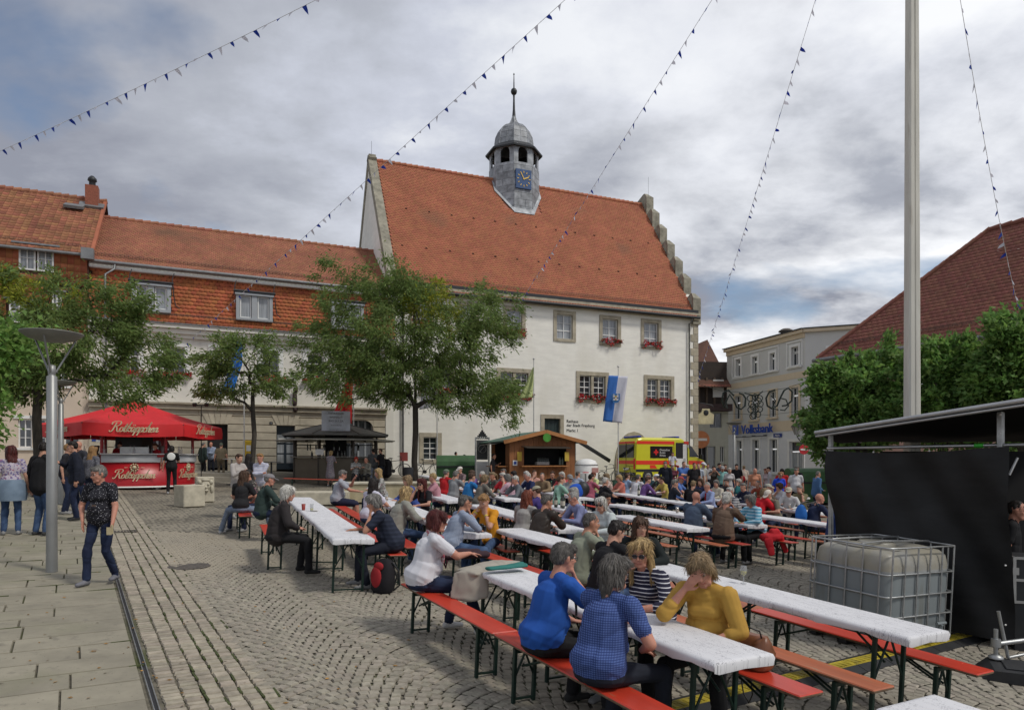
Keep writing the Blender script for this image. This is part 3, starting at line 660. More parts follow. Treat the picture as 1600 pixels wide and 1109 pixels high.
# ---- clock turret
def octa(r,z,ph=math.pi/8):return[Vector((tx+r*math.cos(ph+i*math.pi/4),HW+r*math.sin(ph+i*math.pi/4),z))for i in range(8)]
tu=empty('clock_turret',parent=T.root);tu.location=(0,0,0)
z_cb,z_ab,z_ar,z_ev,z_d0=RZ-3.4,19.95+CZ-1.35,20.75+CZ-1.35,21.05+CZ-1.35,21.45+CZ-1.35
rr_=1.72;ap=rr_*math.cos(math.pi/8)
b=MB();lo_,hi_=octa(rr_,z_cb),octa(rr_,z_ab);b.add(lo_+hi_,[(i,(i+1)%8,8+(i+1)%8,8+i)for i in range(8)]);tbody=b.build('turret_body',m_lead,T.root)
b=MB()
for f_ in range(8):
 A,B=lo_[f_],lo_[(f_+1)%8];nrm=((A+B)/2-Vector((tx,HW,z_cb))).normalized();z=z_cb+.02;row=0
 while z<z_ab-.05:
  h_=.46;nn=2;off=.25 if row%2 else 0
  cuts=[0]+[c for c in(.5+off-.12,)if 0<c<1]+[1]
  for i in range(len(cuts)-1):
   p,q=A.lerp(B,cuts[i]+.012),A.lerp(B,cuts[i+1]-.012);zt=min(z+h_-.02,z_ab-.03);ins=nrm*(.018+.006*((row+i)%2))
   v8=[Vector((p.x,p.y,z)),Vector((q.x,q.y,z)),Vector((q.x,q.y,zt)),Vector((p.x,p.y,zt))]
   pb=MB();pb.add([v+nrm*.001 for v in v8]+[v+ins for v in v8],[(4,5,6,7),(0,1,5,4),(1,2,6,5),(2,3,7,6),(3,0,4,7)])
   if f_ in(0,4,5,6,7)or True:pb.build('lead_panel',m_lead,T.root)if(f_ in(4,5,6,7)and z>RZ-3)else None
  z+=h_;row+=1
for f_ in range(8):
 lo8,hi8=octa(rr_*.985,z_ab),octa(rr_*.985,z_ev);A,B=lo8[f_],lo8[(f_+1)%8];wv=B-A;w_=wv.length;ux=wv.normalized();nrm=Vector((0,0,1)).cross(ux)*-1
 H=z_ev-z_ab;ow=.26*w_;pts=[];b=MB()
 arc_=[(w_/2+ow*math.cos(a),H*.62+ow*math.sin(a)*1.15)for a in np.linspace(0,math.pi,9)]
 def P3(x,z,d=0.0):return A+ux*x+Vector((0,0,z))+nrm*d
 for d in(0.0,-.12):
  vs_=[P3(0,0,d),P3(w_/2-ow,0,d),P3(w_/2-ow,H*.62,d),P3(0,H*.62,d),P3(w_/2+ow,0,d),P3(w_,0,d),P3(w_,H*.62,d),P3(w_/2+ow,H*.62,d)]
  b.add(vs_,[(0,1,2,3),(4,5,6,7)])
  av=[P3(x,z,d)for x,z in arc_];tv=[P3(w_*(1-i/8),H,d)for i in range(9)];b.add(av+tv,[(i,i+1,10+i,9+i)for i in range(8)]);b.add([P3(w_,H*.62,d),P3(w_,H,d),av[0],P3(0,H*.62,d),P3(0,H,d),av[-1]],[(0,1,2),(3,5,4)])
 av=[P3(x,z,0)for x,z in[(w_/2+ow,0)]+arc_+[(w_/2-ow,0)]];bv=[P3(x,z,-.12)for x,z in[(w_/2+ow,0)]+arc_+[(w_/2-ow,0)]];b.add(av+bv,[(i,i+1,12+i-1+0,11+i)for i in range(10)])
 b.build('lantern_panel',m_lead,T.root)
b=MB();b.add(octa(rr_*.97,z_ab+.02)+[Vector((tx,HW,z_ab+.05))],[(i,(i+1)%8,8)for i in range(8)]);b.build('lantern_floor',m_dk,T.root)
b=MB();o1,o2,o3=octa(rr_+.24,z_ev-.12),octa(rr_+.26,z_ev-.02),octa(rr_-.28,z_d0);b.add(octa(rr_-.1,z_ev-.02)+o1+o2+o3,[(8*k+i,8*k+(i+1)%8,8*k+8+(i+1)%8,8*k+8+i)for k in range(3)for i in range(8)]);b.build('lantern_eaves',m_dk,T.root)
prof=[(1.44,0),(1.36,.07),(1.33,.45),(1.27,.85),(1.10,1.22),(.82,1.50),(.50,1.66),(.30,1.84),(.17,2.1),(.10,2.35)];b=MB();prof2=[]
rings=[octa(r,z_d0+z-.04)for r,z in prof];b.add([p for r in rings for p in r],[(8*k+i,8*k+(i+1)%8,8*k+8+(i+1)%8,8*k+8+i)for k in range(len(prof)-1)for i in range(8)])
dome=b.build('dome',m_lead,T.root);b=MB()
for i in range(8):b.path([r[i]for r in rings],.026,4)
for k in(2,3,4):
 for i in range(8):b.tube(rings[k][i],rings[k][(i+1)%8],.014,n=4)
b.build('dome_seams',m_lead,dome)
for i in range(8):
 b=MB();b.path([(r[i]+r[(i+1)%8])/2*1.0 for r in rings[:8]],.018,4);b.build('seam',m_lead,dome)
zt=z_d0+2.25;b=MB();b.lathe([(.13,0),(.085,.5),(.06,1.3),(.075,1.5),(.05,1.55)],(tx,HW,zt),10);b.ell((tx,HW,zt+1.75),(.22,.22,.24),n=12,k=8);b.lathe([(.05,1.95),(.025,2.9),(.06,2.93),(.0,3.05)],(tx,HW,zt),8);b.build('finial',m_dk,T.root)
b=MB()
cz_=T.Z(817,281,HW-ap);b.box((tx,HW-ap-.07,cz_),(1.12,.12,1.28),bev=.01);ck=b.build('clock',mat('clock_blue',(.022,.07,.19),.5,var=.1),T.root)
m_gold=mat('gold_leaf',(.75,.50,.12),.35,.6,var=.1);b=MB();yb=HW-ap-.145
for h_ in range(12):
 a=math.pi/2-h_*math.pi/6;c_,s_=math.cos(a),math.sin(a);b.box((tx+.42*c_,yb,cz_+.46*s_),(.12,.015,.045),rot=Euler((0,-a,0)))
for a,l_,w_ in((118,.44,.05),(22,.30,.07)):
 a=R(a);b.box((tx+l_/2*math.cos(a),yb-.012,cz_+l_/2*math.sin(a)),(l_+.12,.012,w_),rot=Euler((0,-a,0)))
b.build('clock_hand',m_gold,ck)
b=MB()
for sx in(-1,1):b.add([(tx+sx*1.72,HW-.2,RZ+.05),(tx+sx*1.72,HW-.75,RZ-.75*sr+.24),(tx+sx*.72,HW-1.85,RZ-1.85*sr+.24),(tx+sx*.66,HW-1.55,RZ-1.5*sr+.15),(tx+sx*1.50,HW-.55,RZ-.5*sr+.28)],[(0,1,2,3,4)])
b.add([(tx-.74,HW-1.86,RZ-1.86*sr+.23),(tx+.74,HW-1.86,RZ-1.86*sr+.23),(tx+.7,HW-1.5,RZ-1.5*sr+.27),(tx-.7,HW-1.5,RZ-1.5*sr+.27)],[(0,1,2,3)])
b.build('lead_flashing',m_lead,T.root)
bpy.data.objects.remove(tu)
# ------------------------------------------------------------------ l
Mx=Bld(-19.77,32.0,MA,1.45,name='long_house',label='long house with tile-hung upper storey and ashlar ground floor',cat='house')
ML,MD=14.5,9.0;z_led=2.83+CZ-1.45;z_cor=6.6+CZ-1.45;z_gut=9.35+CZ-1.45;z_rid=12.8+CZ-1.45
fw_px=[(190,216),(258,288),(334,361),(410,435),(480,505),(552,576)]
hs=[]
for x0,x1 in fw_px:
 yy=543-(x0-258)*-.045;q=Mx.rect(x0,x1,yy,yy+42);hs.append(q)
wall_holes('upper_wall',m_wall2,Mx.root,0,ML,z_led,z_cor,hs,depth=.18)
for i,q in enumerate(hs):
 b=MB();L0,L1,z0,z1=q
 for sx,xx in((-1,L0-.13),(1,L1+.13)):b.box((xx,-.02,(z0+z1)/2+.05),(.22,.06,z1-z0+.2))
 b.box(((L0+L1)/2,-.03,z1+.16),(L1-L0+.5,.10,.16));b.box(((L0+L1)/2,-.05,z0-.06),(L1-L0+.5,.14,.1))
 b.build('window_surround',m_white,Mx.root);sash(Mx.root,L0,L1,z0,z1,.12,2,3,.05,m=m_greyp if i%2 else m_white,mull=2)
 if i not in(2,):flowers(Mx.root,L0-.25,L1+.35,z0+.05,-.05,.36,70,40+i)
dr1=Mx.rect(324,355.6,662.3,731);dr2=Mx.rect(432,461,664.5,733);ar1=Mx.rect(178,267,678,745);ar2=Mx.rect(540,583,656,728)
ops=[dr1,dr2,ar1,ar2];zc0=-1.0;ch=.40
b=MB();b.add([(0,.06,zc0),(ML-.6,.06,zc0),(ML-.6,.06,z_led),(0,.06,z_led)],[(0,1,2,3)])
wall_holes('ground_floor_wall',m_rust,Mx.root,0,ML-.45,zc0,z_led,[(o[0],o[1],zc0,o[3])for o in ops],y=.03,depth=.35)
z=.08;row=0
while z<z_led-.35:
 cuts=[];xs_=[0]+sorted([v for o in ops if z<o[3]-.02 for v in(o[0],o[1])])+[ML-.48]
 for i in range(0,len(xs_),2):
  a,c=xs_[i],xs_[i+1];nseg=max(1,round((c-a)/2.3));
  for s_ in range(nseg):
   p,q=a+(c-a)*s_/nseg,a+(c-a)*(s_+1)/nseg;b=MB();b.box(((p+q)/2,.005,z+ch/2),(q-p-.006,.05,ch-.045),bev=.012);b.build('ashlar_block',m_rust,Mx.root)
 z+=ch;row+=1
b=MB();b.box((ML/2-.2,-.06,z_led-.16),(ML-.4,.22,.26));b.box((ML/2-.2,-.13,z_led-.01),(ML-.4,.32,.09));b.build('storey_ledge',m_sand,Mx.root)
b=MB();b.box((ML-.24,-.012,(z_led+zc0)/2),(.44,.07,z_led-zc0));b.build('pilaster_strip',m_wall2,Mx.root)
for o in(dr1,dr2):
 cxm=(o[0]+o[1])/2;wv=o[1]-o[0]
 for k in range(5):
  t0,t1=-1+k*.4+.02,-1+(k+1)*.4-.02;zt,zb=o[3]+.78,o[3]+.02;b=MB()
  p=[(cxm+t0*wv/2,zb),(cxm+t1*wv/2,zb),(cxm+t1*wv*.92,zt),(cxm+t0*wv*.92,zt)];b.prism(p,-.05,.03);b.build('lintel_stone',m_rust,Mx.root)
 b=MB();b.box((cxm,.34,(o[2]+o[3])/2),(wv,.05,o[3]-o[2]));dd=b.build('door',m_dark if o is dr1 else mat('dark_blue_door',(.02,.032,.045),.4),Mx.root)
 if o is dr2:
  for sx in(-.25,.25):
   for j in range(3):
    b=MB();b.box((cxm+sx*wv,.30,o[2]+.55+j*.52),(wv*.36,.02,.44));b.build('pane',m_glass2,dd)
  b=MB();b.box((cxm-.16,.26,o[3]-.75),(.36,.02,.2));b.build('notice',m_white,dd)
for o in(ar1,ar2):
 cxm=(o[0]+o[1])/2;wv=o[1]-o[0];b=MB();H=o[3]-o[2]
 b.box((cxm,.34,(o[2]+o[3])/2),(wv,.04,H));gl=b.build('shop_window',m_glass,Mx.root);b=MB()
 for k in range(5):b.box((o[0]+wv*k/4,.30,(o[2]+o[3])/2),(.09,.06,H))
 b.box((cxm,.30,o[3]-.7),(wv,.06,.08));b.build('window_frame',m_greyp,gl)
 b=MB()
 for sx in(-1,1):
  rad=wv*.30;pts=[(cxm+sx*wv/2,o[3]),(cxm+sx*(wv/2-rad),o[3])]+[(cxm+sx*(wv/2-rad+rad*math.sin(a)),o[3]-rad+rad*math.cos(a))for a in np.linspace(0.1,math.pi/2,6)]
  b.prism(pts,-.02,.05)
 b.build('arch_spandrel',m_rust,Mx.root)
b=MB();b.box((Mx.L(150),-.03,Mx.Z(150,686)),(.32,.02,.2));b.build('blue_plaque',mat('sign_blue',(.02,.06,.30),.4),Mx.root)
b=MB();b.box((Mx.L(158),-.03,Mx.Z(158,687)),(.42,.02,.2));b.build('white_plaque',m_white,Mx.root)
b=MB();b.box((Mx.L(423.5),-.035,Mx.Z(423,661)),(.16,.02,.14));hn=b.build('house_number',m_dk,Mx.root);text('1',.11,m_white,Mx.root,(Mx.L(423.5),-.05,Mx.Z(423,661)),(R(90),0,0))
b=MB();b.box((ML/2,-.09,z_cor-.50),(ML,.2,.18));b.box((ML/2,-.17,z_cor-.30),(ML,.36,.22));b.box((ML/2,-.26,z_cor-.09),(ML,.54,.18));b.build('cornice',m_wall2,Mx.root)
b=MB();b.box((ML/2,-.30,z_cor+.02),(ML,.62,.05));b.build('cornice_flashing',m_gut,Mx.root)
kz0,ky0,kz1,ky1=z_cor+.05,-.45,z_gut-.28,.25
b=MB();b.add([(0,ky0+.03,kz0),(ML,ky0+.03,kz0),(ML,ky1+.03,kz1),(0,ky1+.03,kz1)],[(0,1,2,3)]);b.build('tile_hung_wall',m_under,Mx.root)
kl=math.hypot(ky1-ky0,kz1-kz0);KV=(0,(ky1-ky0)/kl,(kz1-kz0)/kl)
dw=[Mx.rect(206,267.5,443,487,-.1),Mx.rect(368.4,425,459,502,-.1),Mx.rect(516,566,473,515,-.1)]
def clipM(u,v):
 z=kz0+v*KV[2];o=np.ones(len(u),bool)
 for q in dw:o&=~((u>q[0])&(u<q[1])&(z>q[2])&(z<q[3]+.05))
 return o
tiles('hung_tiles',(0,ky0,kz0),(1,0,0),KV,ML,kl,.24,.20,m_tile3,Mx.root,clip=clipM,lift=.03)
for q in dw:
 L0,L1,z0,z1=q;yb=-.46;b=MB()
 for x0,x1 in((L0,L0+.16),((L0+L1)/2-.13,(L0+L1)/2+.13),(L1-.16,L1)):b.box(((x0+x1)/2,yb+.15,(z0+z1)/2),(x1-x0,.4,z1-z0))
 b.box(((L0+L1)/2,yb+.14,z0+.07),(L1-L0,.46,.14));b.box(((L0+L1)/2,yb+.12,z1-.05),(L1-L0+.1,.5,.12))
 b.box(((L0+L1)/2,yb+.2,z1+.04),(L1-L0+.22,.62,.05));fr=b.build('dormer_window',m_greyp,Mx.root)
 b=MB();b.tube((L0-.12,yb-.12,z1+.06),(L1+.12,yb-.12,z1+.06),.07,n=8);b.build('dormer_gutter',m_dk,fr)
 c=(L0+L1)/2
 for a0,a1 in((L0+.18,c-.15),(c+.15,L1-.18)):sash(Mx.root,a0,a1,z0+.15,z1-.12,yb+.08,1,1,.055,glass=m_glass2)
 b=MB()
 for sx,xx in((-1,L0-.06),(1,L1+.06)):b.path([(xx,yb-.02,z1+.05),(xx,yb+.05,z1+.35),(xx+.08,yb+.12,z1+.62)],.022,5);
 b.path([(L1+.1,yb-.1,z1-.1),(L1+.12,yb-.08,z1-.45),(L1+.2,yb-.05,z1-.95),(L1+.38,yb-.05,z1-1.1)],.025,5);b.build('awning_bracket',m_dk,fr)
snow_guard(Mx.root,(0,ky0-.02,kz0+.35),(1,0,0),KV,ML)
b=MB();b.box((ML/2,.06,z_gut-.16),(ML,.24,.24));b.build('fascia',m_white,Mx.root)
HWm=4.5;rm_=(z_rid-z_gut)/(HWm+.15);su2=math.hypot(HWm+.15,z_rid-z_gut);V2=(0,(HWm+.15)/su2,(z_rid-z_gut)/su2)
b=MB();b.add([(-.02,-.15,z_gut),(ML,-.15,z_gut),(ML,HWm,z_rid),(-.02,HWm,z_rid),(-.02,MD,z_gut),(ML,MD,z_gut)],[(0,1,2,3),(3,2,5,4)]);b.build('roof',m_under,Mx.root)
tiles('roof_tiles',(0,-.18,z_gut+.02),(1,0,0),V2,ML,su2,.185,.155,m_tile2,Mx.root)
snow_guard(Mx.root,(0,.28,z_gut+.42*rm_),(1,0,0),V2,ML)
b=MB();x=0
while x<ML-.1:b.tube((x,HWm,z_rid+.03),(x+.40,HWm,z_rid+.07),.11,.13,n=8);x+=.38
b.build('ridge_tiles',m_tile2,Mx.root)
b=MB();b.tube((.1,-.25,z_gut-.04),(ML+.1,-.25,z_gut-.04),.085,n=10);b.build('gutter',m_gut,Mx.root)
x=Mx.L(165,-.5);b=MB();b.path([(x+.35,-.25,z_gut-.1),(x+.33,-.32,z_gut-.35),(x,-.62,z_gut-.7),(x,-.66,z_cor+.3),(x-.02,-.2,z_cor-.6),(x-.02,-.12,0)],.05,8);b.build('downpipe',m_gut,Mx.root)
b=MB();b.box((ML/2,MD-.1,4),(ML-.1,.2,11));b.build('back_wall',m_wall2,Mx.root)
bx=Mx.L(461,-.3);b=MB();z=Mx.Z(461,624,-.3)
b.ell((bx,-.22,z),(.12,.1,.55),n=8,k=8);b.ell((bx+.03,-.24,z+.5),(.13,.11,.16),n=8,k=6);b.ell((bx-.05,-.28,z-.15),(.12,.08,.2),n=7,k=5);b.ell((bx+.02,-.18,z-.5),(.14,.12,.16),n=7,k=5)
b.build('carved_figure',mat('dark_bronze',(.05,.03,.03),.6,.3),Mx.root)
# ------------------------------------------------------------------ h
A=Bld(-19.77-.911*12,32.0-.413*12,MA,1.6,name='corner_house',label='taller house with orange tile cladding and brown pantile roof at the left edge',cat='house')
AL=12.0;az_e=11.9-1.6+.0+.0;az_r=15.7-1.6;az_b=8.2-1.6
az_e=proj_z(391,31.9)-1.6;az_mid=proj_z(449,31.9)-1.6;az_b=proj_z(520,31.9)-1.6;az_r=proj_z(315,36.0)-1.6
gw=[A.rect(28,50,654,699),A.rect(53,72,654,699),A.rect(100,124,672,735),A.rect(10,34,560,600),A.rect(84,106,562,602)]
wall_holes('plaster_wall',mat('salmon_plaster',(.60,.50,.40),.9,var=.05,vs=1,bump=.003),A.root,0,AL,-1.5,az_b,gw,depth=.2)
for i,q in enumerate(gw):sash(A.root,q[0],q[1],q[2],q[3],.12,2 if i!=2 else 1,3 if i<2 else 2,.06,mull=2);
for q in gw:
 b=MB();b.box(((q[0]+q[1])/2,-.02,q[3]+.08),(q[1]-q[0]+.3,.08,.14));b.box(((q[0]+q[1])/2,-.04,q[2]-.06),(q[1]-q[0]+.3,.12,.1));b.build('window_surround',m_white,A.root)
for(za,zb_,yy)in((az_b,az_mid-.05,-.05),(az_mid,az_e-.1,-.12)):
 b=MB();b.add([(0,yy+.02,za),(AL,yy+.02,za),(AL,yy+.02,zb_),(0,yy+.02,zb_),(0,.3,za),(AL,.3,za),(0,.3,zb_),(AL,.3,zb_)],[(0,1,2,3),(0,4,5,1),(1,5,7,2)]);b.build('clad_wall',m_under,A.root)
wa=[A.rect(30,84.5,383,421,-.1),A.rect(15,46,470,503,-.1),A.rect(82,97,458,488,-.1)]
def clipA(z0):
 def f(u,v):
  z=z0+v;o=np.ones(len(u),bool)
  for q in wa:o&=~((u>q[0]-.05)&(u<q[1]+.05)&(z>q[2]-.1)&(z<q[3]+.05))
  return o
 return f
m_pan=mat('orange_pantile',(.36,.125,.055),.8,var=.16,vs=1.0,island=.2,hue=.012)
tiles('hung_tiles',(0,-.05,az_b),(1,0,0),(0,0,1),AL,az_mid-az_b-.1,.26,.33,m_pan,A.root,clip=clipA(az_b),rows_off=0,tail=False)
tiles('hung_tiles',(0,-.12,az_mid),(1,0,0),(0,0,1),AL,az_e-az_mid-.2,.26,.33,m_pan,A.root,clip=clipA(az_mid),rows_off=0,tail=False)
for i,q in enumerate(wa):
 b=MB();L0,L1,z0,z1=q;b.box(((L0+L1)/2,-.1,z1+.08),(L1-L0+.5,.5,.08));b.build('window_hood',m_gut,A.root)
 if i==0:c=(L0+L1)/2;sash(A.root,L0,c-.03,z0,z1,-.16,2,2,.07,glass=m_glass2);sash(A.root,c+.03,L1,z0,z1,-.16,2,2,.07,glass=m_glass2)
 else:sash(A.root,L0,L1,z0,z1,-.16,2,2,.07,glass=m_glass2)
HWa=4.5;sa=math.hypot(HWa+.5,az_r-az_e+.3);VA=(0,(HWa+.5)/sa,(az_r-az_e+.3)/sa);ra=(az_r-az_e+.3)/(HWa+.5)
b=MB();b.add([(0,-.5,az_e-.3),(AL+.25,-.5,az_e-.3),(AL+.25,HWa,az_r),(0,HWa,az_r),(0,9.5,az_e-.3),(AL+.25,9.5,az_e-.3)],[(0,1,2,3),(3,2,5,4)]);b.build('roof',m_under,A.root)
tiles('roof_tiles',(0,-.5,az_e-.28),(1,0,0),VA,AL+.2,sa,.27,.30,mat('brown_pantile',(.285,.115,.058),.85,var=.16,vs=1.0,island=.2,hue=.014),A.root,rows_off=0,tail=False,lift=.03)
b=MB();b.prism([(0,-1.5),(9,-1.5),(9,az_b),(0,az_b)],AL-.25,AL-.002,axis='x');b.build('gable_wall',MC['salmon_plaster'],A.root);b=MB();b.prism([(0,az_b),(9,az_b),(9,az_e-.25),(HWa,az_r-.1),(0,az_e-.25)],AL-.25,AL-.002,axis='x');b.build('gable_cladding',m_tile3,A.root)
b=MB();b.add([(AL+.25,-.52,az_e-.36),(AL+.25,HWa,az_r-.05),(AL+.25,HWa,az_r+.12),(AL+.25,-.52,az_e-.18),(AL+.1,-.52,az_e-.36),(AL+.1,HWa,az_r-.05),(AL+.1,HWa,az_r+.12),(AL+.1,-.52,az_e-.18)],[(0,1,2,3),(7,6,5,4),(3,2,6,7),(0,3,7,4)]);b.build('verge_tiles',m_pan,A.root)
b=MB();x=0
while x<AL+.1:b.tube((x,HWa,az_r+.03),(x+.36,HWa,az_r+.08),.12,.14,n=8);x+=.34
b.build('ridge_tiles',m_tile2,A.root)
snow_guard(A.root,(0,.05,az_e+.06),(1,0,0),VA,AL-.3)
cxx=A.L(144,HWa-.6);zc=az_r-.2;b=MB();b.box((cxx,HWa-.55,zc+.15),(.58,.58,1.2));ch_=b.build('chimney',mat('chimney_brick',(.27,.09,.055),.9,var=.2,vs=12),A.root)
b=MB();b.lathe([(.16,0),(.15,.25),(.22,.3),(.2,.42),(.08,.55),(0,.56)],(cxx,HWa-.55,zc+.75),10);b.build('chimney_cowl',m_dk,ch_)
b=MB();b.box((cxx,HWa-.75,zc-.28),(1.1,.5,.12),rot=Euler((math.atan(ra),0,0)));b.build('chimney_flashing',m_gut,ch_)
cx2=A.L(116,HWa-1.2);b=MB();b.box((cx2,HWa-1.2,az_r-1.2*ra+.22),(.85,.75,.14),rot=Euler((math.atan(ra)-.25,0,0)));b.build('skylight',m_gut,A.root)
b=MB();b.box((AL+.05,-.75,az_e-.35),(.5,.35,.5));b.build('rainwater_hopper',m_gut,A.root)
b=MB();b.tube((0,-.6,az_e-.36),(AL+.1,-.6,az_e-.36),.07,n=8);b.build('gutter',m_gut,A.root)
# ------------------------------------------------------------------ b
nearX,nearY=(1258-800)/F*44,44.0;da=math.atan2(-.958,.287)
FX,FY=nearX-.287*8.55,nearY+.958*8.55
Bk=Bld(FX,FY,da,.1,name='bank_building',label='pale grey three-storey corner building with flat roof and blue bank lettering',cat='building')
BL=8.55;bz_r=proj_z(514.5,44)-.1
m_bank=mat('pale_grey_render',(.56,.56,.54),.9,var=.03,vs=.8);m_bank2=mat('peach_band',(.62,.52,.38),.9,var=.03);m_bank3=mat('white_render',(.64,.65,.67),.9,var=.03)
def bzs(px0,px1,pt,pb):return Bk.rect(px0,px1,pt,pb)
topw=[Bk.rect(149,149,0,0)]if False else[]
W3=[(1150.5,1157.5,562,588.5),(1176,1184,558,584.5),(1203.5,1211.5,552.5,579),(1237,1248,543,572)]
W2=[(1149,1158,619,655),(1175,1184,617,656),(1203,1213,612,652),(1237,1248,606,648)]
W1=[(1152,1160,688,735),(1176,1186,687,735),(1203,1214.5,686,738),(1234,1255,690,742)]
q3=[Bk.rect(*r_)for r_ in W3];q2=[Bk.rect(*r_)for r_ in W2];q1=[Bk.rect(*r_)for r_ in W1]
zb1=Bk.Z(1200,675);zb2=Bk.Z(1200,665)
wall_holes('upper_wall',m_bank,Bk.root,0,BL,zb1,bz_r,q3+q2,depth=.22)
wall_holes('ground_floor_wall',m_bank3,Bk.root,0,BL,-2,zb1,q1,depth=.25)
for z,h_,mm in((Bk.Z(1200,594),.42,m_bank2),(zb1+.35,.7,m_bank2)):
 b=MB();b.box((BL/2,-.006,z),(BL,.03,h_));b.build('colour_band',mm,Bk.root)
b=MB();b.box((BL/2,-.08,bz_r-.1),(BL+.1,.4,.2));b.box((BL/2,-.02,bz_r-.35),(BL,.12,.3));b.build('roof_edge',m_bank2,Bk.root)
b=MB();b.box((BL/2,-.12,bz_r+.04),(BL+.2,.5,.06));b.build('roof_flashing',m_dk,Bk.root)
for qs,rows in((q3,2),(q2,2),(q1,2)):
 for i,q in enumerate(qs):
  big=qs is q1 and i==3;b=MB();L0,L1,z0,z1=q
  for xx in(L0-.09,L1+.09):b.box((xx,-.02,(z0+z1)/2),(.16,.07,z1-z0))
  b.box(((L0+L1)/2,-.02,z1+.09),(L1-L0+.36,.08,.18));b.box(((L0+L1)/2,-.07,z0-.07),(L1-L0+.5,.2,.12));b.build('window_surround',m_white if qs is not q2 else m_bank2,Bk.root)
  c=z1-(z1-z0)*.3;sash(Bk.root,L0,L1,c+.02,z1,.15,2 if not big else 1,1,.05);sash(Bk.root,L0,L1,z0,c-.02,.15,2,1,.05,glass=m_glass2 if big else m_glass)
for a0,a1 in((0,2),(3,3)):
 L0,L1=q3[a0][0]-.45,q3[a1][1]+.35;z0,z1=q3[0][2]-.12,q3[0][3]+.28;b=MB();b.box(((L0+L1)/2,-.03,z1),(L1-L0,.08,.09));b.box(((L0+L1)/2,-.05,z0-.05),(L1-L0,.14,.07))
 for xx in(L0,L1):b.box((xx,-.02,(z0+z1)/2),(.08,.06,z1-z0))
 b.build('panel_frame',m_white,Bk.root)
sg=empty('bank_sign',parent=Bk.root);m_blue=mat('sign_letter_blue',(.015,.07,.40),.4)
sx_,sz_=Bk.L(1172,-.3),Bk.Z(1172,671,-.3);text('Volksbank',.92,m_blue,Bk.root,(sx_+.75,-.32,sz_),(R(90),0,0),ext=.04,sx=.92)
b=MB();b.add([(sx_-2.1,-.32,sz_-.3),(sx_-1.35,-.32,sz_-.3),(sx_-1.35,-.32,sz_+.42),(sx_-2.1,-.32,sz_+.42)],[(0,1,2,3)]);b.box((sx_-1.9,-.30,sz_+.05),(.12,.08,.75));b.box((sx_-1.75,-.29,sz_+.05),(.5,.1,.74));b.build('logo',m_blue,Bk.root)
b=MB();b.box((sx_-1.7,-.36,sz_+.12),(.3,.02,.08),rot=Euler((0,.7,0)));b.box((sx_-1.7,-.36,sz_-.05),(.3,.02,.08),rot=Euler((0,-.7,0)));b.build('logo_stroke',m_white,Bk.root)
b=MB();b.box((sx_-.2,-.25,sz_-.5),(3.9,.05,.05));
for xx in(-2,-.9,.2,1.5):b.box((sx_+xx,-.15,sz_-.45),(.04,.3,.04))
b.build('sign_rail',m_dk,Bk.root);bpy.data.objects.remove(sg)
b=MB();b.box((Bk.L(1215,-.05),-.05,Bk.Z(1215,680,-.05)),(.85,.03,.26));b.build('street_plate',mat('plate_blue',(.02,.05,.25),.4),Bk.root);
text('Markt',.2,m_white,Bk.root,(Bk.L(1215,-.05),-.075,Bk.Z(1215,680,-.05)),(R(90),0,0))
c2=math.atan2(-.39,.92);e2=empty('side_wing',(nearX,nearY,.1),c2);B2=Bld.__new__(Bld);B2.X,B2.Y,B2.c,B2.s,B2.zg=nearX,nearY,math.cos(c2),math.sin(c2),.1
bpy.data.objects.remove(e2);
inv=Bk.root
def to_bk(b2):
 m1=Matrix.Translation((FX,FY,.1))@Matrix.Rotation(da,4,'Z');m2=Matrix.Translation((nearX,nearY,.1))@Matrix.Rotation(c2,4,'Z');return m1.inverted()@m2
M2=to_bk(B2)
b=MB();b.M=M2;q=(1.2,3.4,bz_r-2.6,bz_r-1.3)
b.add([(0,0,-2),(9,0,-2),(9,0,bz_r),(0,0,bz_r)],[(0,1,2,3)]);b.build('side_wall',m_bank,Bk.root)
b=MB();b.M=M2;b.box((4.5,-.08,bz_r-.1),(9.2,.3,.2));b.build('roof_edge',m_bank2,Bk.root);b=MB();b.M=M2;b.box((4.5,-.1,bz_r+.04),(9.2,.4,.06));b.build('roof_flashing',m_dk,Bk.root)
b=MB();b.M=M2;b.box((4.5,-.01,zb1+3.6),(9,.03,.5));b.build('colour_band',m_bank2,Bk.root)
for x0,zz in((1.3,bz_r-1.9),(2.2,4.6)):
 b=MB();b.M=M2;b.box((x0+.75,-.02,zz),(1.7,.08,1.5));wf=b.build('window_surround',m_white,Bk.root);b=MB();b.M=M2;b.box((x0+.75,-.07,zz),(1.3,.03,1.2));b.build('pane',m_glass,wf)
b=MB();b.M=M2;zz_=bz_r;b.box((7.6,1.2,bz_r+.5),(.9,.7,1.0));b.build('chimney',MC['chimney_brick'],Bk.root)
b=MB();pts=[(0,0),(BL,0),tuple((M2@Vector((9,0,0)))[:2]),tuple((M2@Vector((9,9,0)))[:2]),(0,9)];b.add([(x,y,bz_r-.02)for x,y in pts],[(0,1,2,3,4)]);b.build('flat_roof',m_dk,Bk.root)
xx=Bk.L(1228,1.0);b=MB();b.lathe([(.15,0),(.13,.35),(.25,.4),(.50,.48),(.46,.56),(.25,.68),(0,.72)],(xx,1.0,bz_r-.02),18);b.build('siren',MC['cast_iron'],Bk.root)
xx=Bk.L(1208,1.0);b=MB();b.box((xx,1.2,bz_r+.2),(1.3,.6,.45));b.build('roof_box',m_dk,Bk.root)
lx0=Bk.L(1263,-.1)if Bk.L(1263,-.1)<BL else BL-.05
lt=Bld(nearX,nearY,c2,0,name='wall_lantern',label='black wrought-iron lantern on a curved bracket on the bank corner',cat='lantern')
lt.root.location.z=proj_z(688,nearY)
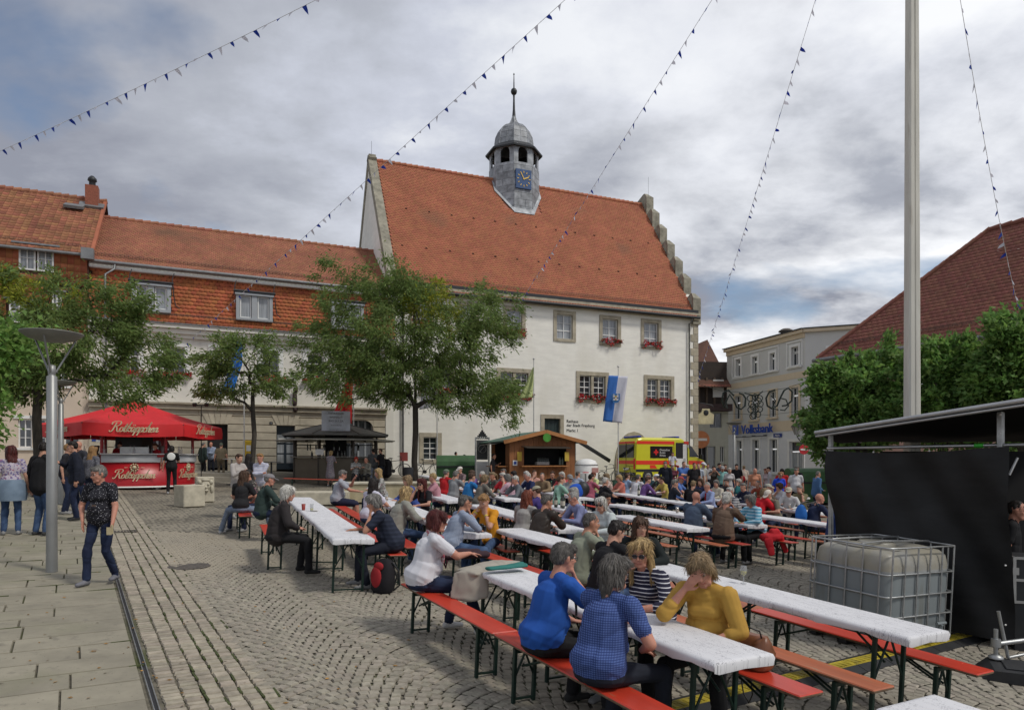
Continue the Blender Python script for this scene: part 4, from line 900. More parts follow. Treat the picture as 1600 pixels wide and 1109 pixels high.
b=MB();b.box((.25,-.05,.0),(.1,.1,.8));b.path([(.25,-.1,-.2),(-.1,-.5,-.25),(-.4,-.7,.1),(-.5,-.8,.35)],.03,5);b.path([(.25,-.1,.3),(-.1,-.4,.1),(-.4,-.7,.1)],.02,5);b.build('bracket',m_dk,lt.root)
b=MB();b.lathe([(.12,.35),(.30,.85)],(-.5,-.8,0),6,smooth=False);b.build('lamp_glass',mat('lantern_glass',(.35,.35,.33),.2,var=.1,alpha=.6),lt.root)
b=MB();b.lathe([(.36,.85),(.2,1.05),(.06,1.1),(.05,1.25),(0,1.28)],(-.5,-.8,0),6,smooth=False);
for i in range(6):a=i*math.pi/3;b.tube((-.5+.12*math.cos(a),-.8+.12*math.sin(a),.35),(-.5+.3*math.cos(a),-.8+.3*math.sin(a),.85),.015,n=4)
b.build('lamp_cap',m_dk,lt.root)
# ------------------------------------------------------------------ o
OX,OY=(1090-800)/F*50,50.0;oa=math.atan2(.10,.995)
O_=Bld(OX-1.2,OY-.1,oa,0.0,name='old_town_house',label='narrow old house with dark timber gallery between town hall and bank',cat='house')
oL=O_.L(1138,0);z1_=O_.Z(1115,632);z2_=O_.Z(1115,607);z3_=O_.Z(1115,590)
hq=[O_.rect(1109,1128,645,668),O_.rect(1106,1118,697,732),O_.rect(1125,1132,697,722),O_.rect(1090,1105,697,740)]
wall_holes('ground_floor_wall',mat('pale_green_render',(.50,.50,.42),.9,var=.05),O_.root,0,oL,-2,z1_-.5,hq,depth=.25)
for i,q in enumerate(hq):sash(O_.root,q[0],q[1],q[2],q[3],.15,2 if i!=1 else 1,1,.05,glass=m_glass if i!=3 else m_dark,m=m_white if i in(2,)else m_greyp)
b=MB();b.box((oL/2,-.3,z1_-.25),(oL,.9,.5));b.build('gallery_roof',mat('dark_shingle',(.05,.03,.03),.8,var=.2),O_.root)
b=MB();b.box((oL/2,.4,(z1_+z2_+1)/2),(oL,.3,z2_-z1_+3));gl=b.build('gallery_wall',mat('dark_timber',(.035,.025,.02),.8),O_.root)
for k in range(6):
 b=MB();b.box((.2+k*oL/6,.2,z1_+.9),(.14,.14,2.2));b.build('gallery_post',mat('weathered_timber',(.10,.07,.05),.8),O_.root)
b=MB();b.box((oL*.8,.15,z1_+1.2),(.8,.1,1.3));b.build('gallery_door',m_bank,O_.root)
b=MB();zr0=O_.Z(1115,605,-.5);zr1=O_.Z(1115,552,5);b.add([(0,-.6,zr0),(oL,-.6,zr0),(oL+.6,5.5,zr1+1.2),(0,5.5,zr1-.6)],[(0,1,2,3)]);b.build('roof',m_under,O_.root)
sv=Vector((0,6.1,zr1-zr0));svl=sv.length;sv.normalize();tiles('roof_tiles',(0,-.6,zr0+.05),(1,0,0),tuple(sv),oL,svl,.25,.25,m_tile4,O_.root)
b=MB();m_or=mat('faded_orange',(.55,.20,.08),.6);b.M=Matrix.Rotation(math.pi/2,4,'X');b.lathe([(0,0),(.62,0),(.62,.04),(0,.04)],(0,0,0),24,smooth=False)
X,Y=atY(1095,49);sgn=empty('faded_sign',(X,Y,proj_z(686.5,Y)),label='round faded orange no-entry sign beside the town hall corner',cat='sign');b.build('sign_disc',m_or,sgn)
b=MB();b.box((0,-.06,0),(.85,.03,.18));b.build('sign_bar',m_white,sgn)
b=MB();b.tube((-.1,.05,.5),(-.6,.4,.5),.03,n=5);b.tube((-.1,.05,-.3),(-.6,.4,-.3),.03,n=5);b.build('sign_arm',m_dk,sgn)
X,Y=atY(1103,47);hs_=empty('hanging_shop_sign',(X,Y,proj_z(652,Y)),label='small cream hanging sign with a curled iron arm by the gallery house',cat='sign')
b=MB();b.prism([(-.5,-.45),(.5,-.45),(.55,.2),(.3,.35),(.25,.6),(-.25,.6),(-.3,.35),(-.55,.2)],-.03,.03);b.build('sign_board',mat('cream_paint',(.65,.58,.36),.6),hs_);b=MB();b.ell((0,-.04,.32),(.18,.03,.2),n=8,k=6);b.build('emblem',m_dk,hs_)
b=MB();b.path([(-1.2,0,.9),(-.4,0,1.0),(.4,0,.85),(.5,0,.7)],.03,5);b.path([(-1.2,0,.3),(-.9,0,.8),(-.5,0,.6),(-.7,0,.4),(-.9,0,.55)],.03,5);b.build('sign_arm',m_dk,hs_)
# ------------------------------------------------------------------ p
Pk=Bld(13.5,30.0,math.atan2(-.856,.518),-.1,name='pink_house',label='pink house with a large dark red hipped tile roof behind the plane trees',cat='house')
pe=proj_z(562,30)-(-.1);pl=24.0;mp_=4.6;pr=proj_z(362,28.5)+.1
phs=[(1.2,2.1,pe-3.0,pe-1.5),(4.2,5.1,pe-3.0,pe-1.5),(7.2,8.1,pe-3.0,pe-1.5),(10.2,11.1,pe-3.0,pe-1.5)]
wall_holes('front_wall',mat('pink_render',(.50,.31,.24),.9,var=.05,vs=1),Pk.root,.35,pl,-2.5,pe,phs,y=.35,depth=.2)
for q in phs:
 sash(Pk.root,q[0],q[1],q[2],q[3],.45,2,2,.06);b=MB();b.box(((q[0]+q[1])/2,.32,q[3]+.07),(q[1]-q[0]+.3,.08,.14));b.build('window_surround',m_white,Pk.root)
b=MB();b.add([(.35,.35,-2.5),(.35,9,-2.5),(.35,9,pe),(.35,.35,pe)],[(0,3,2,1)]);b.build('end_wall',MC['pink_render'],Pk.root)
b=MB();b.add([(-.1,-.1,pe),(pl,-.1,pe),(pl,mp_,pr),(mp_,mp_,pr),(-.1,2*mp_,pe),(pl,2*mp_,pe)],[(0,1,2,3),(0,3,4),(3,2,5,4)]);b.build('roof',m_under,Pk.root)
sp_=math.hypot(mp_+.1,pr-pe);VP_=(0,(mp_+.1)/sp_,(pr-pe)/sp_)
tiles('roof_tiles',(-.1,-.1,pe+.02),(1,0,0),VP_,pl,sp_,.24,.225,m_tile4,Pk.root,lift=.015,clip=lambda u,v:u>v*(mp_+.1)/sp_-.05)
tiles('roof_tiles',(-.1,2*mp_,pe+.02),(0,-1,0),((mp_+.1)/sp_,0,(pr-pe)/sp_),2*mp_+.1,sp_,.24,.225,m_tile4,Pk.root,lift=.015,clip=lambda u,v:(u>v*(mp_)/sp_)&(u<2*mp_+.1-v*mp_/sp_))
b=MB();k=0
d0,d1=Vector((-.1,-.1,pe+.06)),Vector((mp_,mp_,pr+.08));n_=24
for i in range(n_):b.tube(d0.lerp(d1,i/n_),d0.lerp(d1,(i+1.1)/n_),.09,.11,n=7)
for i in range(50):b.tube((mp_+i*.4,mp_,pr+.06),(mp_+i*.4+.44,mp_,pr+.09),.10,.12,n=7)
b.build('ridge_tiles',m_tile4,Pk.root)
snow_guard(Pk.root,(.6,.5,pe+.5*(pr-pe)/mp_),(1,0,0),VP_,pl-1)
b=MB();b.tube((-.2,-.2,pe-.03),(pl,-.2,pe-.03),.085,n=8);b.tube((-.2,-.2,pe-.03),(-.2,2*mp_,pe-.03),.085,n=8);b.build('gutter',m_gut,Pk.root)
b=MB();b.box((pl/2,.15,pe-.12),(pl-.2,.55,.12));b.build('eaves_board',m_wall2,Pk.root)
# ------------------------------------------------------------------ p
def v3(*a):return np.array(a,float)
def nrm(a):return a/max(1e-9,np.linalg.norm(a))
class Body:
 """collects tapered limbs and ellipsoids; they are fused into one skin by a voxel remesh"""
 def __init__(s):s.p=[]
 def cap(s,p0,p1,r0,r1,lab,side=(1,0,0)):
  r0=(r0,r0)if np.isscalar(r0)else r0;r1=(r1,r1)if np.isscalar(r1)else r1
  p0=np.array(p0,float);p1=np.array(p1,float)
  if np.linalg.norm(p1-p0)<1e-4:p1=p0+v3(0,0,.001)
  a=nrm(p1-p0);sd_=np.array(side,float);sd_=sd_-a*sd_.dot(a)
  if np.linalg.norm(sd_)<.05:sd_=np.cross(a,v3(0,1,0))if abs(a[1])<.9 else np.cross(a,v3(0,0,1))
  sd_=nrm(sd_);s.p.append(('c',p0,p1,r0,r1,sd_,np.cross(a,sd_),a,lab))
 def ell(s,c,r,lab,rot=None):s.p.append(('e',np.array(c,float),np.array(r,float),np.eye(3)if rot is None else rot,lab))
 def mesh(s,name,lod):
  V_,F_=[],[];seg=12 if lod<2 else 8;o=0
  for q in s.p:
   if q[0]=='c':
    _,p0,p1,r0,r1,sd_,t,a,lab=q;rings=[];e0=min(r0);e1=min(r1)
    for k in(.12,.45,.78):rings.append((p0-a*e0*math.cos(k*math.pi/2),math.sin(k*math.pi/2),r0))
    rings.append((p0,1,r0));rings.append(((p0+p1)/2,1,((r0[0]+r1[0])/2,(r0[1]+r1[1])/2)));rings.append((p1,1,r1))
    for k in(.78,.45,.12):rings.append((p1+a*e1*math.cos(k*math.pi/2),math.sin(k*math.pi/2),r1))
    for c,sc,r in rings:
     for j in range(seg):th=2*math.pi*j/seg;V_.append(c+sd_*(r[0]*sc*math.cos(th))+t*(r[1]*sc*math.sin(th)))
    n=len(rings)
    for i in range(n-1):
     for j in range(seg):F_.append((o+i*seg+j,o+i*seg+(j+1)%seg,o+(i+1)*seg+(j+1)%seg,o+(i+1)*seg+j))
    F_.append(tuple(o+j for j in range(seg-1,-1,-1)));F_.append(tuple(o+(n-1)*seg+j for j in range(seg)));o+=n*seg
   else:
    _,c,r,rot,lab=q;kk=7
    for i in range(kk+1):
     al=(math.pi*i/kk-math.pi/2)*.97
     for j in range(seg):th=2*math.pi*j/seg;V_.append(c+rot@v3(r[0]*math.cos(al)*math.cos(th),r[1]*math.cos(al)*math.sin(th),r[2]*math.sin(al)))
    for i in range(kk):
     for j in range(seg):F_.append((o+i*seg+j,o+i*seg+(j+1)%seg,o+(i+1)*seg+(j+1)%seg,o+(i+1)*seg+j))
    F_.append(tuple(o+j for j in range(seg-1,-1,-1)));F_.append(tuple(o+kk*seg+j for j in range(seg)));o+=(kk+1)*seg
  me=bpy.data.meshes.new(name);me.from_pydata([tuple(v)for v in V_],[],F_);me.update();return me
 def labels(s,P):
  best=np.full(len(P),9e9);lab=np.zeros(len(P),int)
  for q in s.p:
   if q[0]=='c':
    _,p0,p1,r0,r1,sd_,t,a,lb=q;Lc=np.linalg.norm(p1-p0);d=P-p0;u=d@a;uc=np.clip(u/Lc,0,1);rx=r0[0]+(r1[0]-r0[0])*uc;ry=r0[1]+(r1[1]-r0[1])*uc
    m_=np.minimum(rx,ry);dist=(np.sqrt((d@sd_/rx)**2+(d@t/ry)**2+((u-uc*Lc)/m_)**2)-1)*m_
   else:
    _,c,r,rot,lb=q;d=(P-c)@rot;dist=(np.sqrt(((d/r)**2).sum(1))-1)*r.min()
   k=dist<best;best[k]=dist[k];lab[k]=lb
  return lab
def crease(P,seed):
 a=fold_noise(P*np.array([1,1,1.9]),seed+21,13);return-np.exp(-(a/.10)**2)
def fold_noise(P,seed,sc):
 rr=np.random.default_rng(seed);o=np.zeros(len(P))
 for k in range(7):
  d=rr.normal(size=3);d[2]*=.6;d=nrm(d)*rr.uniform(.6,1.7)*sc;e=rr.normal(size=3)*4
  o+=np.sin(P@d+1.3*np.sin(P@e+rr.uniform(0,6))+rr.uniform(0,6))
 return o/7
def rotm(yaw=0,pitch=0,roll=0):
 return np.array(Euler((R(-pitch),R(roll),0)).to_matrix())if not yaw else np.array(Matrix.Rotation(R(yaw),3,'Z')@Euler((R(-pitch),R(roll),0)).to_matrix())
def ik(S,T,l1,l2,pole):
 d=T-S;L_=np.linalg.norm(d);
 if L_>(l1+l2)*.985:T=S+d/L_*(l1+l2)*.985;L_=(l1+l2)*.985;d=T-S
 a=nrm(d);x=(l1*l1-l2*l2+L_*L_)/(2*L_);h=math.sqrt(max(0,l1*l1-x*x));pl_=np.array(pole,float);pl_=pl_-a*pl_.dot(a);return S+a*x+nrm(pl_)*h,T
def hand(B,wrist,dirn,nor,side,k,curl,lod,lab=0):
 """palm, four unequal bent fingers and a thumb; dirn along the palm, nor out of the palm's back, side +1 right -1 left"""
 dirn=nrm(dirn);nor=nrm(nor-dirn*np.dot(nor,dirn));lat=np.cross(dirn,nor)*side
 pc=wrist+dirn*.05*k;B.cap(wrist+dirn*.012*k,wrist+dirn*.078*k,(.030*k,.016*k),(.038*k,.014*k),lab,side=lat)
 base=wrist+dirn*.085*k;ln=(.078,.086,.080,.062)
 for i in range(4):
  b0=base+lat*(.030-.020*i)*k-dirn*(.004*abs(i-1))*k;l_=ln[i]*k;c1=R(curl*.8);c2=R(curl*1.9);sp=(1.2-i)*.05
  d1=nrm(dirn*math.cos(c1)-nor*math.sin(c1)+lat*sp);d2=nrm(dirn*math.cos(c2)-nor*math.sin(c2)+lat*sp*.5)
  m1=b0+d1*l_*.52;B.cap(b0,m1,.0088*k,.0082*k,lab);B.cap(m1,m1+d2*l_*.46,.0082*k,.0068*k,lab)
 t0=wrist+dirn*.022*k+lat*.026*k;t1=t0+nrm(dirn*.62+lat*.66-nor*(.25+curl*.006))*.038*k;t2=t1+nrm(dirn*.85+lat*.2-nor*(.3+curl*.01))*.034*k
 B.cap(t0,t1,.013*k,.0105*k,lab);B.cap(t1,t2,.0105*k,.0085*k,lab)
SKIN,TOP,BOT,SHOE,LIP,ACC,TOP2=range(7)
def head_frame(c,rot):return lambda x,y,z:c+rot@v3(x,y,z)
def make_person(pose='sit',h=1.72,girth=1.0,fem=False,lean=6,yaw=0,pitch=8,roll=0,hands=('table','table'),sleeve='short',legs='trousers',spread=.11,knee=None,twist=0,hair='short',long_=0,step=0,dress=False,vest=False,rise=0.0,bust=None,feet=None):
 """returns Body, hair Body, head centre, head rotation, k; front is +Y, own right is +X"""
 B=Body();k=h/1.74;gth=girth;wd=(.93 if fem else 1.0)
 tw=np.array(Matrix.Rotation(R(twist),3,'Z'))
 hipz=.49+.085 if pose=='sit' else .915*k
 P0=v3(0,0,hipz+.03*k);lr=R(lean);sp=lambda t:P0+v3(0,math.sin(lr*(.55+.45*t))*t,math.cos(lr*(.55+.45*t))*t)*k-v3(0,.018*math.sin(math.pi*t/.52),0)*(1 if pose=='sit' else .3)
 P1,P2,P3=sp(.17),sp(.34),sp(.505);fwd=v3(0,1,0)
 X_=tw@v3(1,0,0);gy=1+(gth-1)*1.35
 B.ell(P0-v3(0,.0,.0),(.172*k*gth*(1.04 if fem else 1),.125*k*gy,.115*k),BOT)
 if pose=='sit':B.ell(P0+v3(0,-.03,-.035),(.175*k*gth,.13*k*gy,.09),BOT)
 wr=.143*wd if fem else .160;wy=.108 if fem else .122
 B.cap(P0+v3(0,0,.055*k),P1,(.160*k*gth,.118*k*gy),(wr*k*gth,wy*k*gy),TOP,X_)
 B.cap(P1,P2,(wr*k*gth,wy*k*gy),(.158*k*(1+(gth-1)*.6)*wd,.116*k*(1+(gth-1)*.8)),TOP,X_)
 B.cap(P2,P3-v3(0,0,.075*k),(.158*k*(1+(gth-1)*.6)*wd,.116*k),(.118*k*wd,.082*k),TOP,X_)
 if gth>1.04:B.ell(P1+v3(0,.055*k*gy,-.03),(.135*k*gth,.10*k*gy,.13*k),TOP)
 if pose=='sit' and sleeve!='jacket':B.cap(P0+v3(0,-.03,.05),P0+v3(0,0,.12),(.186*k*gth,.146*k*gy),(.164*k*gth,.124*k*gy),TOP);B.ell(P0+v3(0,.05,-.01),(.15*k*gth,.12*k*gy,.07),TOP)
 if pose!='sit' and legs!='skirt' and sleeve!='jacket':B.cap(P0+v3(0,0,.03*k),P0+v3(0,0,.12*k),(.182*k*gth,.138*k*gy),(.160*k*gth,.122*k*gy),TOP)
 if fem or bust:
  B.cap(P2+tw@v3(-.070*k,.080*k,-.035*k),P2+tw@v3(.070*k,.080*k,-.035*k),(.064*k,.072*k*gth**.5),(.064*k,.072*k*gth**.5),TOP,(0,0,1))
 shw=.172*k*wd*(1+(gth-1)*.35);sz=P3-v3(0,0,.055*k)
 SH=[sz+tw@v3(-shw,0,0),sz+tw@v3(shw,0,0)]
 B.cap(sz-X_*shw*.98-v3(0,0,.008),sz-X_*.05*k+v3(0,0,.030*k),.060*k,.058*k,TOP);B.cap(sz+X_*shw*.98-v3(0,0,.008),sz+X_*.05*k+v3(0,0,.030*k),.060*k,.058*k,TOP)
 rot=rotm(yaw+twist,pitch,roll);hk=k**.5*1.0;nb=P3-v3(0,.0,.02*k)
 hc=P3+v3(0,.022+math.sin(lr)*.10,.135*k)+rot@v3(0,.012,0)-v3(0,0,.0)
 hc=hc+np.array([math.sin(R(roll))*.04,0,-abs(math.sin(R(roll)))*.01])+v3(0,0,-.012*max(0,pitch-15)/15)
 B.cap(nb,hc+rot@v3(0,-.02,-.07),(.056*k,.058*k),(.052*k*(.92 if fem else 1),.055*k),SKIN)
 H=lambda x,y,z:hc+rot@(v3(x,y,z)*hk)
 B.ell(H(0,-.012,.028),(.075*hk,.096*hk,.088*hk),SKIN,rot);B.ell(H(0,.018,-.030),(.064*hk,.074*hk,.082*hk),SKIN,rot)
 B.cap(H(-.030,.050,-.084),H(.030,.050,-.084),.026*hk*(.9 if fem else 1.1),.026*hk*(.9 if fem else 1.1),SKIN);B.ell(H(0,.070,-.092),(.021*hk,.018*hk,.017*hk),SKIN,rot)
 B.cap(H(0,.084,.012),H(0,.106,-.024),.0085*hk,.0115*hk,SKIN);B.cap(H(-.011,.094,-.028),H(.011,.094,-.028),.008*hk,.008*hk,SKIN)
 B.cap(H(-.032,.078,.034),H(.032,.078,.034),.011*hk,.011*hk,SKIN)
 B.cap(H(-.018,.0825,-.058),H(.018,.0825,-.058),.0065*hk,.0065*hk,LIP);B.ell(H(0,.086,-.0615),(.015*hk,.008*hk,.006*hk),LIP,rot)
 for s_ in(-1,1):B.ell(H(s_*.074,-.008,-.008),(.009*hk,.019*hk,.031*hk),SKIN,rot@np.array(Euler((0,s_*.25,0)).to_matrix()));B.ell(H(s_*.042,.052,-.02),(.022*hk,.022*hk,.022*hk),SKIN,rot)
 sc=1+(gth-1)*.5;HP_=[]
 for i,s_ in((0,-1),(1,1)):
  S=SH[i];hd=hands[i];l1,l2=.285*k,.25*k;opt=None
  if isinstance(hd,tuple):T,pole,hdir,hn,curl=hd;T=np.array(T,float)
  elif hd=='table':T=v3(s_*.10,.40,.80)+v3(0,0,0);pole=(s_*1.0,-.2,-.5);hdir=v3(-s_*.55,.8,-.02);hn=v3(0,0,1);curl=14
  elif hd=='reach':T=v3(s_*.12,.50,.82);pole=(s_*.8,-.2,-.8);hdir=v3(-s_*.2,1,0);hn=v3(0,0,1);curl=20
  elif hd=='chin':T=H(s_*.045,.105,-.175);pole=(s_*.25,.9,-1.0);hdir=nrm(H(s_*.02,.07,-.09)-T);hn=rot@v3(s_*.3,.95,0);curl=48
  elif hd=='cheek':T=H(s_*.115,.085,-.13);pole=(s_*.4,.8,-1.0);hdir=nrm(H(s_*.06,.06,-.02)-T);hn=rot@v3(s_*.9,.35,0);curl=55
  elif hd=='brow':T=H(s_*.135,.125,-.05);pole=(s_*.6,.7,-1);hdir=nrm(H(-s_*.02,.10,.05)-T);hn=rot@v3(s_*.2,1,.25);curl=12
  elif hd=='lap':T=v3(s_*.09,.30,.70);pole=(s_*1,-.5,-.2);hdir=v3(-s_*.5,.85,-.1);hn=v3(0,0,1);curl=18
  elif hd=='thigh':T=v3(s_*.15,.26,.70);pole=(s_*1,-.7,.2);hdir=v3(-s_*.1,.95,-.25);hn=v3(0,0,1);curl=14
  elif hd=='cross':T=sp(.24)+v3(-s_*.13,.20*gy,0);pole=(s_*1,-.1,-.9);hdir=v3(-s_*1,.1,.15);hn=v3(0,1,0);curl=20
  elif hd=='hang':T=v3(s_*(.235*gth+.03),.03,.80*k);pole=(s_*.5,-1,0);hdir=v3(-s_*.05,.06,-1);hn=v3(s_*1,0,0);curl=22
  elif hd=='swing':T=v3(s_*(.26),.16,.83*k);pole=(s_*.4,-1,0);hdir=v3(0,.35,-1);hn=v3(s_*1,0,0);curl=30
  elif hd=='pocket':T=v3(s_*.17*gth,.10,.92*k);pole=(s_*1,-.6,0);hdir=v3(-s_*.1,.1,-1);hn=v3(s_*1,.2,0);curl=5
  elif hd=='hip':T=v3(s_*.17*gth,.02,1.0*k);pole=(s_*1,-.5,0);hdir=v3(-s_*.6,.6,-.3);hn=v3(s_*.7,.3,.4);curl=20
  elif hd=='hold':T=sp(.30)+v3(s_*.07,.30,0);pole=(s_*.7,-.3,-1);hdir=v3(-s_*.4,.8,.3);hn=v3(s_*.6,0,-.5);curl=45
  elif hd=='phone':T=sp(.52)+v3(s_*.05,.32,.02);pole=(s_*.8,-.1,-1);hdir=v3(-s_*.4,.6,.6);hn=v3(s_*.5,.3,-.2);curl=45
  elif hd=='drink':T=H(s_*.03,.16,-.11);pole=(s_*1,.1,-.9);hdir=nrm(H(0,.10,-.06)-T);hn=rot@v3(s_*.8,.5,0);curl=50
  E_,T=ik(S,T,l1,l2,pole);ud=nrm(E_-S);fd=nrm(T-E_);HP_.append((T,fd,nrm(np.array(hdir,float))))
  B.cap(S,E_,.048*k*sc,.040*k*sc,SKIN if sleeve in('short','none')else TOP);B.cap(E_,T,(.040*k*sc),(.025*k),SKIN if sleeve!='long' else TOP)
  if sleeve=='short':B.cap(S,S+(E_-S)*.62,.066*k*sc,.060*k*sc,TOP)
  elif sleeve=='long':B.cap(S,E_,.063*k*sc,.054*k*sc,TOP);B.cap(E_,T-fd*.01,.054*k*sc,.036*k*sc,TOP)
  elif sleeve=='mid':B.cap(S,E_,.063*k*sc,.055*k*sc,TOP);B.cap(E_,E_+(T-E_)*.35,.055*k*sc,.046*k*sc,TOP)
  elif sleeve=='jacket':B.cap(S,E_,.072*k*sc,.062*k*sc,TOP);B.cap(E_,T-fd*.015,.060*k*sc,.044*k*sc,TOP)
  else:B.cap(S-ud*.0,S+ud*.05,.058*k,.055*k,TOP)
  hand(B,T,hdir,hn,s_,k,curl,0)
 B.hands=HP_
 lt_,ls_=.43*k,.42*k;tr=.082*k*(1+(gth-1)*.8)
 for i,s_ in((0,-1),(1,1)):
  if pose=='sit':
   hp=v3(s_*.085*k,.02,hipz);kn=hp+v3(s_*(spread),.42*k,-.055)*1.0
   if knee:kn=hp+np.array(knee[i],float)
   fo=(feet[i]if feet else(0,-.03+.10*(1 if i else-1)*.5))
   an=v3(kn[0]+fo[0],kn[1]+fo[1],.085+rise)
   d=an-kn;
   if np.linalg.norm(d)>ls_:kn=np.array([kn[0],kn[1],kn[2]])
  else:
   hp=v3(s_*.088*k,0,hipz);st=step*s_;an=v3(s_*(.10+spread*.3)*k,st*.30,.085+(.03 if st<0 else 0));kn,an=ik(hp,an,lt_,ls_,(0,1,0))
  lab_c=BOT if legs in('trousers','jeans')else SKIN
  B.cap(hp,kn,tr if legs!='skirt' else tr*.95,.062*k,BOT)
  if legs=='shorts':B.cap(hp,hp+(kn-hp)*.85,tr*1.18,.086*k,BOT)
  if lab_c==BOT:B.cap(kn,an+nrm(kn-an)*.02,.066*k,.056*k,BOT);B.cap(kn,an,.05*k,.034*k,SKIN)
  else:B.cap(kn,kn+(an-kn)*.35,.054*k,.058*k,SKIN);B.cap(kn+(an-kn)*.35,an,.056*k,.036*k,SKIN)
  ft=v3(s_*.04,1,0)if pose=='sit' else v3(s_*.18,1,0);ft=nrm(ft);az=an[2]-.085
  B.cap(v3(an[0],an[1]-.035,.045+az),v3(an[0],an[1],.045+az)+ft*.06*k,(.036*k,.040),(.042*k,.034),SHOE);B.cap(v3(an[0],an[1],.042+az)+ft*.06*k,v3(an[0],an[1],.034+az)+ft*.155*k,(.043*k,.034),(.038*k,.026),SHOE);B.cap(v3(an[0],an[1]-.01,.05+az),an+v3(0,0,.01),.04*k,.040*k,SHOE)
 if legs=='skirt':
  if pose=='sit':B.cap(v3(0,0,hipz),v3(0,.36*k,hipz-.03),(.19*k*gth,.10*k),(.20*k*gth,.10*k),BOT)
  else:B.cap(v3(0,0,hipz+.05*k),v3(0,0,hipz-.42*k),(.17*k*gth,.13*k),(.24*k,.20*k),BOT)
 if sleeve=='jacket' or dress:
  B.cap(P0+v3(0,0,-.02 if pose=='sit' else-.07*k),P1,(.182*k*gth,.138*k*gy),(.160*k*gth,.126*k*gy),TOP);B.cap(P1,P2,(.160*k*gth,.126*k*gy),(.170*k*gth**.5,.130*k),TOP)
 Hh=Body();hr=hair
 if hr!='bald':
  fl={'short':.0,'crop':-.004,'curly':.012,'bob':.008,'long':.008,'pony':.0,'mullet':.010,'fringe':.006,'thin':-.003}.get(hr,0)
  Hh.ell(H(0,-.022,.040),((.079+fl)*hk,(.098+fl)*hk,(.088+fl)*hk),0,rot)
  low=hr in('short','crop','thin','pony');Hh.ell(H(0,-.048,.010 if low else 0),((.076+fl)*hk,(.068+fl)*hk,((.066 if low else .085)+fl)*hk),0,rot)
  if hr in('short','curly','mullet','bob','fringe','long','pony'):Hh.cap(H(-.045,.042,.082),H(.045,.042,.082),(.030+fl)*hk,(.034+fl)*hk,0)
  if hr in('bob','long','fringe','mullet','curly'):
   for s_ in(-1,1):Hh.cap(H(s_*.068,-.012,.03),H(s_*.074,-.02,-.05),(.026*hk,.045*hk),(.022*hk,.042*hk),0,side=tuple(rot@v3(1,0,0)))
  if hr in('fringe',):Hh.cap(H(-.04,.078,.062),H(.04,.078,.062),.024*hk,.024*hk,0);Hh.cap(H(-.055,.06,.05),H(-.05,.066,.02),.02*hk,.014*hk,0);Hh.cap(H(.055,.06,.05),H(.05,.066,.02),.02*hk,.014*hk,0)
  if hr=='bob':Hh.cap(H(0,-.06,-.02),H(0,-.06,-.085),(.075*hk,.04*hk),(.070*hk,.035*hk),0,side=tuple(rot@v3(1,0,0)));Hh.cap(H(-.05,.06,.075),H(-.062,.045,.01),.026*hk,.014*hk,0);Hh.cap(H(.05,.06,.075),H(.062,.045,.01),.026*hk,.014*hk,0)
  if hr=='mullet':Hh.cap(H(0,-.075,-.02),H(0,-.085,-.17),(.070*hk,.035*hk),(.045*hk,.018*hk),0,side=tuple(rot@v3(1,0,0)))
  if hr=='long':
   zz=long_ or .28
   Hh.cap(H(0,-.055,-.02),H(0,-.085,-zz*.95),(.082*hk,.045*hk),(.085*hk,.025*hk),0,side=tuple(rot@v3(1,0,0)))
   for s_ in(-1,1):Hh.cap(H(s_*.074,.0,.0),H(s_*.082,-.005,-.12),(.022*hk,.042*hk),(.024*hk,.042*hk),0,side=tuple(rot@v3(1,0,0)));Hh.cap(H(s_*.082,-.005,-.12),H(s_*.088,.02,-zz),(.024*hk,.042*hk),(.020*hk,.03*hk),0,side=tuple(rot@v3(1,0,0)))
   Hh.cap(H(-.05,.055,.078),H(-.068,.03,0),.026*hk,.016*hk,0);Hh.cap(H(.05,.055,.078),H(.068,.03,0),.026*hk,.016*hk,0)
  if hr=='pony':Hh.cap(H(0,-.11,.03),H(0,-.16,-.02),.03*hk,.026*hk,0);Hh.cap(H(0,-.16,-.02),H(0,-.15,-.16),.026*hk,.012*hk,0)
 return B,Hh,hc,rot,hk
JOBS=[]
VOX=(.0082,.0135,.021,.030)
def queue(body,name,lod,mats,parent,seed,hairk=False,fold=.007,hs=1.0,strand=0.0):
 me=body.mesh(name,lod);o=bpy.data.objects.new(name,me);col.objects.link(o);o.parent=parent
 m=o.modifiers.new('r','REMESH');m.mode='VOXEL';m.voxel_size=VOX[lod]*hs
 s_=o.modifiers.new('s','SMOOTH');s_.factor=.5;s_.iterations=2 if lod<1 else 1
 JOBS.append((o,body,mats,seed,hairk,fold,strand));return o
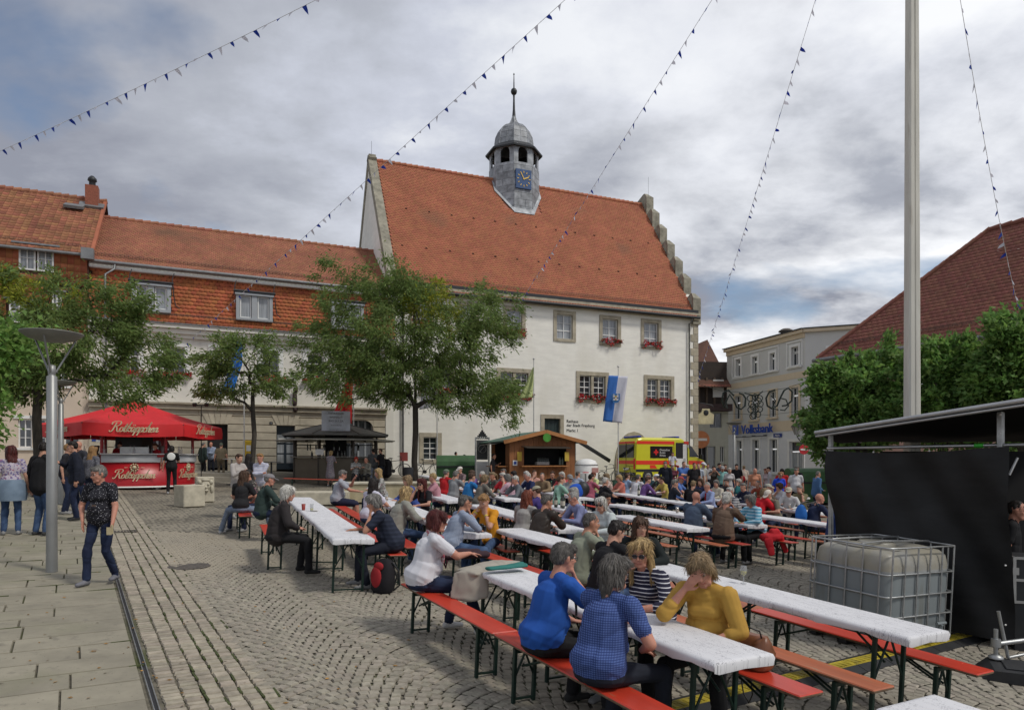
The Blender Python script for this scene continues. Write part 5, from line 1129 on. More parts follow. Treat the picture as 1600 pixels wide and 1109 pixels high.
def run_jobs():
 dg=bpy.context.evaluated_depsgraph_get();dg.update();new=[]
 for j in JOBS:
  new.append(bpy.data.meshes.new_from_object(j[0].evaluated_get(dg)))
 for(o,body,mats,seed,hairk,fold,strand),me in zip(JOBS,new):
  old=o.data;o.modifiers.clear();n=len(me.vertices);co=np.empty(n*3,np.float32);me.vertices.foreach_get('co',co);co=co.reshape(-1,3).astype(float)
  no=np.empty(n*3,np.float32);me.vertices.foreach_get('normal',no);no=no.reshape(-1,3).astype(float)
  me.materials.clear()
  for m in mats:me.materials.append(m)
  m_=len(me.polygons);fc=np.empty(m_*3,np.float32);me.polygons.foreach_get('center',fc);fc=fc.reshape(-1,3).astype(float)
  if not hairk:
   lf=body.labels(fc);lv=body.labels(co);me.polygons.foreach_set('material_index',np.minimum(lf,len(mats)-1).astype(np.int32))
   cl=np.isin(lv,(TOP,BOT,ACC,TOP2));d=fold_noise(co,seed,17)*fold+fold_noise(co,seed+5,38)*fold*.35+crease(co,seed)*fold*.55;co[cl]+=no[cl]*d[cl,None]
  else:
   d=fold_noise(co*np.array([1,1,.30]),seed,95)*strand+fold_noise(co,seed+3,30)*strand*.9+fold_noise(co*np.array([1,1,.4]),seed+9,220)*strand*.5;co+=no*d[:,None]
  me.vertices.foreach_set('co',co.astype(np.float32).ravel());me.polygons.foreach_set('use_smooth',np.ones(m_,bool));me.update();o.data=me;me.name=o.name;bpy.data.meshes.remove(old)
  if hairk and body.lod<2:strands(o,me,mats[0],body.lod,body.crown,seed,body.short)
 JOBS.clear()
def strands(o,me,m,lod,crown,seed,short=False):
 rr=np.random.default_rng(seed);n=len(me.vertices);co=np.empty(n*3,np.float32);me.vertices.foreach_get('co',co);co=co.reshape(-1,3);no=np.empty(n*3,np.float32);me.vertices.foreach_get('normal',no);no=no.reshape(-1,3)
 k=2600 if lod==0 else 700;i=rr.integers(0,n,k);p=co[i].astype(float);nn=no[i].astype(float);t=p-crown;t[:,2]-=.03;t+=rr.normal(size=(k,3))*.022;t-=nn*(t*nn).sum(1)[:,None];t/=np.linalg.norm(t,axis=1)[:,None]+1e-6;s_=np.cross(t,nn)
 ln=rr.uniform(.025,.075,(k,1))*(.42 if short else 1);wd=rr.uniform(.0012,.0026,(k,1))*(1 if lod==0 else 1.8);lift=rr.uniform(.001,.007,(k,1));P=[]
 for u,w_,h_ in((0,1,-.001),(.5,.8,1.0),(1,.25,.55)):
  c=p+t*ln*u+nn*(h_*lift if h_>0 else h_)-nn*ln*u*u*.10;c[:,2]-=ln[:,0]*u*u*.12;P+=[c-s_*wd*w_,c+s_*wd*w_]
 V_=np.stack(P,1).reshape(-1,3);b0=6*np.arange(k)[:,None];f=np.concatenate([b0+np.array([[0,1,3,2]]),b0+np.array([[2,3,5,4]])]);obj('hair_strands',npmesh('hair_strands',V_,f,strandm(m),True),o,kind='stuff')
def strandm(m):
 c=HAIRC[m.name.split('_')[1].split('.')[0]];return mat('strand_'+m.name,c,.5,var=.1,island=.55,spec=.4)
SKINS={'p':(.50,.27,.19),'t':(.44,.215,.14),'r':(.50,.235,.165)}
HAIRC={'grey':(.20,.19,.175),'lgrey':(.36,.345,.32),'white':(.60,.58,.53),'blond':(.45,.31,.14),'dblond':(.26,.18,.095),'brown':(.085,.045,.026),'dark':(.018,.013,.011),'red':(.20,.05,.025),'maroon':(.10,.018,.016),'vred':(.50,.035,.02),'ginger':(.36,.20,.08),'sgrey':(.115,.105,.095)}
def skinm(k):
 m=mat('skin_'+k,SKINS[k],.55,var=.06,vs=14,spec=.35);b=m.node_tree.nodes['Principled BSDF']
 b.inputs['Subsurface Weight'].default_value=.08;b.inputs['Subsurface Radius'].default_value=(.02,.008,.004);return m
def hairm(k):
 c=HAIRC[k];m=mat('hair_'+k,c,.62,var=.0,vs=45,c2=tuple(x*.28 for x in c),stretch=(1,1,.14),bump=.004,bs=90,spec=.3);return m
def cloth(color,pat=None,c2=None,name=None,rough=.85):
 nm='cloth_%s_%s'%(name or '_'.join('%02d'%int(v*100)for v in color),pat or 'plain')
 if nm in MC:return MC[nm]
 m=mat(nm,color,rough,var=.07,vs=5,bump=.0012,bs=260,spec=.25)
 if pat is None:return m
 ax,vec=axes(m);n,l,b=nodes_of(m);c2=c2 or(.7,.7,.7)
 def wave(sock,f_,th,ph=0.0):return mth(m,'GREATER_THAN',mth(m,'SINE',mth(m,'MULTIPLY',mth(m,'ADD',sock,ph),f_)),th)
 if pat=='stripe':over(m,wave(ax[2],190,.72),c2)
 elif pat=='widestripe':over(m,wave(ax[2],105,.25),c2)
 elif pat=='plaid':
  a1=mth(m,'ADD',ax[0],ax[1]);over(m,wave(ax[2],420,.35),c2);over(m,wave(a1,420,.35),(.015,.03,.11))
 elif pat=='check':
  a1=mth(m,'ADD',ax[0],ax[1]);over(m,wave(ax[2],330,.5),c2);over(m,wave(a1,330,.5),c2)
 elif pat=='dots':
  vo=n.new('ShaderNodeTexVoronoi');vo.inputs['Scale'].default_value=46;l(vec,vo.inputs['Vector']);over(m,mth(m,'LESS_THAN',vo.outputs['Distance'],.20),c2)
 elif pat=='floral':
  over(m,noise_fac(m,26,.54,.58),c2);over(m,noise_fac(m,31,.60,.63),(.28,.10,.16))
 elif pat=='denim':over(m,noise_fac(m,5,.45,.8),c2)
 return m
DENIM=lambda:cloth((.035,.065,.14),'denim',(.09,.15,.26),'denim');DDEN=lambda:cloth((.012,.018,.045),'denim',(.025,.04,.085),'darkdenim');BLK=lambda:cloth((.012,.012,.014),name='black')
NP_=[0]
def person(label,loc,face,lod=2,top=(.3,.3,.3),pat=None,c2=None,bottom=None,shoes=(.25,.25,.25),skin='p',hc='grey',glasses=None,hat=None,extra=None,group=None,tname=None,rough=.85,mats=None,wb=(),phone=None,**kw):
 """face: world direction the person faces, degrees anticlockwise from +X"""
 NP_[0]+=1;seed=NP_[0];rz=R(face-90);X,Y=loc[:2];z=g(X,Y)+(loc[2]if len(loc)>2 else 0)
 root=empty('person',(X,Y,z),rz,label,'person',group)
 B,Hh,hcn,rot,hk=make_person(**kw)
 bm_=bottom if bottom is not None else DDEN();tm_=cloth(top,pat,c2,tname,rough)
 ms=[skinm(skin),tm_,bm_,cloth(shoes,name='shoe%02d'%int(shoes[0]*100)),mat('lip',(.36,.12,.09),.5),tm_,tm_]
 if kw.get('legs')=='skirt' and kw.get('dress'):ms[2]=tm_
 body=queue(B,'body',lod,ms,root,seed,fold=.011 if lod<2 else .006)
 H=lambda x,y,z_:hcn+rot@(v3(x,y,z_)*hk)
 Hh.lod=lod;Hh.short=kw.get('hair','short')in('short','crop','thin','pony');Hh.crown=hcn+rot@v3(0,-.03,.13)*hk;B.lod=9
 if Hh.p:queue(Hh,'hair',lod,[hairm(hc)],root,seed,True,hs=.72 if lod==0 else .8,strand=.009 if kw.get('hair')not in('curly','long')else .013)
 q=rot
 if lod<=1:
  for s_ in(-1,1):
   if glasses!='sun':
    b=MB();b.ell(H(s_*.029,.0715,.008),(.0135*hk,)*3,0,8,6);ey=b.build('eye',mat('eye_white',(.55,.52,.5),.2,var=0),root)
    b=MB();b.ell(H(s_*.029,.0815,.006),(.0062*hk,.0045*hk,.0062*hk),0,8,5,rot=Matrix(rot).to_euler());b.build('iris',mat('iris_dark',(.03,.025,.02),.15),ey)
    b=MB();b.path([H(s_*.014,.087,.013),H(s_*.028,.0885,.019),H(s_*.043,.078,.012)],.0034*hk,5);b.build('eyelid',skinm(skin),root)
   b=MB();b.path([H(s_*.012,.0895,.033),H(s_*.028,.0905,.040),H(s_*.048,.080,.033)],[.0030*hk,.0040*hk,.0022*hk],5);b.build('eyebrow',hairm(hc),root)
 if glasses:
  b=MB()
  for s_ in(-1,1):
   pts=[H(s_*(.031+.0225*math.cos(a)),.098-(.004 if math.cos(a)>.5 else 0),.004+.017*math.sin(a))for a in np.linspace(0,2*math.pi,12,endpoint=False)]
   b.path(pts,.0018 if glasses!='sun' else .003,4,closed=True);b.path([H(s_*.053,.094,.010),H(s_*.078,.06,.012),H(s_*.080,-.01,.004)],.0022,4)
   if glasses=='sun':b.ell(H(s_*.031,.0965,.004),(.026*hk,.006*hk,.019*hk),1,10,6,rot=Matrix(rot).to_euler())
  b.tube(H(-.009,.099,.008),H(.009,.099,.008),.0022,n=5);b.build('sunglasses' if glasses=='sun' else 'glasses',[m_dk,mat('dark_lens',(.008,.007,.008),.08,spec=.8)],root)
 if hat:
  hcol,hkind=hat;b=MB();e=Matrix(rot).to_euler()
  for i in range(7):
   pass
  ring=[]
  for kx in range(5):
   a=kx/4*math.pi/2*.97;ring.append([H((.088*math.cos(a))*math.cos(t),-.012+(.106*math.cos(a))*math.sin(t),.052+.075*math.sin(a))for t in np.linspace(0,2*math.pi,14,endpoint=False)])
  b.add([p for r_ in ring for p in r_],[(i*14+j,i*14+(j+1)%14,(i+1)*14+(j+1)%14,(i+1)*14+j)for i in range(4)for j in range(14)],0,True);b.add(ring[4],[tuple(range(14))])
  if hkind=='cap':
   pts=[(-.070,.062),(-.066,.12),(-.035,.158),(0,.17),(.035,.158),(.066,.12),(.070,.062)]
   b.add([H(x,y,.052-.02*(y-.06)/.1)for x,y in pts]+[H(x,y,.047-.03*(y-.06)/.1)for x,y in pts],[tuple(range(7)),tuple(range(13,6,-1))]+[(i,i+7,i+8,i+1)for i in range(6)])
  b.build('cap',cloth(hcol,name='hat%02d%02d'%(int(hcol[0]*99),int(hcol[1]*99))),root)
 for i in wb:
  T_,fd_,_=B.hands[i];b=MB();b.tube(T_-fd_*.035,T_-fd_*.015,.033,.032,14);b.build('wristband',mat('wristband_yellow',(.62,.50,.06),.5),root)
 if phone is not None:
  T_,fd_,hd_=B.hands[phone];b=MB();b.box(T_+hd_*.13,(.075,.012,.15),rot=Euler((-.5,0,.3)),bev=.004);b.build('phone',m_dk,root)
 if extra:extra(root,H,rot,hk)
 return root
def on_line(px,kind,c):
 k=(px-800)/F;Y=c/(.868*k+.497)if kind=='v' else c/(.917*k+.4);return k*Y,Y
FW,BW,FV,BV=23.6,203.6,29.8,209.8
def band(side,colr=(.75,.65,.05)):
 def f(root,H,rot,hk):pass
 return f
# ------------------------------------------------------------------ b
m_redt=mat('red_lacquered_board',(.52,.045,.022),.32,var=.10,vs=3,stretch=(.4,3,3),spec=.5,obj_rand=.10)
over(m_redt,noise_fac(m_redt,9,.66,.74,(.5,3,1)),(.36,.13,.07))
m_orgt=mat('faded_orange_board',(.42,.115,.045),.5,var=.14,vs=3,stretch=(.3,4,3),obj_rand=.12)
over(m_orgt,noise_fac(m_orgt,9,.60,.70,(.4,3,1)),(.30,.17,.10))
m_edge=mat('worn_wood_edge',(.16,.10,.06),.8,var=.3,vs=14)
m_leg=mat('dark_green_steel',(.008,.030,.022),.45,.2,var=.25,vs=6)
m_cloth=mat('printed_table_cloth',(.64,.64,.66),.75,var=.03,vs=2,bump=.002,bs=9)
def scribble(m,sx,sy,th,colr,rot):
 n,l,b=nodes_of(m);_,vec=axes(m,'Object',(sx,sy,1),(0,0,rot));t=n.new('ShaderNodeTexNoise');t.inputs['Scale'].default_value=1;t.inputs['Detail'].default_value=1.5;t.inputs['Distortion'].default_value=.8;l(vec,t.inputs['Vector'])
 a=mth(m,'ABSOLUTE',mth(m,'SUBTRACT',t.outputs['Fac'],.5));f_=mth(m,'LESS_THAN',a,.014)
 _,v2=axes(m,'Object',(2.2,7,1),(0,0,rot));t2=n.new('ShaderNodeTexNoise');t2.inputs['Scale'].default_value=2.5;l(v2,t2.inputs['Vector'])
 over(m,mth(m,'MULTIPLY',mth(m,'MULTIPLY',f_,mth(m,'GREATER_THAN',t2.outputs['Fac'],th)),.55),colr)
scribble(m_cloth,42,26,.50,(.05,.05,.07),.12);scribble(m_cloth,75,40,.54,(.08,.08,.11),-.35)
def furniture(top_w,H,Lh,mt,name,th=.028):
 """template meshes: board, leg, brace"""
 b=MB();b.box((0,0,H-th/2),(Lh,top_w,th),bev=.008);me=b.mesh(name+'_board',[mt,m_edge])
 for p in me.polygons:
  if abs(p.normal.z)<.5 or p.normal.z<-.5:p.material_index=1
 return me
BENCH={};TABLE={}
def leg_mesh(H,half):
 b=MB();b.box((0,0,(H-.03)/2),(.034,.030,H-.03),bev=.004);return b.mesh('leg',m_leg)
def brace_mesh(H,half,dx_):
 b=MB();b.box((0,0,H-.055),(.03,2*half,.028))
 b.tube((0,-half,H*.42),(0,0,H-.07),.010,n=6);b.tube((0,half,H*.42),(0,0,H-.07),.010,n=6)
 b.tube((0,half*.25,H*.62),(dx_*.34,half*.25,H-.04),.010,n=6);b.tube((0,-half*.25,H*.62),(dx_*.34,-half*.25,H-.04),.010,n=6);return b.mesh('brace',m_leg)
bl_,tl_=leg_mesh(.48,.095),leg_mesh(.76,.20);bbr={s_:brace_mesh(.48,.095,s_)for s_ in(-1,1)};tbr={s_:brace_mesh(.76,.20,s_)for s_ in(-1,1)}
bfoot=MB().box((0,0,.035),(.022,.19,.016)).mesh('foot_bar',m_leg);tfoot=MB().box((0,0,.035),(.022,.40,.016)).mesh('foot_bar',m_leg)
bseat={c:furniture(.255,.49,2.2,m_redt if c=='red' else m_orgt,'bench')for c in('red','orange')};
FCNT={'b':0,'t':0}
def bench(x,y,ang,colr,label,short=1.0):
 r=empty('beer_bench',(x,y,g(x,y)),ang,label,'bench','folding benches along the tables',slope=True)
 o=obj('seat',bseat[colr],r)
 if short!=1:o.scale=(short,1,1)
 for sx in(-1,1):
  for sy in(-1,1):obj('leg',bl_,r,loc=(sx*.78*short,sy*.095,0))
  obj('brace',bbr[-sx],r,loc=(sx*.78*short,0,0));obj('foot_bar',bfoot,r,loc=(sx*.78*short,0,0))
 return r
tboard=furniture(.50,.765,2.19,m_orgt,'table',.026)
def cloth_mesh(L_,seed):
 rr=random.Random(seed);nx_,b=26,MB();prof=[(-.275,-.055),(-.283,-.02),(-.272,.004),(-.235,.010),(0,.0095),(.235,.010),(.272,.004),(.283,-.02),(.275,-.055)];vs_=[]
 ph=[rr.uniform(0,6)for _ in range(4)]
 xs_=[(-L_/2-.012,-.075),(-L_/2-.014,-.02),(-L_/2-.004,-.004)]+[(-L_/2+.02+(L_-.04)*i/(nx_-6),0)for i in range(nx_-5)]+[(L_/2+.004,-.004),(L_/2+.014,-.02),(L_/2+.012,-.075)]
 for i,(x,zd)in enumerate(xs_):
  for j,(y,z)in enumerate(prof):
   e=abs(y)>.26;wv=.010*math.sin(x*9+ph[0]+(3 if y>0 else 0))+.006*math.sin(x*23+ph[1]);zz=z+(wv if e and z<-.03 else 0)+(.0015*math.sin(x*17+ph[2])*math.sin(y*30+ph[3])if not e else 0)
   zz=min(zz,.010+zd+(.008*math.sin(y*40+ph[0])if zd<-.05 else 0));vs_.append((x,y*(.985 if zd<-.03 else 1),zz))
 nx_=len(xs_)-1
 k=len(prof);b.add(vs_,[(i*k+j,i*k+k+j,i*k+k+j+1,i*k+j+1)for i in range(nx_)for j in range(k-1)],0,True);return b.mesh('tablecloth',m_cloth)
CM={}
def table(x,y,ang,L_,label,cl):
 r=empty('beer_table',(x,y,g(x,y)),ang,label,'table','folding beer tables',slope=True);o=obj('table_top',tboard,r);s_=L_/2.2;o.scale=(s_,1,1)
 for sx in(-1,1):
  for sy in(-1,1):obj('leg',tl_,r,loc=(sx*.80*s_,sy*.20,0))
  obj('brace',tbr[-sx],r,loc=(sx*.80*s_,0,0));obj('foot_bar',tfoot,r,loc=(sx*.80*s_,0,0))
 key=(round(L_,2),FCNT['t']%4);FCNT['t']+=1
 if key not in CM:CM[key]=cloth_mesh(L_,FCNT['t'])
 z=Vector((-GX,-GY,1)).normalized();c=obj('tablecloth',CM[key],None,cl,'tablecloth','white printed tablecloths');m_=r.matrix_world.copy()if False else Matrix.Identity(4)
 xx=Vector((math.cos(ang),math.sin(ang),0));xx=(xx-z*xx.dot(z)).normalized();yy=z.cross(xx);mm=Matrix((xx,yy,z)).transposed().to_4x4();mm.translation=Vector((x,y,g(x,y)))+z*.768;c.matrix_world=mm
 return r
OR=('first','second','third','fourth','fifth')
AV,AW=math.atan2(-.868,.497),math.atan2(-.917,.4)
def row(fr,c,near,n,R_,L_=2.2,left=None,right=None,lc=None,rc=None):
 fn,ang=(V,AV)if fr=='v' else(W,AW)
 def wh(i,k):return '' if k==1 else(', nearest one' if i==0 else(', farthest one' if i==k-1 else ', %s one'%OR[i]))
 for i in range(n):
  x,y=fn(c,near-L_*(i+.5));table(x,y,ang,L_,'green-legged beer table in the %s row%s'%(R_,wh(i,n)),'white printed cloth on the %s row%s'%(R_,wh(i,n)))
 for side,sp_,colr in(('left',left,lc),('right',right,rc)):
  if not sp_:continue
  off,nr,cnt=sp_
  for i in range(cnt):
   x,y=fn(c+off,nr-2.22*i-1.1);cc=(colr[i]if colr and i<len(colr)else random.choice(['red','red','orange']))
   bench(x,y,ang,cc,'%s bench %s of the %s row%s'%(cc if cc=='red' else 'faded orange',side,R_,wh(i,cnt)))
row('v',3.50,-3.14,2,'blue T-shirt man',1.76,(-.63,-2.95,2),(.58,-3.05,2),['red','red'],['red','red'])
row('v',5.40,-3.02,3,'water tank',2.2,(-.72,-2.91,3),(.42,-2.80,3),['orange','orange','red'],['red','orange','red'])
row('v',3.74,-.02,1,'bottom right corner',2.2)
row('w',1.69,-9.22,3,'leftmost',2.2,(-.81,-11.05,1),(.70,-9.55,3),['red'],['red','red','red'])
x,y=W(.58,-14.65-1.1);bench(x,y,AW,'red','red bench end under the long-haired woman in pale blue jeans')
row('w',3.52,-9.55,3,'orange T-shirt man',2.2,(-.72,-10.2,3),(.66,-9.6,3),['red','red','red'],['red','red','orange'])
row('w',5.40,-9.95,2,'leather jacket man',2.2,(-.64,-10.3,2),(.62,-9.9,2),['orange','red'])
row('w',5.25,-15.3,1,'short table behind the sunglasses woman',2.2,(-.62,-15.3,1),None)
row('w',6.95,-15.85,2,'red T-shirt and green cap',2.2,(-.68,-15.9,2),(.65,-15.9,2))
row('w',7.15,-12.1,1,'clustered wine bottles',2.2,(-.6,-12.0,1),(.6,-12.0,1),['red'],['red'])
row('w',9.3,-16.4,2,'tables below the wooden hut',2.2,(-.68,-16.4,2),(.65,-16.4,2))
row('v',8.95,-9.0,1,'empty table left of the bald man',2.2,(-.68,-8.9,1),(.38,-8.72,1),['orange'],['orange'])
row('v',10.72,-9.2,2,'turquoise blouse woman',2.2,(-.82,-8.72,2),(.45,-8.68,2),['red','orange'],['red','orange'])
row('w',11.75,-14.4,2,'empty tables below the ambulance rear',2.2,(-.70,-14.3,2),(.62,-14.2,2),['orange','red'])
row('v',12.65,-6.9,2,'empty tables reaching behind the curtain',2.2,(-.7,-6.8,2),(.62,-6.8,2),['orange','red'],['red','orange'])
row('w',13.85,-12.6,2,'blue backpack man',2.2,(-.7,-12.6,2),(.62,-12.5,1),['red','red'])
row('w',13.70,-18.5,2,'white cap man by the ambulance',2.2,(-.7,-18.4,2),(.7,-18.4,2))
row('w',15.75,-15.4,1,'bowed man in the cream cap',2.2,(-.7,-15.4,1),(.7,-15.4,1))
row('w',18.7,-17.7,1,'farthest right, by the bank',2.2,(-.7,-17.6,1),None)
row('w',8.0,-25.2,1,'lone table by the big trunk',2.2)
x,y=at(488,748,.49);bench(x,y,R(12),'red','lone red bench standing in front of the brown wine kiosk')
# ------------------------------------------------------------------ s
def on(fr,c,s_,h,name,label,cat,build,rz=0.0):
 x,y=(V if fr=='v' else W)(c,s_);r=empty(name,(x,y,g(x,y)+h),rz,label,cat);build(r);return r
m_bot=mat('dark_green_bottle',(.012,.022,.010),.08,spec=.8);m_lab=mat('cream_label',(.55,.52,.42),.6);m_clear=mat('clear_glass',(.5,.52,.54),.05,var=.02,alpha=.35,spec=.8)
def bottle(r,lab=m_lab,cap_=None):
 b=MB();b.lathe([(.034,0),(.038,.01),(.038,.19),(.030,.215),(.0145,.245),(.0135,.31),(.016,.312),(.016,.325),(0,.326)],n=14);b.build('bottle_glass',m_bot,r)
 b=MB();b.lathe([(.0388,.06),(.0388,.16)],n=14);b.build('bottle_label',lab,r)
 b=MB();b.lathe([(.0165,.27),(.0170,.327),(0,.329)],n=10);b.build('capsule',cap_ or mat('foil_green',(.02,.09,.05),.3,.5),r)
def glass(r,liquid=(.02,.08,.35)):
 b=MB();b.lathe([(.026,0),(.034,.13),(.032,.13),(.025,.006)],n=14);b.build('glass_wall',m_clear,r);b=MB();b.lathe([(.024,.006),(.029,.05),(0,.05)],n=12);b.build('drink',mat('drink%d'%int(liquid[2]*100),liquid,.1),r)
TZ=.785
on('v',5.55,-7.02,TZ,'water_bottle','tall clear plastic water bottle with green cap and pale label by the dark-haired girl','bottle',lambda r:(MB().lathe([(.040,0),(.042,.02),(.042,.19),(.038,.21),(.042,.23),(.036,.27),(.016,.30),(.016,.31)],n=14).build('plastic_body',mat('clear_plastic',(.42,.47,.48),.1,var=.02,alpha=.5,spec=.8),r),MB().lathe([(.0425,.08),(.0425,.18)],n=14).build('bottle_label',mat('aqua_label',(.25,.48,.52),.5),r),MB().lathe([(.018,.305),(.018,.33),(0,.331)],n=12).build('bottle_cap',mat('green_cap',(.01,.14,.08),.4),r),MB().lathe([(.0415,.005),(.0415,.07)],n=14).build('base_band',mat('green_base',(.08,.30,.22),.3),r)))
on('v',3.35,-4.22,TZ,'drinking_glass','small glass with a blue logo in front of the woman in stripes','glass',lambda r:(glass(r,(.35,.35,.36)),MB().lathe([(.0305,.02),(.0325,.075)],n=14).build('blue_print',mat('print_blue',(.05,.12,.45),.4),r)))
on('w',3.30,-10.9,TZ,'wine_bottle','dark wine bottle in front of the red-haired woman in sunglasses','bottle',bottle)
on('v',10.55,-9.85,TZ,'wine_bottle','dark wine bottle with white label by the woman in turquoise','bottle',bottle)
b=MB();b.box((0,0,.003),(.22,.15,.004));x,y=V(10.7,-9.55);o=b.build('green_card',mat('lime_card',(.28,.55,.12),.6),None,'lime green card lying on the cloth beside the woman in turquoise','card',loc=(x,y,g(x,y)+TZ),rot=(GY,-GX,.5))
for i,(c,s_)in enumerate(((7.0,-13.6),(7.1,-13.5),(7.2,-13.62),(7.05,-13.35))):on('w',c,s_,TZ,'wine_bottle','%s dark wine bottle in the cluster behind the leather jacket man'%('leftmost','second','rightmost','foremost')[i],'bottle',bottle)
on('w',1.5,-12.9,TZ,'paper_cup','red paper cup on the far end of the left table','cup',lambda r:MB().lathe([(.028,0),(.036,.11),(.034,.11),(.026,.01),(0,.01)],n=14).build('cup_wall',mat('red_paper',(.28,.03,.02),.5),r))
on('w',1.62,-12.7,TZ,'paper_cup','clear cup with yellow drink beside the red paper cup','cup',lambda r:glass(r,(.5,.45,.08)))
on('w',1.95,-9.75,TZ,'sunglasses_case','small black case lying on the leftmost table near its end','case',lambda r:MB().box((0,0,.012),(.13,.05,.024),bev=.008).build('case_shell',mat('black_plastic',(.01,.01,.01),.35),r),rz=.3)
on('w',3.75,-9.75,TZ,'camera','black camera lying on the table end by the man in the orange T-shirt','camera',lambda r:(MB().box((0,0,.045),(.14,.07,.09),bev=.012).box((0,0,.10),(.055,.05,.03),bev=.008).build('camera_body',mat('black_plastic',(.01,.01,.01),.35),r),MB().tube((0,-.03,.045),(0,-.13,.045),.038,.036,16).build('lens',m_dk,r),MB().path([(-.07,0,.08),(-.13,-.03,.01),(-.10,-.12,.006),(.02,-.18,.006),(.12,-.1,.006),(.07,0,.08)],.006,5).build('strap',m_dk,r)),rz=-.4)
for i,(c,s_,dsc)in enumerate(((6.9,-16.6,'short dark cup near the grey-haired man with the yellow wristband'),(11.7,-15.0,'x'),(13.0,-19,'x'))):
 if dsc!='x':on('w',c,s_,TZ,'dark_cup',dsc,'cup',lambda r:MB().lathe([(.03,0),(.035,.1),(.03,.1),(0,.02)],n=12).build('cup_wall',m_dk,r))
m_beige=cloth((.36,.33,.28),name='beigejacket');m_teal=cloth((.035,.17,.15),name='teal');m_aub=cloth((.045,.025,.032),name='aubergine')
def blob(parts,name,m,lab,cat,vox=.012,loc=(0,0,0),rz=0,parent=None,fold=.012,seed=3):
 B=Body()
 for p in parts:B.cap(*p)
 root=parent or empty(name,loc,rz,lab,cat);o=queue(B,'fabric',1,[m],root,seed,fold=fold,hs=vox/VOX[1]);
 return root
x,y=V(3.46,-6.5);z0=g(x,y)+.79
blob([((-.24,-.25,-.02),(.12,.12,.02),(.16,.035),(.15,.03),TOP),((.1,.1,.02),(.30,.22,.01),(.13,.03),(.06,.02),TOP),((-.24,-.27,-.03),(-.26,-.32,-.28),(.15,.030),(.17,.028),TOP,(1,-.3,0)),((-.1,-.3,-.06),(-.12,-.34,-.25),(.10,.03),(.11,.03),TOP)],'beige_jacket',m_beige,'beige jacket draped over the far end of the front table','jacket',loc=(x,y,z0),rz=.0,seed=11)
x2,y2=V(3.50,-6.2);blob([((-.2,-.12,.02),(.16,.12,.02),(.07,.025),(.09,.03),TOP)],'teal_garment',m_teal,'folded teal garment sticking out under the beige jacket','jacket',loc=(x2,y2,z0+.015),seed=12)
x3,y3=V(3.30,-6.85);blob([((-.2,.0,.05),(.25,.16,.05),(.08,.05),(.07,.04),TOP),((-.1,.05,.1),(.15,.15,.09),(.06,.03),(.05,.03),TOP)],'dark_jacket',m_aub,'dark aubergine jacket under the hands of the red-haired woman','jacket',loc=(x3,y3,z0+.03),seed=13)
x,y=V(10.95,-9.0);m_redc=cloth((.50,.02,.03),name='redjacket');blob([((-.16,.0,.06),(.18,.05,.07),(.12,.09),(.13,.10),TOP),((.0,0,.14),(.12,.0,.16),(.10,.06),(.08,.05),TOP),((.2,.0,.04),(.3,-.03,-.22),(.07,.04),(.05,.03),TOP),((-.16,-.1,.03),(-.12,-.15,-.25),(.10,.03),(.08,.03),TOP)],'red_jacket',m_redc,'bright red jacket heaped on the bench end behind the woman in turquoise','jacket',loc=(x,y,g(x,y)+.49),rz=.3,seed=14,vox=.014)
m_bag=mat('brown_leather',(.20,.075,.032),.38,var=.2,vs=9,bump=.002,bs=60,spec=.5)
x,y=V(4.16,-3.62);bg_=empty('leather_bag',(x,y,g(x,y)+.495),AV+.1,'brown leather handbag on the bench beside the woman in the yellow jumper','bag')
b=MB();rings=[]
for z,hx,hy in((0,.155,.085),(.03,.175,.10),(.12,.185,.105),(.20,.165,.075),(.245,.15,.045),(.25,.13,.03)):
 rings.append([(hx*np.sign(math.cos(t))*abs(math.cos(t))**.55+.006*math.sin(5*t+z*40),hy*np.sign(math.sin(t))*abs(math.sin(t))**.7+.006*math.sin(7*t+z*30),z)for t in np.linspace(0,2*math.pi,28,endpoint=False)])
b.add([p for r_ in rings for p in r_],[(i*28+j,i*28+(j+1)%28,(i+1)*28+(j+1)%28,(i+1)*28+j)for i in range(5)for j in range(28)],0,True);b.add(rings[-1],[tuple(range(28))]);b.build('bag_body',m_bag,bg_)
b=MB();b.path([(-.12,-.03,.24),(-.13,-.07,.30),(0,-.12,.335),(.13,-.07,.30),(.12,-.03,.24)],.007,6);b.build('strap',mat('black_leather',(.012,.011,.01),.4),bg_)
b=MB();b.path([(-.14,.03,.24),(-.19,.09,.20),(-.20,.12,.0),(-.16,.14,-.28),(-.11,.14,-.34),(-.07,.13,-.26),(-.10,.1,.05),(-.1,.05,.23)],.006,6);b.build('strap',MC['black_leather'],bg_)
x,y=at(598,925);bp_=empty('backpack',(x,y,g(x,y)),R(-30),'red and black backpack leaning on the ground behind the man in the navy jacket','backpack')
b=MB();rings=[]
for z,w_,d_,oy in((0,.13,.09,0),(.05,.16,.12,0),(.2,.165,.12,.01),(.34,.15,.10,.03),(.43,.11,.07,.045),(.46,.05,.03,.05)):rings.append([(w_*np.sign(math.cos(t))*abs(math.cos(t))**.6,oy+d_*np.sign(math.sin(t))*abs(math.sin(t))**.7,z)for t in np.linspace(0,2*math.pi,24,endpoint=False)])
b.add([p for r_ in rings for p in r_],[(i*24+j,i*24+(j+1)%24,(i+1)*24+(j+1)%24,(i+1)*24+j)for i in range(5)for j in range(24)],0,True);b.add(rings[-1],[tuple(range(24))]);b.build('bag_body',cloth((.015,.014,.017),name='black nylon'),bp_)
b=MB();b.ell((-.03,-.105,.22),(.095,.035,.15),n=14,k=8);b.ell((.0,-.085,.37),(.085,.035,.06),n=12,k=6);b.build('front_pocket',cloth((.33,.025,.03),name='red nylon'),bp_)
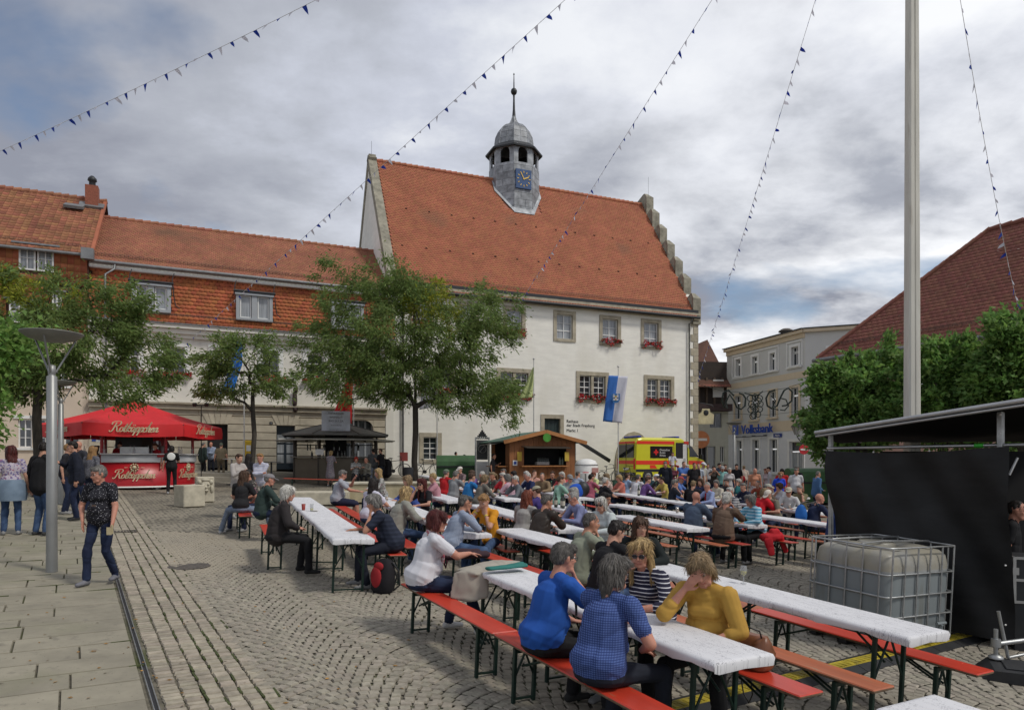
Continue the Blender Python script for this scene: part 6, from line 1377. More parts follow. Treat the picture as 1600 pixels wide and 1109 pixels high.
b=MB();b.path([(.13,.05,.42),(.2,.1,.3),(.2,.12,.1),(.12,.08,.02)],.014,6);b.path([(.03,.09,.44),(.09,.2,.2),(.05,.16,.03)],.014,6);b.build('shoulder_strap',m_dk,bp_)
# ------------------------------------------------------------------ c
tx_,ty_=3.94,7.34;ux=np.array([1.15,.59])/1.293;uy=np.array([-.38,1.05])/1.117;ct=(tx_+ux[0]*.60+uy[0]*.5,ty_+ux[1]*.60+uy[1]*.5);ia=math.atan2(ux[1],ux[0])
ib=empty('water_tank',(ct[0],ct[1],g(*ct)),ia,'white plastic water tank in a galvanised cage beside the black curtain','water tank',slope=True)
IL,IW,IH=1.22,1.02,1.15;m_pl=mat('milky_plastic',(.27,.275,.27),.35,var=.10,vs=2.5,spec=.4,stretch=(1,1,.4))
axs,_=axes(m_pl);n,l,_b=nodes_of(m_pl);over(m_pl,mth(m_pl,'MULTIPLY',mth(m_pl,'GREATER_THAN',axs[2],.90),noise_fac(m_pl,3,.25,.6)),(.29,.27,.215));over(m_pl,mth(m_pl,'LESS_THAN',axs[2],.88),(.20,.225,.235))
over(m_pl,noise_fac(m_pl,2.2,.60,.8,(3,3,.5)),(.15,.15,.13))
b=MB();rings=[]
for z,ins in((.15,.06),(.17,.02),(.24,0),(.95,0),(1.05,.02),(1.10,.07),(1.115,.16)):
 hx,hy=IL/2-.014-ins,IW/2-.014-ins;rings.append([(hx*np.sign(math.cos(t))*abs(math.cos(t))**.28,hy*np.sign(math.sin(t))*abs(math.sin(t))**.28,z)for t in np.linspace(0,2*math.pi,64,endpoint=False)])
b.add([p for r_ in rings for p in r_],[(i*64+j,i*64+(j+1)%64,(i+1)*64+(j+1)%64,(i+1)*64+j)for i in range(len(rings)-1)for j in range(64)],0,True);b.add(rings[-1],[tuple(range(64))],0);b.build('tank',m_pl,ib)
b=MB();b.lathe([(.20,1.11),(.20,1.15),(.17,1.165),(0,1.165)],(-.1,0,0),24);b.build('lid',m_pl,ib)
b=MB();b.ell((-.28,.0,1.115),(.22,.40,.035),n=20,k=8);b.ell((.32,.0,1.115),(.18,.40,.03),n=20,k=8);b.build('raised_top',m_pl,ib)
def loopz(z,r_):
 hx,hy=IL/2,IW/2;c=.07;return[(-hx+c,-hy,z),(hx-c,-hy,z),(hx-.02,-hy+.02,z),(hx,-hy+c,z),(hx,hy-c,z),(hx-.02,hy-.02,z),(hx-c,hy,z),(-hx+c,hy,z),(-hx+.02,hy-.02,z),(-hx,hy-c,z),(-hx,-hy+c,z),(-hx+.02,-hy+.02,z)]
for z in(.16,.40,.63,.87,1.16):
 b=MB();b.path(loopz(z,.01),.011,6,closed=True);b.build('cage_rail',m_steel,ib)
for sx in np.linspace(-IL/2+.06,IL/2-.06,6):
 for sy in(-1,1):b=MB();b.path([(sx,sy*(IW/2+.004),.12),(sx,sy*(IW/2+.004),1.16)],.010,6);b.build('cage_bar',m_steel,ib)
for sy in np.linspace(-IW/2+.1,IW/2-.1,5):
 for sx in(-1,1):b=MB();b.path([(sx*(IL/2+.004),sy,.12),(sx*(IL/2+.004),sy,1.16)],.010,6);b.build('cage_bar',m_steel,ib)
for sy in(-.18,.2):b=MB();b.path([(-IL/2,sy,1.17),(-.2,sy*.8,1.185),(IL/2,sy,1.17)],.014,6);b.build('top_bar',m_steel,ib)
b=MB();
for sy in(-.4,0,.4):b.box((0,sy,.06),(IL,.1,.1))
for sx in(-.5,0,.5):b.box((sx,0,.122),(.1,IW,.022))
b.build('pallet',mat('black_plastic',(.01,.01,.01),.35),ib)
b=MB();b.tube((.25,-IW/2+.03,.22),(.25,-IW/2-.08,.22),.045,n=14);b.tube((.25,-IW/2-.06,.22),(.25,-IW/2-.08,.30),.02,n=8);b.tube((.18,-IW/2-.07,.31),(.34,-IW/2-.07,.31),.018,n=8);b.build('valve',m_pl,ib)
# ------------------------------------------------------------------ s
m_blk=mat('black_curtain',(.0085,.0088,.0095),.62,var=.35,vs=1.6,bump=.010,bs=5,stretch=(1,1,3),spec=.4);m_alu=mat('aluminium',(.48,.48,.48),.38,.85,var=.08)
cL=at(1296,945);cR=(5.62,7.72);cd=Vector((cR[0]-cL[0],cR[1]-cL[1]));cl=cd.length;ca=math.atan2(cd.y,cd.x)
st=empty('stage_canopy',(cL[0],cL[1],g(*cL)),ca,'black stage canopy on an aluminium frame with a long silver front edge','canopy')
zt0=proj_z(704,cL[1])-g(*cL);zt1=proj_z(697,cR[1])-g(*cL)
b=MB();NX,NZ=44,30;vs_=[]
for i in range(NX+1):
 u=i/NX
 for j in range(NZ+1):
  t=j/NZ;x=u*cl+.05*math.sin(t*math.pi)*(1-u)*.6;top=zt0+(zt1-zt0)*u-.05*math.sin(u*math.pi)*(t);sag=.055*math.sin(u*6.5+t*3)*math.sin(t*2.6)+.03*math.sin(u*15-t*9)*t+.018*math.sin(u*26+t*14)+.075*math.sin((u*1.4+t*1.1)*math.pi*1.6)
  vs_.append((x,sag-.03*t,.02+(top-.02)*t))
b.add(vs_,[(i*(NZ+1)+j,(i+1)*(NZ+1)+j,(i+1)*(NZ+1)+j+1,i*(NZ+1)+j+1)for i in range(NX)for j in range(NZ)],0,True)
ct_=b.build('curtain',m_blk,None,'large black fabric curtain closing the side of the stage','curtain',loc=(cL[0],cL[1],g(*cL)),rot=(0,0,ca))
b=MB()
for u,t in((.05,.985),(.30,.985),(.62,.985),(.985,.72),(.985,.40),(.985,.10)):b.ell((u*cl,-.03+(0.0),(zt0+(zt1-zt0)*u)*t),(.011,.012,.011),n=8,k=5)
b.build('grommets',m_white,ct_);
p0=Vector((*atY(1274,cL[1]),proj_z(676,cL[1])));p1=Vector((*atY(1640,7.1),proj_z(619,7.1)));Mi=Matrix.Translation((cL[0],cL[1],g(*cL)))@Matrix.Rotation(ca,4,'Z');Mi=Mi.inverted()
q0=Vector((*atY(1345,12.4),proj_z(690,12.4)));q1=Vector((*atY(1660,10.8),proj_z(690,10.8)));b=MB();vs_=[];b.M=Mi
for i in range(21):
 u=i/20
 for j in range(11):
  t=j/10;a=p0.lerp(p1,u);c=q0.lerp(q1,u);p=a.lerp(c,t);p.z+=-.10*math.sin(t*math.pi)*(.6+.4*math.sin(u*5))-.03*math.sin(u*9+t*4)*math.sin(t*math.pi);vs_.append(p)
b.add(vs_,[(i*11+j,(i+1)*11+j,(i+1)*11+j+1,i*11+j+1)for i in range(20)for j in range(10)],0,True);b.build('canopy_sheet',mat('black_tarpaulin',(.006,.006,.007),.9,var=.2,spec=.1),st)
b=MB();b.M=Mi;b.tube(p0,p1,.028,n=10);b.tube(p0+Vector((.01,0,-.05)),p1+Vector((.01,0,-.05)),.018,n=8);b.build('edge_profile',m_alu,st)
b=MB();b.M=Mi;b.tube(p0,q0,.02,n=8);b.build('edge_profile',m_alu,st)
pw1=Vector((*atY(1563.5,8.0),proj_z(640,8.0)));pb1=Vector((pw1.x,pw1.y,g(pw1.x,pw1.y)+.02))
for ptop,wdt in((pw1,.06),(Vector((*atY(1298,cL[1]+.05),proj_z(680,cL[1]+.05))),.055)):
 b=MB();b.M=Mi;zb=g(ptop.x,ptop.y);b.box((ptop.x,ptop.y,(ptop.z+zb)/2),(wdt,wdt,ptop.z-zb),rz=ca,bev=.006);b.build('post',m_steel,st);b=MB();b.M=Mi
 for dz in(.06,.28):b.ell((ptop.x-.03,ptop.y-.035,ptop.z-dz),(.013,.013,.013),n=8,k=5)
 b.build('bolt',m_white,st)
b=MB();b.M=Mi;ra_=Vector((cL[0],cL[1]+.06,proj_z(700,cL[1])));rb_=Vector((*atY(1640,7.6),proj_z(694,7.6)));b.tube(ra_,rb_,.022,n=10);b.build('top_rail',m_alu,st)
gp_=ra_.lerp(rb_,.72);b=MB();b.M=Mi;b.tube(gp_,gp_+(rb_-ra_).normalized()*.10,.026,n=12);b.build('green_tape',mat('green_tape',(.05,.45,.04),.5),st)
b=MB();b.M=Mi;b.tube(Vector((*atY(1590,7.9),proj_z(715,7.9))),Vector((*atY(1577,7.9),proj_z(742,7.9))),.014,n=8);b.build('strut',m_alu,st)
x,y=at(1556,1046);jk=empty('scaffold_jack',(x,y,g(x,y)),0,'galvanised scaffold base jack with a diagonal strut at the foot of the curtain','scaffold jack')
b=MB();b.box((0,0,.01),(.17,.17,.014));b.tube((0,0,.01),(0,0,.42),.021,n=12);b.lathe([(.07,.12),(.07,.14),(.03,.16)],n=8);b.tube((0,0,.24),(0,0,.32),.045,n=12);b.build('base',m_steel,jk)
b=MB();b.tube((.03,0,.27),(.75,.12,.32),.024,n=10);b.tube((.04,.02,.60),(.14,.02,.12),.017,n=8);b.tube((.14,.02,.12),(.5,.1,.16),.016,n=8);b.build('strut',m_steel,jk)
iv=empty('stage_interior',(6.05,8.9,g(6.05,8.9)),0,'dark stage backdrop filling the right edge behind the curtain','backdrop')
b=MB();b.box((1.3,1.4,1.15),(3.6,.06,2.3));b.build('backdrop_cloth',mat('black_velvet',(.004,.004,.005),.95,var=.2),iv)
b=MB();b.box((1.3,.4,.18),(3.2,2.0,.36));b.build('stage_floor',m_dk,iv)
x,y=atY(1586,8.0);fc=empty('flight_case',(x+.12,y,g(x,y)+.55),R(-20),'black flight case with steel corners standing just inside the stage','flight case')
b=MB();b.box((0,0,.26),(.36,.5,.52));b.build('case_body',m_dk,fc)
b=MB()
for zz in(.01,.26,.51):
 for sx in(-.18,.18):b.box((sx,0,zz),(.03,.51,.025))
 b.box((0,-.25,zz),(.38,.02,.03))
for sx in(-.18,.18):b.box((sx,-.25,.26),(.03,.03,.53))
b.box((-.17,-.26,.36),(.06,.02,.08));b.build('case_edge',m_alu,fc);b=MB();b.box((0,0,-.28),(.34,.46,.54));b.build('case_base',m_dk,fc)
x,y=at(1590,1060);bw_=empty('ballast_block',(x+.1,y,g(x,y)),R(-28),'black rubber ballast block lying at the bottom right edge','ballast');b=MB();b.prism([(-.42,0),(.5,0),(.5,.11),(-.3,.11)],-.28,.28);b.box((.1,0,.118),(.6,.34,.02),bev=.006);b.build('block',mat('black_rubber',(.022,.023,.025),.55,var=.2,vs=8,bump=.002),bw_)
m_yel=mat('worn_yellow_plastic',(.42,.33,.025),.6,var=.2,vs=7);over(m_yel,noise_fac(m_yel,5,.58,.75),(.16,.13,.04))
cr=empty('cable_ramp',(0,0,0),0,'yellow and black cable protector ramp running under the tables to the stage','cable ramp')
c0,c1=np.array(at(1065,1112)),np.array(at(1460,1012));cdv=(c1-c0)/np.linalg.norm(c1-c0);cn=np.array([-cdv[1],cdv[0]]);nseg=int(np.linalg.norm(c1-c0)/.5)+1
c0=c0-cdv*.5
for i in range(nseg+3):
 a=c0+cdv*i*.5;
 for nm,o0,o1,mm,h_ in(('yellow_lid',-.02,.13,m_yel,.045),('black_flank',-.13,-.022,MC['black_rubber'],.0)):
  b=MB();p=[];
  for t in(.005,.495):
   for o_,hh in((o0,.045 if mm is m_yel else .006),(o1,.045 if mm is m_yel else .043)):
    q=a+cdv*t+cn*o_;p+=[(q[0],q[1],g(*q)+hh),(q[0],q[1],g(*q)-.005)]
  b.add(p,[(0,4,6,2),(0,2,3,1),(4,5,7,6),(0,1,5,4),(2,6,7,3)])
  if mm is m_yel:
   for kx in range(6):
    q=a+cdv*(.06+kx*.08)+cn*.055;b.box((q[0],q[1],g(*q)+.047),(.05,.11,.006),rz=math.atan2(cdv[1],cdv[0]))
  b.build(nm,mm,cr)
b=MB()
for i in range(nseg+3):
 a=c0+cdv*i*.5
 p=[]
 for t in(.005,.495):
  for o_,hh in((.132,.043),(.24,.006)):q=a+cdv*t+cn*o_;p+=[(q[0],q[1],g(*q)+hh)]
 b.add(p,[(0,2,3,1)])
b.build('black_flank',MC['black_rubber'],cr)
# ------------------------------------------------------------------ m
def leafmat(name,c,isl=.45,tr=.35,hue=.02):
 m=mat(name,c,.55,var=.1,vs=1,island=isl,hue=hue,spec=.3);n,l,b_=nodes_of(m);src=base_link(m)
 out_=n['Material Output'];t=n.new('ShaderNodeBsdfTranslucent');hs=n.new('ShaderNodeHueSaturation');hs.inputs['Value'].default_value=1.5;l(src,hs.inputs['Color']);l(hs.outputs[0],t.inputs[0]);ms=n.new('ShaderNodeMixShader');ms.inputs[0].default_value=tr;l(b_.outputs[0],ms.inputs[1]);l(t.outputs[0],ms.inputs[2]);l(ms.outputs[0],out_.inputs[0]);return m
mx_,my_=atY(1425,11.8);mpz=15.6;m_pole=mat('cream_painted_wood',(.62,.60,.53),.6,var=.10,vs=2.5,stretch=(3,3,.3));over(m_pole,noise_fac(m_pole,3,.62,.75,(5,5,.5)),(.48,.45,.38))
mp=empty('maypole',(mx_,my_,g(mx_,my_)),.03,'tall cream painted wooden pole rising behind the stage to the top of the picture','pole')
b=MB();
def sqr(w_,z):h_=w_/2;c=w_*.12;return[(-h_+c,-h_,z),(-.012,-h_,z),(-.006,-h_+.012,z),(.006,-h_+.012,z),(.012,-h_,z),(h_-c,-h_,z),(h_,-h_+c,z),(h_,h_-c,z),(h_-c,h_,z),(-h_+c,h_,z),(-h_,h_-c,z),(-h_,-h_+c,z)]
rings=[sqr(w_,z)for w_,z in((.215,0),(.205,3),(.165,9.8),(.13,mpz))];b.add([p for r_ in rings for p in r_],[(i*12+j,i*12+(j+1)%12,(i+1)*12+(j+1)%12,(i+1)*12+j)for i in range(3)for j in range(12)]);b.add(rings[-1],[tuple(range(12))]);b.build('shaft',m_pole,mp)
m_string=mat('string',(.55,.55,.55),.8);m_fb=leafmat('pennant_blue',(.035,.09,.42),0,.45,0);m_fw=leafmat('pennant_white',(.66,.66,.70),0,.45,0)
top=Vector((mx_,my_,mpz+g(mx_,my_)-.1))
def bunting(end,through,label,sp_=.40,sz=.18):
 end=Vector(end);best=None
 tx2,ty2=through
 for s_ in np.linspace(0,6,61):
  d=9e9
  for t in np.linspace(.02,.98,49):
   p=top.lerp(end,t);p.z-=s_*4*t*(1-t);
   if p.y<.5:continue
   d=min(d,math.hypot(800+F*p.x/p.y-tx2,HZ-F*(p.z-CZ)/p.y-ty2))
  if best is None or d<best[0]:best=(d,s_)
 s_=best[1];r=empty('bunting',top,0,label,'bunting','strings of blue and white bunting');f=lambda t:top.lerp(end,t)-Vector((0,0,s_*4*t*(1-t)))-top
 b=MB();n=70;b.path([f(i/n)for i in range(n+1)],.007,3);b.build('string',m_string,r)
 Lh=(end-top).length;k=int(Lh/sp_);rr=random.Random(int(Lh*100))
 mesh={}
 for i in range(1,k):
  t=i/k;p=f(t);d=(f(min(1,t+.004))-f(t)).normalized();dn=Vector((0,0,-1));dn=(dn-d*dn.dot(d));dn.normalize();sw=Vector((rr.uniform(-.8,.8),rr.uniform(-.8,.8),rr.uniform(-.2,.3)));dn=(dn+sw*.9).normalized();s2=sz*rr.uniform(.8,1.1)
  mm=m_fb if i%2 else m_fw;b=MB();tip=p+dn*s2*1.15;a_=p-d*s2*.36;c_=p+d*s2*.36;md=(a_+tip)/2+sw*.03;md2=(c_+tip)/2-sw*.02;n_=d.cross(dn).normalized()*.002
  b.add([a_,c_,md2,tip,md,a_+n_,c_+n_,md2+n_,tip+n_,md+n_],[(0,1,2,4),(4,2,3),(5,9,7,6),(9,8,7),(0,5,6,1)]);b.build('pennant',mm,r)
X,Y=atY(-330,27);bunting((X,Y,proj_z(372,27)),(235,126),'blue and white pennant string across the upper left sky')
X,Y=atY(287,33.2);bunting((X,Y,proj_z(541,33.2)),(590,243),'blue and white pennant string ending at the cream wall of the long house')
X,Y=atY(792,40.3);bunting((X,Y,proj_z(505,40.3)),(920,290),'blue and white pennant string ending at the town hall window')
X,Y=atY(1088,45.2);bunting((X,Y,proj_z(600,45.2)),(1195,215),'blue and white pennant string ending at the right corner of the town hall')
X,Y=atY(1612,22.5);bunting((X,Y,proj_z(560,22.5)),(1552,290),'blue and white pennant string in front of the hipped roof on the right')
X,Y=atY(1096,47);b0=Vector((X,Y,proj_z(662,47)));
# ------------------------------------------------------------------ s
m_lampp=mat('grey_lamp_steel',(.27,.275,.27),.45,.5,var=.08,vs=2)
def lamp(px,py,label,hgt=4.12,Y_=None):
 x,y=at(px,py)if Y_ is None else atY(px,Y_);r=empty('street_lamp',(x,y,g(x,y)),.3,label,'street lamp','street lamps with dish reflectors')
 b=MB();b.lathe([(.075,0),(.070,.6),(.068,hgt-.62),(.04,hgt-.60),(.05,hgt-.58),(.05,hgt-.46),(0,hgt-.44)],n=20);b.build('pole',m_lampp,r)
 b=MB();b.lathe([(0,hgt-.10),(.15,hgt-.11),(.30,hgt-.07),(.395,hgt),(.40,hgt+.012),(.30,hgt-.04),(0,hgt-.055)],n=32);b.build('reflector_dish',mat('lamp_dish_grey',(.22,.22,.20),.5,.2,var=.1),r)
 for i in range(3):a=i*2.094+.5;b=MB();b.tube((.05*math.cos(a),.05*math.sin(a),hgt-.55),(.30*math.cos(a),.30*math.sin(a),hgt-.065),.014,n=8);b.build('strut',m_lampp,r)
lamp(81,893,'grey street lamp with a shallow dish, nearest, left foreground',3.44);lamp(95,787,'grey street lamp right behind the nearest one, half hidden by it',3.36);lamp(1147,0,'grey street lamp with a dish in front of the bank sign',3.78,34.5)
# ------------------------------------------------------------------ d
m_wine=mat('white_wine',(.50,.45,.12),.08,alpha=.7);m_paper=mat('paper_plate',(.62,.60,.56),.8)
def wineglass(r):
 b=MB();b.lathe([(.032,0),(.030,.004),(.005,.008),(.005,.07),(.030,.10),(.036,.14),(.030,.18)],n=12);b.build('glass_wall',m_clear,r);b=MB();b.lathe([(.005,.075),(.029,.10),(.034,.125),(0,.125)],n=10);b.build('drink',m_wine,r)
def plate(r):
 b=MB();b.lathe([(0,.004),(.07,.004),(.10,.016),(.102,.014),(.07,0)],n=16);b.build('plate_disc',m_paper,r);b=MB();b.box((0,0,.022),(.10,.05,.03),bev=.012);b.build('snack',mat('snack_brown',(.28,.14,.05),.8),r)
def mug(r):b=MB();b.lathe([(.032,0),(.036,.14),(.033,.14),(.03,.01),(0,.01)],n=12);b.build('glass_wall',m_clear,r);b=MB();b.lathe([(.029,.01),(.032,.09),(0,.09)],n=10);b.build('drink',mat('beer',(.55,.28,.04),.1),r)
def napkin(r):b=MB();b.box((0,0,.004),(.14,.11,.003),rz=.4);b.box((.02,.01,.008),(.12,.09,.003),rz=.9);b.build('folded_paper',m_paper,r)
KD={'wine glass':wineglass,'paper plate with a snack':plate,'beer glass':mug,'crumpled napkin':napkin,'dark wine bottle':bottle}
rt=random.Random(4)
for fr,c,s0,s1,nm,kinds in(('w',6.95,-20,-16,'red T-shirt and green cap',('wine glass','beer glass','paper plate with a snack','dark wine bottle','wine glass')),('w',9.3,-20.5,-16.6,'below the wooden hut',('wine glass','beer glass','dark wine bottle','paper plate with a snack','wine glass')),('w',3.52,-15.5,-10,'orange T-shirt man',('beer glass','paper plate with a snack','wine glass','crumpled napkin')),('w',5.4,-14,-10.2,'leather jacket man',('wine glass','crumpled napkin','beer glass')),('v',5.4,-8.4,-3.6,'water tank',('crumpled napkin','wine glass')),('v',10.72,-13.4,-9.4,'turquoise blouse woman',('wine glass','beer glass','paper plate with a snack')),('w',13.85,-16.6,-12.8,'blue backpack man',('wine glass','dark wine bottle','beer glass')),('w',13.7,-22.5,-18.7,'white cap man by the ambulance',('wine glass','beer glass','dark wine bottle')),('w',11.75,-18.5,-14.6,'empty tables below the ambulance rear',('dark wine bottle','crumpled napkin')),('w',1.69,-15,-10.2,'leftmost',('crumpled napkin',))):
 seen={}
 for i,kd in enumerate(kinds):
  seen[kd]=seen.get(kd,0)+1;t=(i+.5)/len(kinds);pos='farther ' if seen[kd]==1 and kinds.count(kd)>1 else('nearer ' if kinds.count(kd)>1 else '')
  on(fr,c+rt.uniform(-.16,.16),s0+(s1-s0)*t+rt.uniform(-.2,.2),TZ,kd.replace(' with a snack','').replace(' ','_'),'%s%s on the %s row'%(pos,kd,nm),'drink' if 'glass' in kd or 'bottle' in kd else 'tableware',KD[kd],rt.uniform(0,3))
# ------------------------------------------------------------------ r
m_canv=mat('red_canvas',(.62,.015,.020),.6,var=.05,vs=2,bump=.006,bs=3);m_rpan=mat('red_panel',(.42,.012,.02),.35,var=.05,spec=.5);m_cream=mat('cream_lettering',(.62,.55,.36),.5);m_grp=mat('counter_white',(.52,.53,.55),.4,var=.05)
X,Y=atY(PAVX,PAVY);zg=g(X,Y);rs=empty('drinks_stand',(X,Y,zg),0,'round red drinks stand under a big red hexagonal canopy with cream script lettering','drinks stand')
va=math.atan2(-Y,-X)
z_ap=proj_z(625,Y)-zg;z_br=proj_z(660,Y-2.6)-zg;z_bt=z_br-.42;RC=PAVR
cor=[Vector((RC*math.cos(va+R(30)+R(60)*i+R(PAVA)),RC*math.sin(va+R(30)+R(60)*i+R(PAVA)),z_br))for i in range(6)]
b=MB()
for i in range(6):
 A_,B_=cor[i],cor[(i+1)%6];n_=8;vs_=[]
 for j in range(n_+1):
  t=j/n_;e=A_.lerp(B_,t);e.z-=.05*math.sin(t*math.pi)
  for k in range(7):u=k/6;p=Vector((0,0,z_ap)).lerp(e,u);p.z-=.16*math.sin(u*math.pi)*(.35+.65*math.sin(t*math.pi));vs_.append(p)
 b.add(vs_,[(j*7+k,j*7+k+1,(j+1)*7+k+1,(j+1)*7+k)for j in range(n_)for k in range(6)],0,True)
b.build('canopy',m_canv,rs)
for i in range(6):
 A_,B_=cor[i],cor[(i+1)%6];vs_=[];b=MB();o_=((A_+B_)/2);o_.z=0;o_.normalize()
 for j in range(17):
  t=j/16;e=A_.lerp(B_,t);e.z-=.05*math.sin(t*math.pi);w_=.02*math.sin(t*13+i)+.018*math.sin(t*29)
  vs_+=[e+Vector((0,0,.002)),e+o_*(w_*.6+.02)-Vector((0,0,.22)),e+o_*(w_+.01)-Vector((0,0,.44))]
 b.add(vs_,[(j*3+k,j*3+k+3,j*3+k+4,j*3+k+1)for j in range(16)for k in range(2)],0,True);b.build('valance',m_canv,rs)
 if i in(5,0,4):
  mid=(A_+B_)/2;fd=math.atan2((B_-A_).y,(B_-A_).x)
  if(B_-A_).cross(Vector((0,0,1))).dot(o_)<0:fd+=math.pi
  script('Rotkäppchen',.36,m_cream,rs,(mid.x+o_.x*.07,mid.y+o_.y*.07,z_br-.31),fd)
for i in range(6):
 a=va+R(30)+R(60)*i+R(PAVA);b=MB();b.tube((2.02*math.cos(a),2.02*math.sin(a),0),(2.02*math.cos(a),2.02*math.sin(a),z_br+.1),.055,n=10);b.build('post',m_rpan,rs)
 b=MB();b.tube((2.02*math.cos(a),2.02*math.sin(a),z_br-.5),(3.1*math.cos(a),3.1*math.sin(a),z_br-.02),.025,n=6);b.build('canopy_rib',m_dk,rs)
def curve_panel(a0,a1,r0,z0,z1,m,name,parent,th=.03,n=10):
 b=MB();vs_=[]
 for j in range(n+1):
  a=a0+(a1-a0)*j/n
  for r_ in(r0,r0-th):
   for z in(z0,z1):vs_.append((r_*math.cos(a),r_*math.sin(a),z))
 b.add(vs_,[f for j in range(n)for f in((j*4,j*4+4,j*4+5,j*4+1),(j*4+1,j*4+5,j*4+7,j*4+3),(j*4+2,j*4+3,j*4+7,j*4+6))],0,True);return b.build(name,m,parent)
for i in range(6):
 a0=va-R(30)+R(60)*i+R(1.5+PAVA);a1=a0+R(57);
 curve_panel(a0,a1,2.10,.05,.90,m_rpan,'counter_panel',rs);curve_panel(a0,a1,2.16,.93,1.17,m_grp,'counter_band',rs);curve_panel(a0,a1,2.24,1.18,1.22,m_white,'counter_top',rs,.5);curve_panel(a0,a1,2.13,.0,.05,m_white,'panel_rim',rs);curve_panel(a0,a1,2.14,.90,.93,m_white,'panel_rim',rs)
for k,aa in enumerate((va+R(0),va+R(58),va-R(58))):
 nx_,ny_=math.cos(aa),math.sin(aa);fd=aa+math.pi/2;script('Rotkäppchen',.32,m_cream,rs,(2.125*nx_,2.125*ny_,.34),fd)
 b=MB();
 e_=empty('tmp');bpy.data.objects.remove(e_)
 for q in range(10):a=q*math.pi/5;b.ell((2.125*nx_+.12*math.cos(a)*-ny_,2.125*ny_+.12*math.cos(a)*nx_,.72+.12*math.sin(a)),(.032,.032,.032),n=6,k=4)
 b.ell((2.12*nx_,2.12*ny_,.72),(.075,.075,.075),n=8,k=6);b.build('crest',m_cream,rs)
 text('SEIT',.06,m_cream,rs,(2.13*nx_+.26*ny_,2.13*ny_-.26*nx_,.72),(R(90),0,fd),ext=.002);text('1856',.06,m_cream,rs,(2.13*nx_-.26*ny_,2.13*ny_+.26*nx_,.72),(R(90),0,fd),ext=.002)
b=MB();b.box((0,0,1.0),(1.0,.8,2.0));b.box((.0,.5,1.2),(.5,.3,1.6));b.build('middle_shelf',m_dk,rs)
b=MB()
for i in range(14):a=va+R(random.uniform(-85,85));r_=random.uniform(1.75,2.1);b.lathe([(.04,1.22),(.045,1.36),(.02,1.42),(.015,1.5)],(r_*math.cos(a),r_*math.sin(a),0),8)
b.build('glassware',m_clear,rs)
for aa in(va+R(28),va-R(40)):b=MB();b.lathe([(.10,1.22),(.14,1.50),(.15,1.5)],(1.9*math.cos(aa),1.9*math.sin(aa),0),14);b.build('ice_bucket',m_alu,rs)
b=MB();b.box((1.7*math.cos(va),1.7*math.sin(va),1.33),(.9,.4,.24),rz=va+math.pi/2);b.build('cooler',m_alu,rs)
b=MB();aa=va+R(25);b.box((2.17*math.cos(aa),2.17*math.sin(aa),1.16),(.42,.03,.14),rz=aa+math.pi/2);b.build('red_cloth',m_rpan,rs)
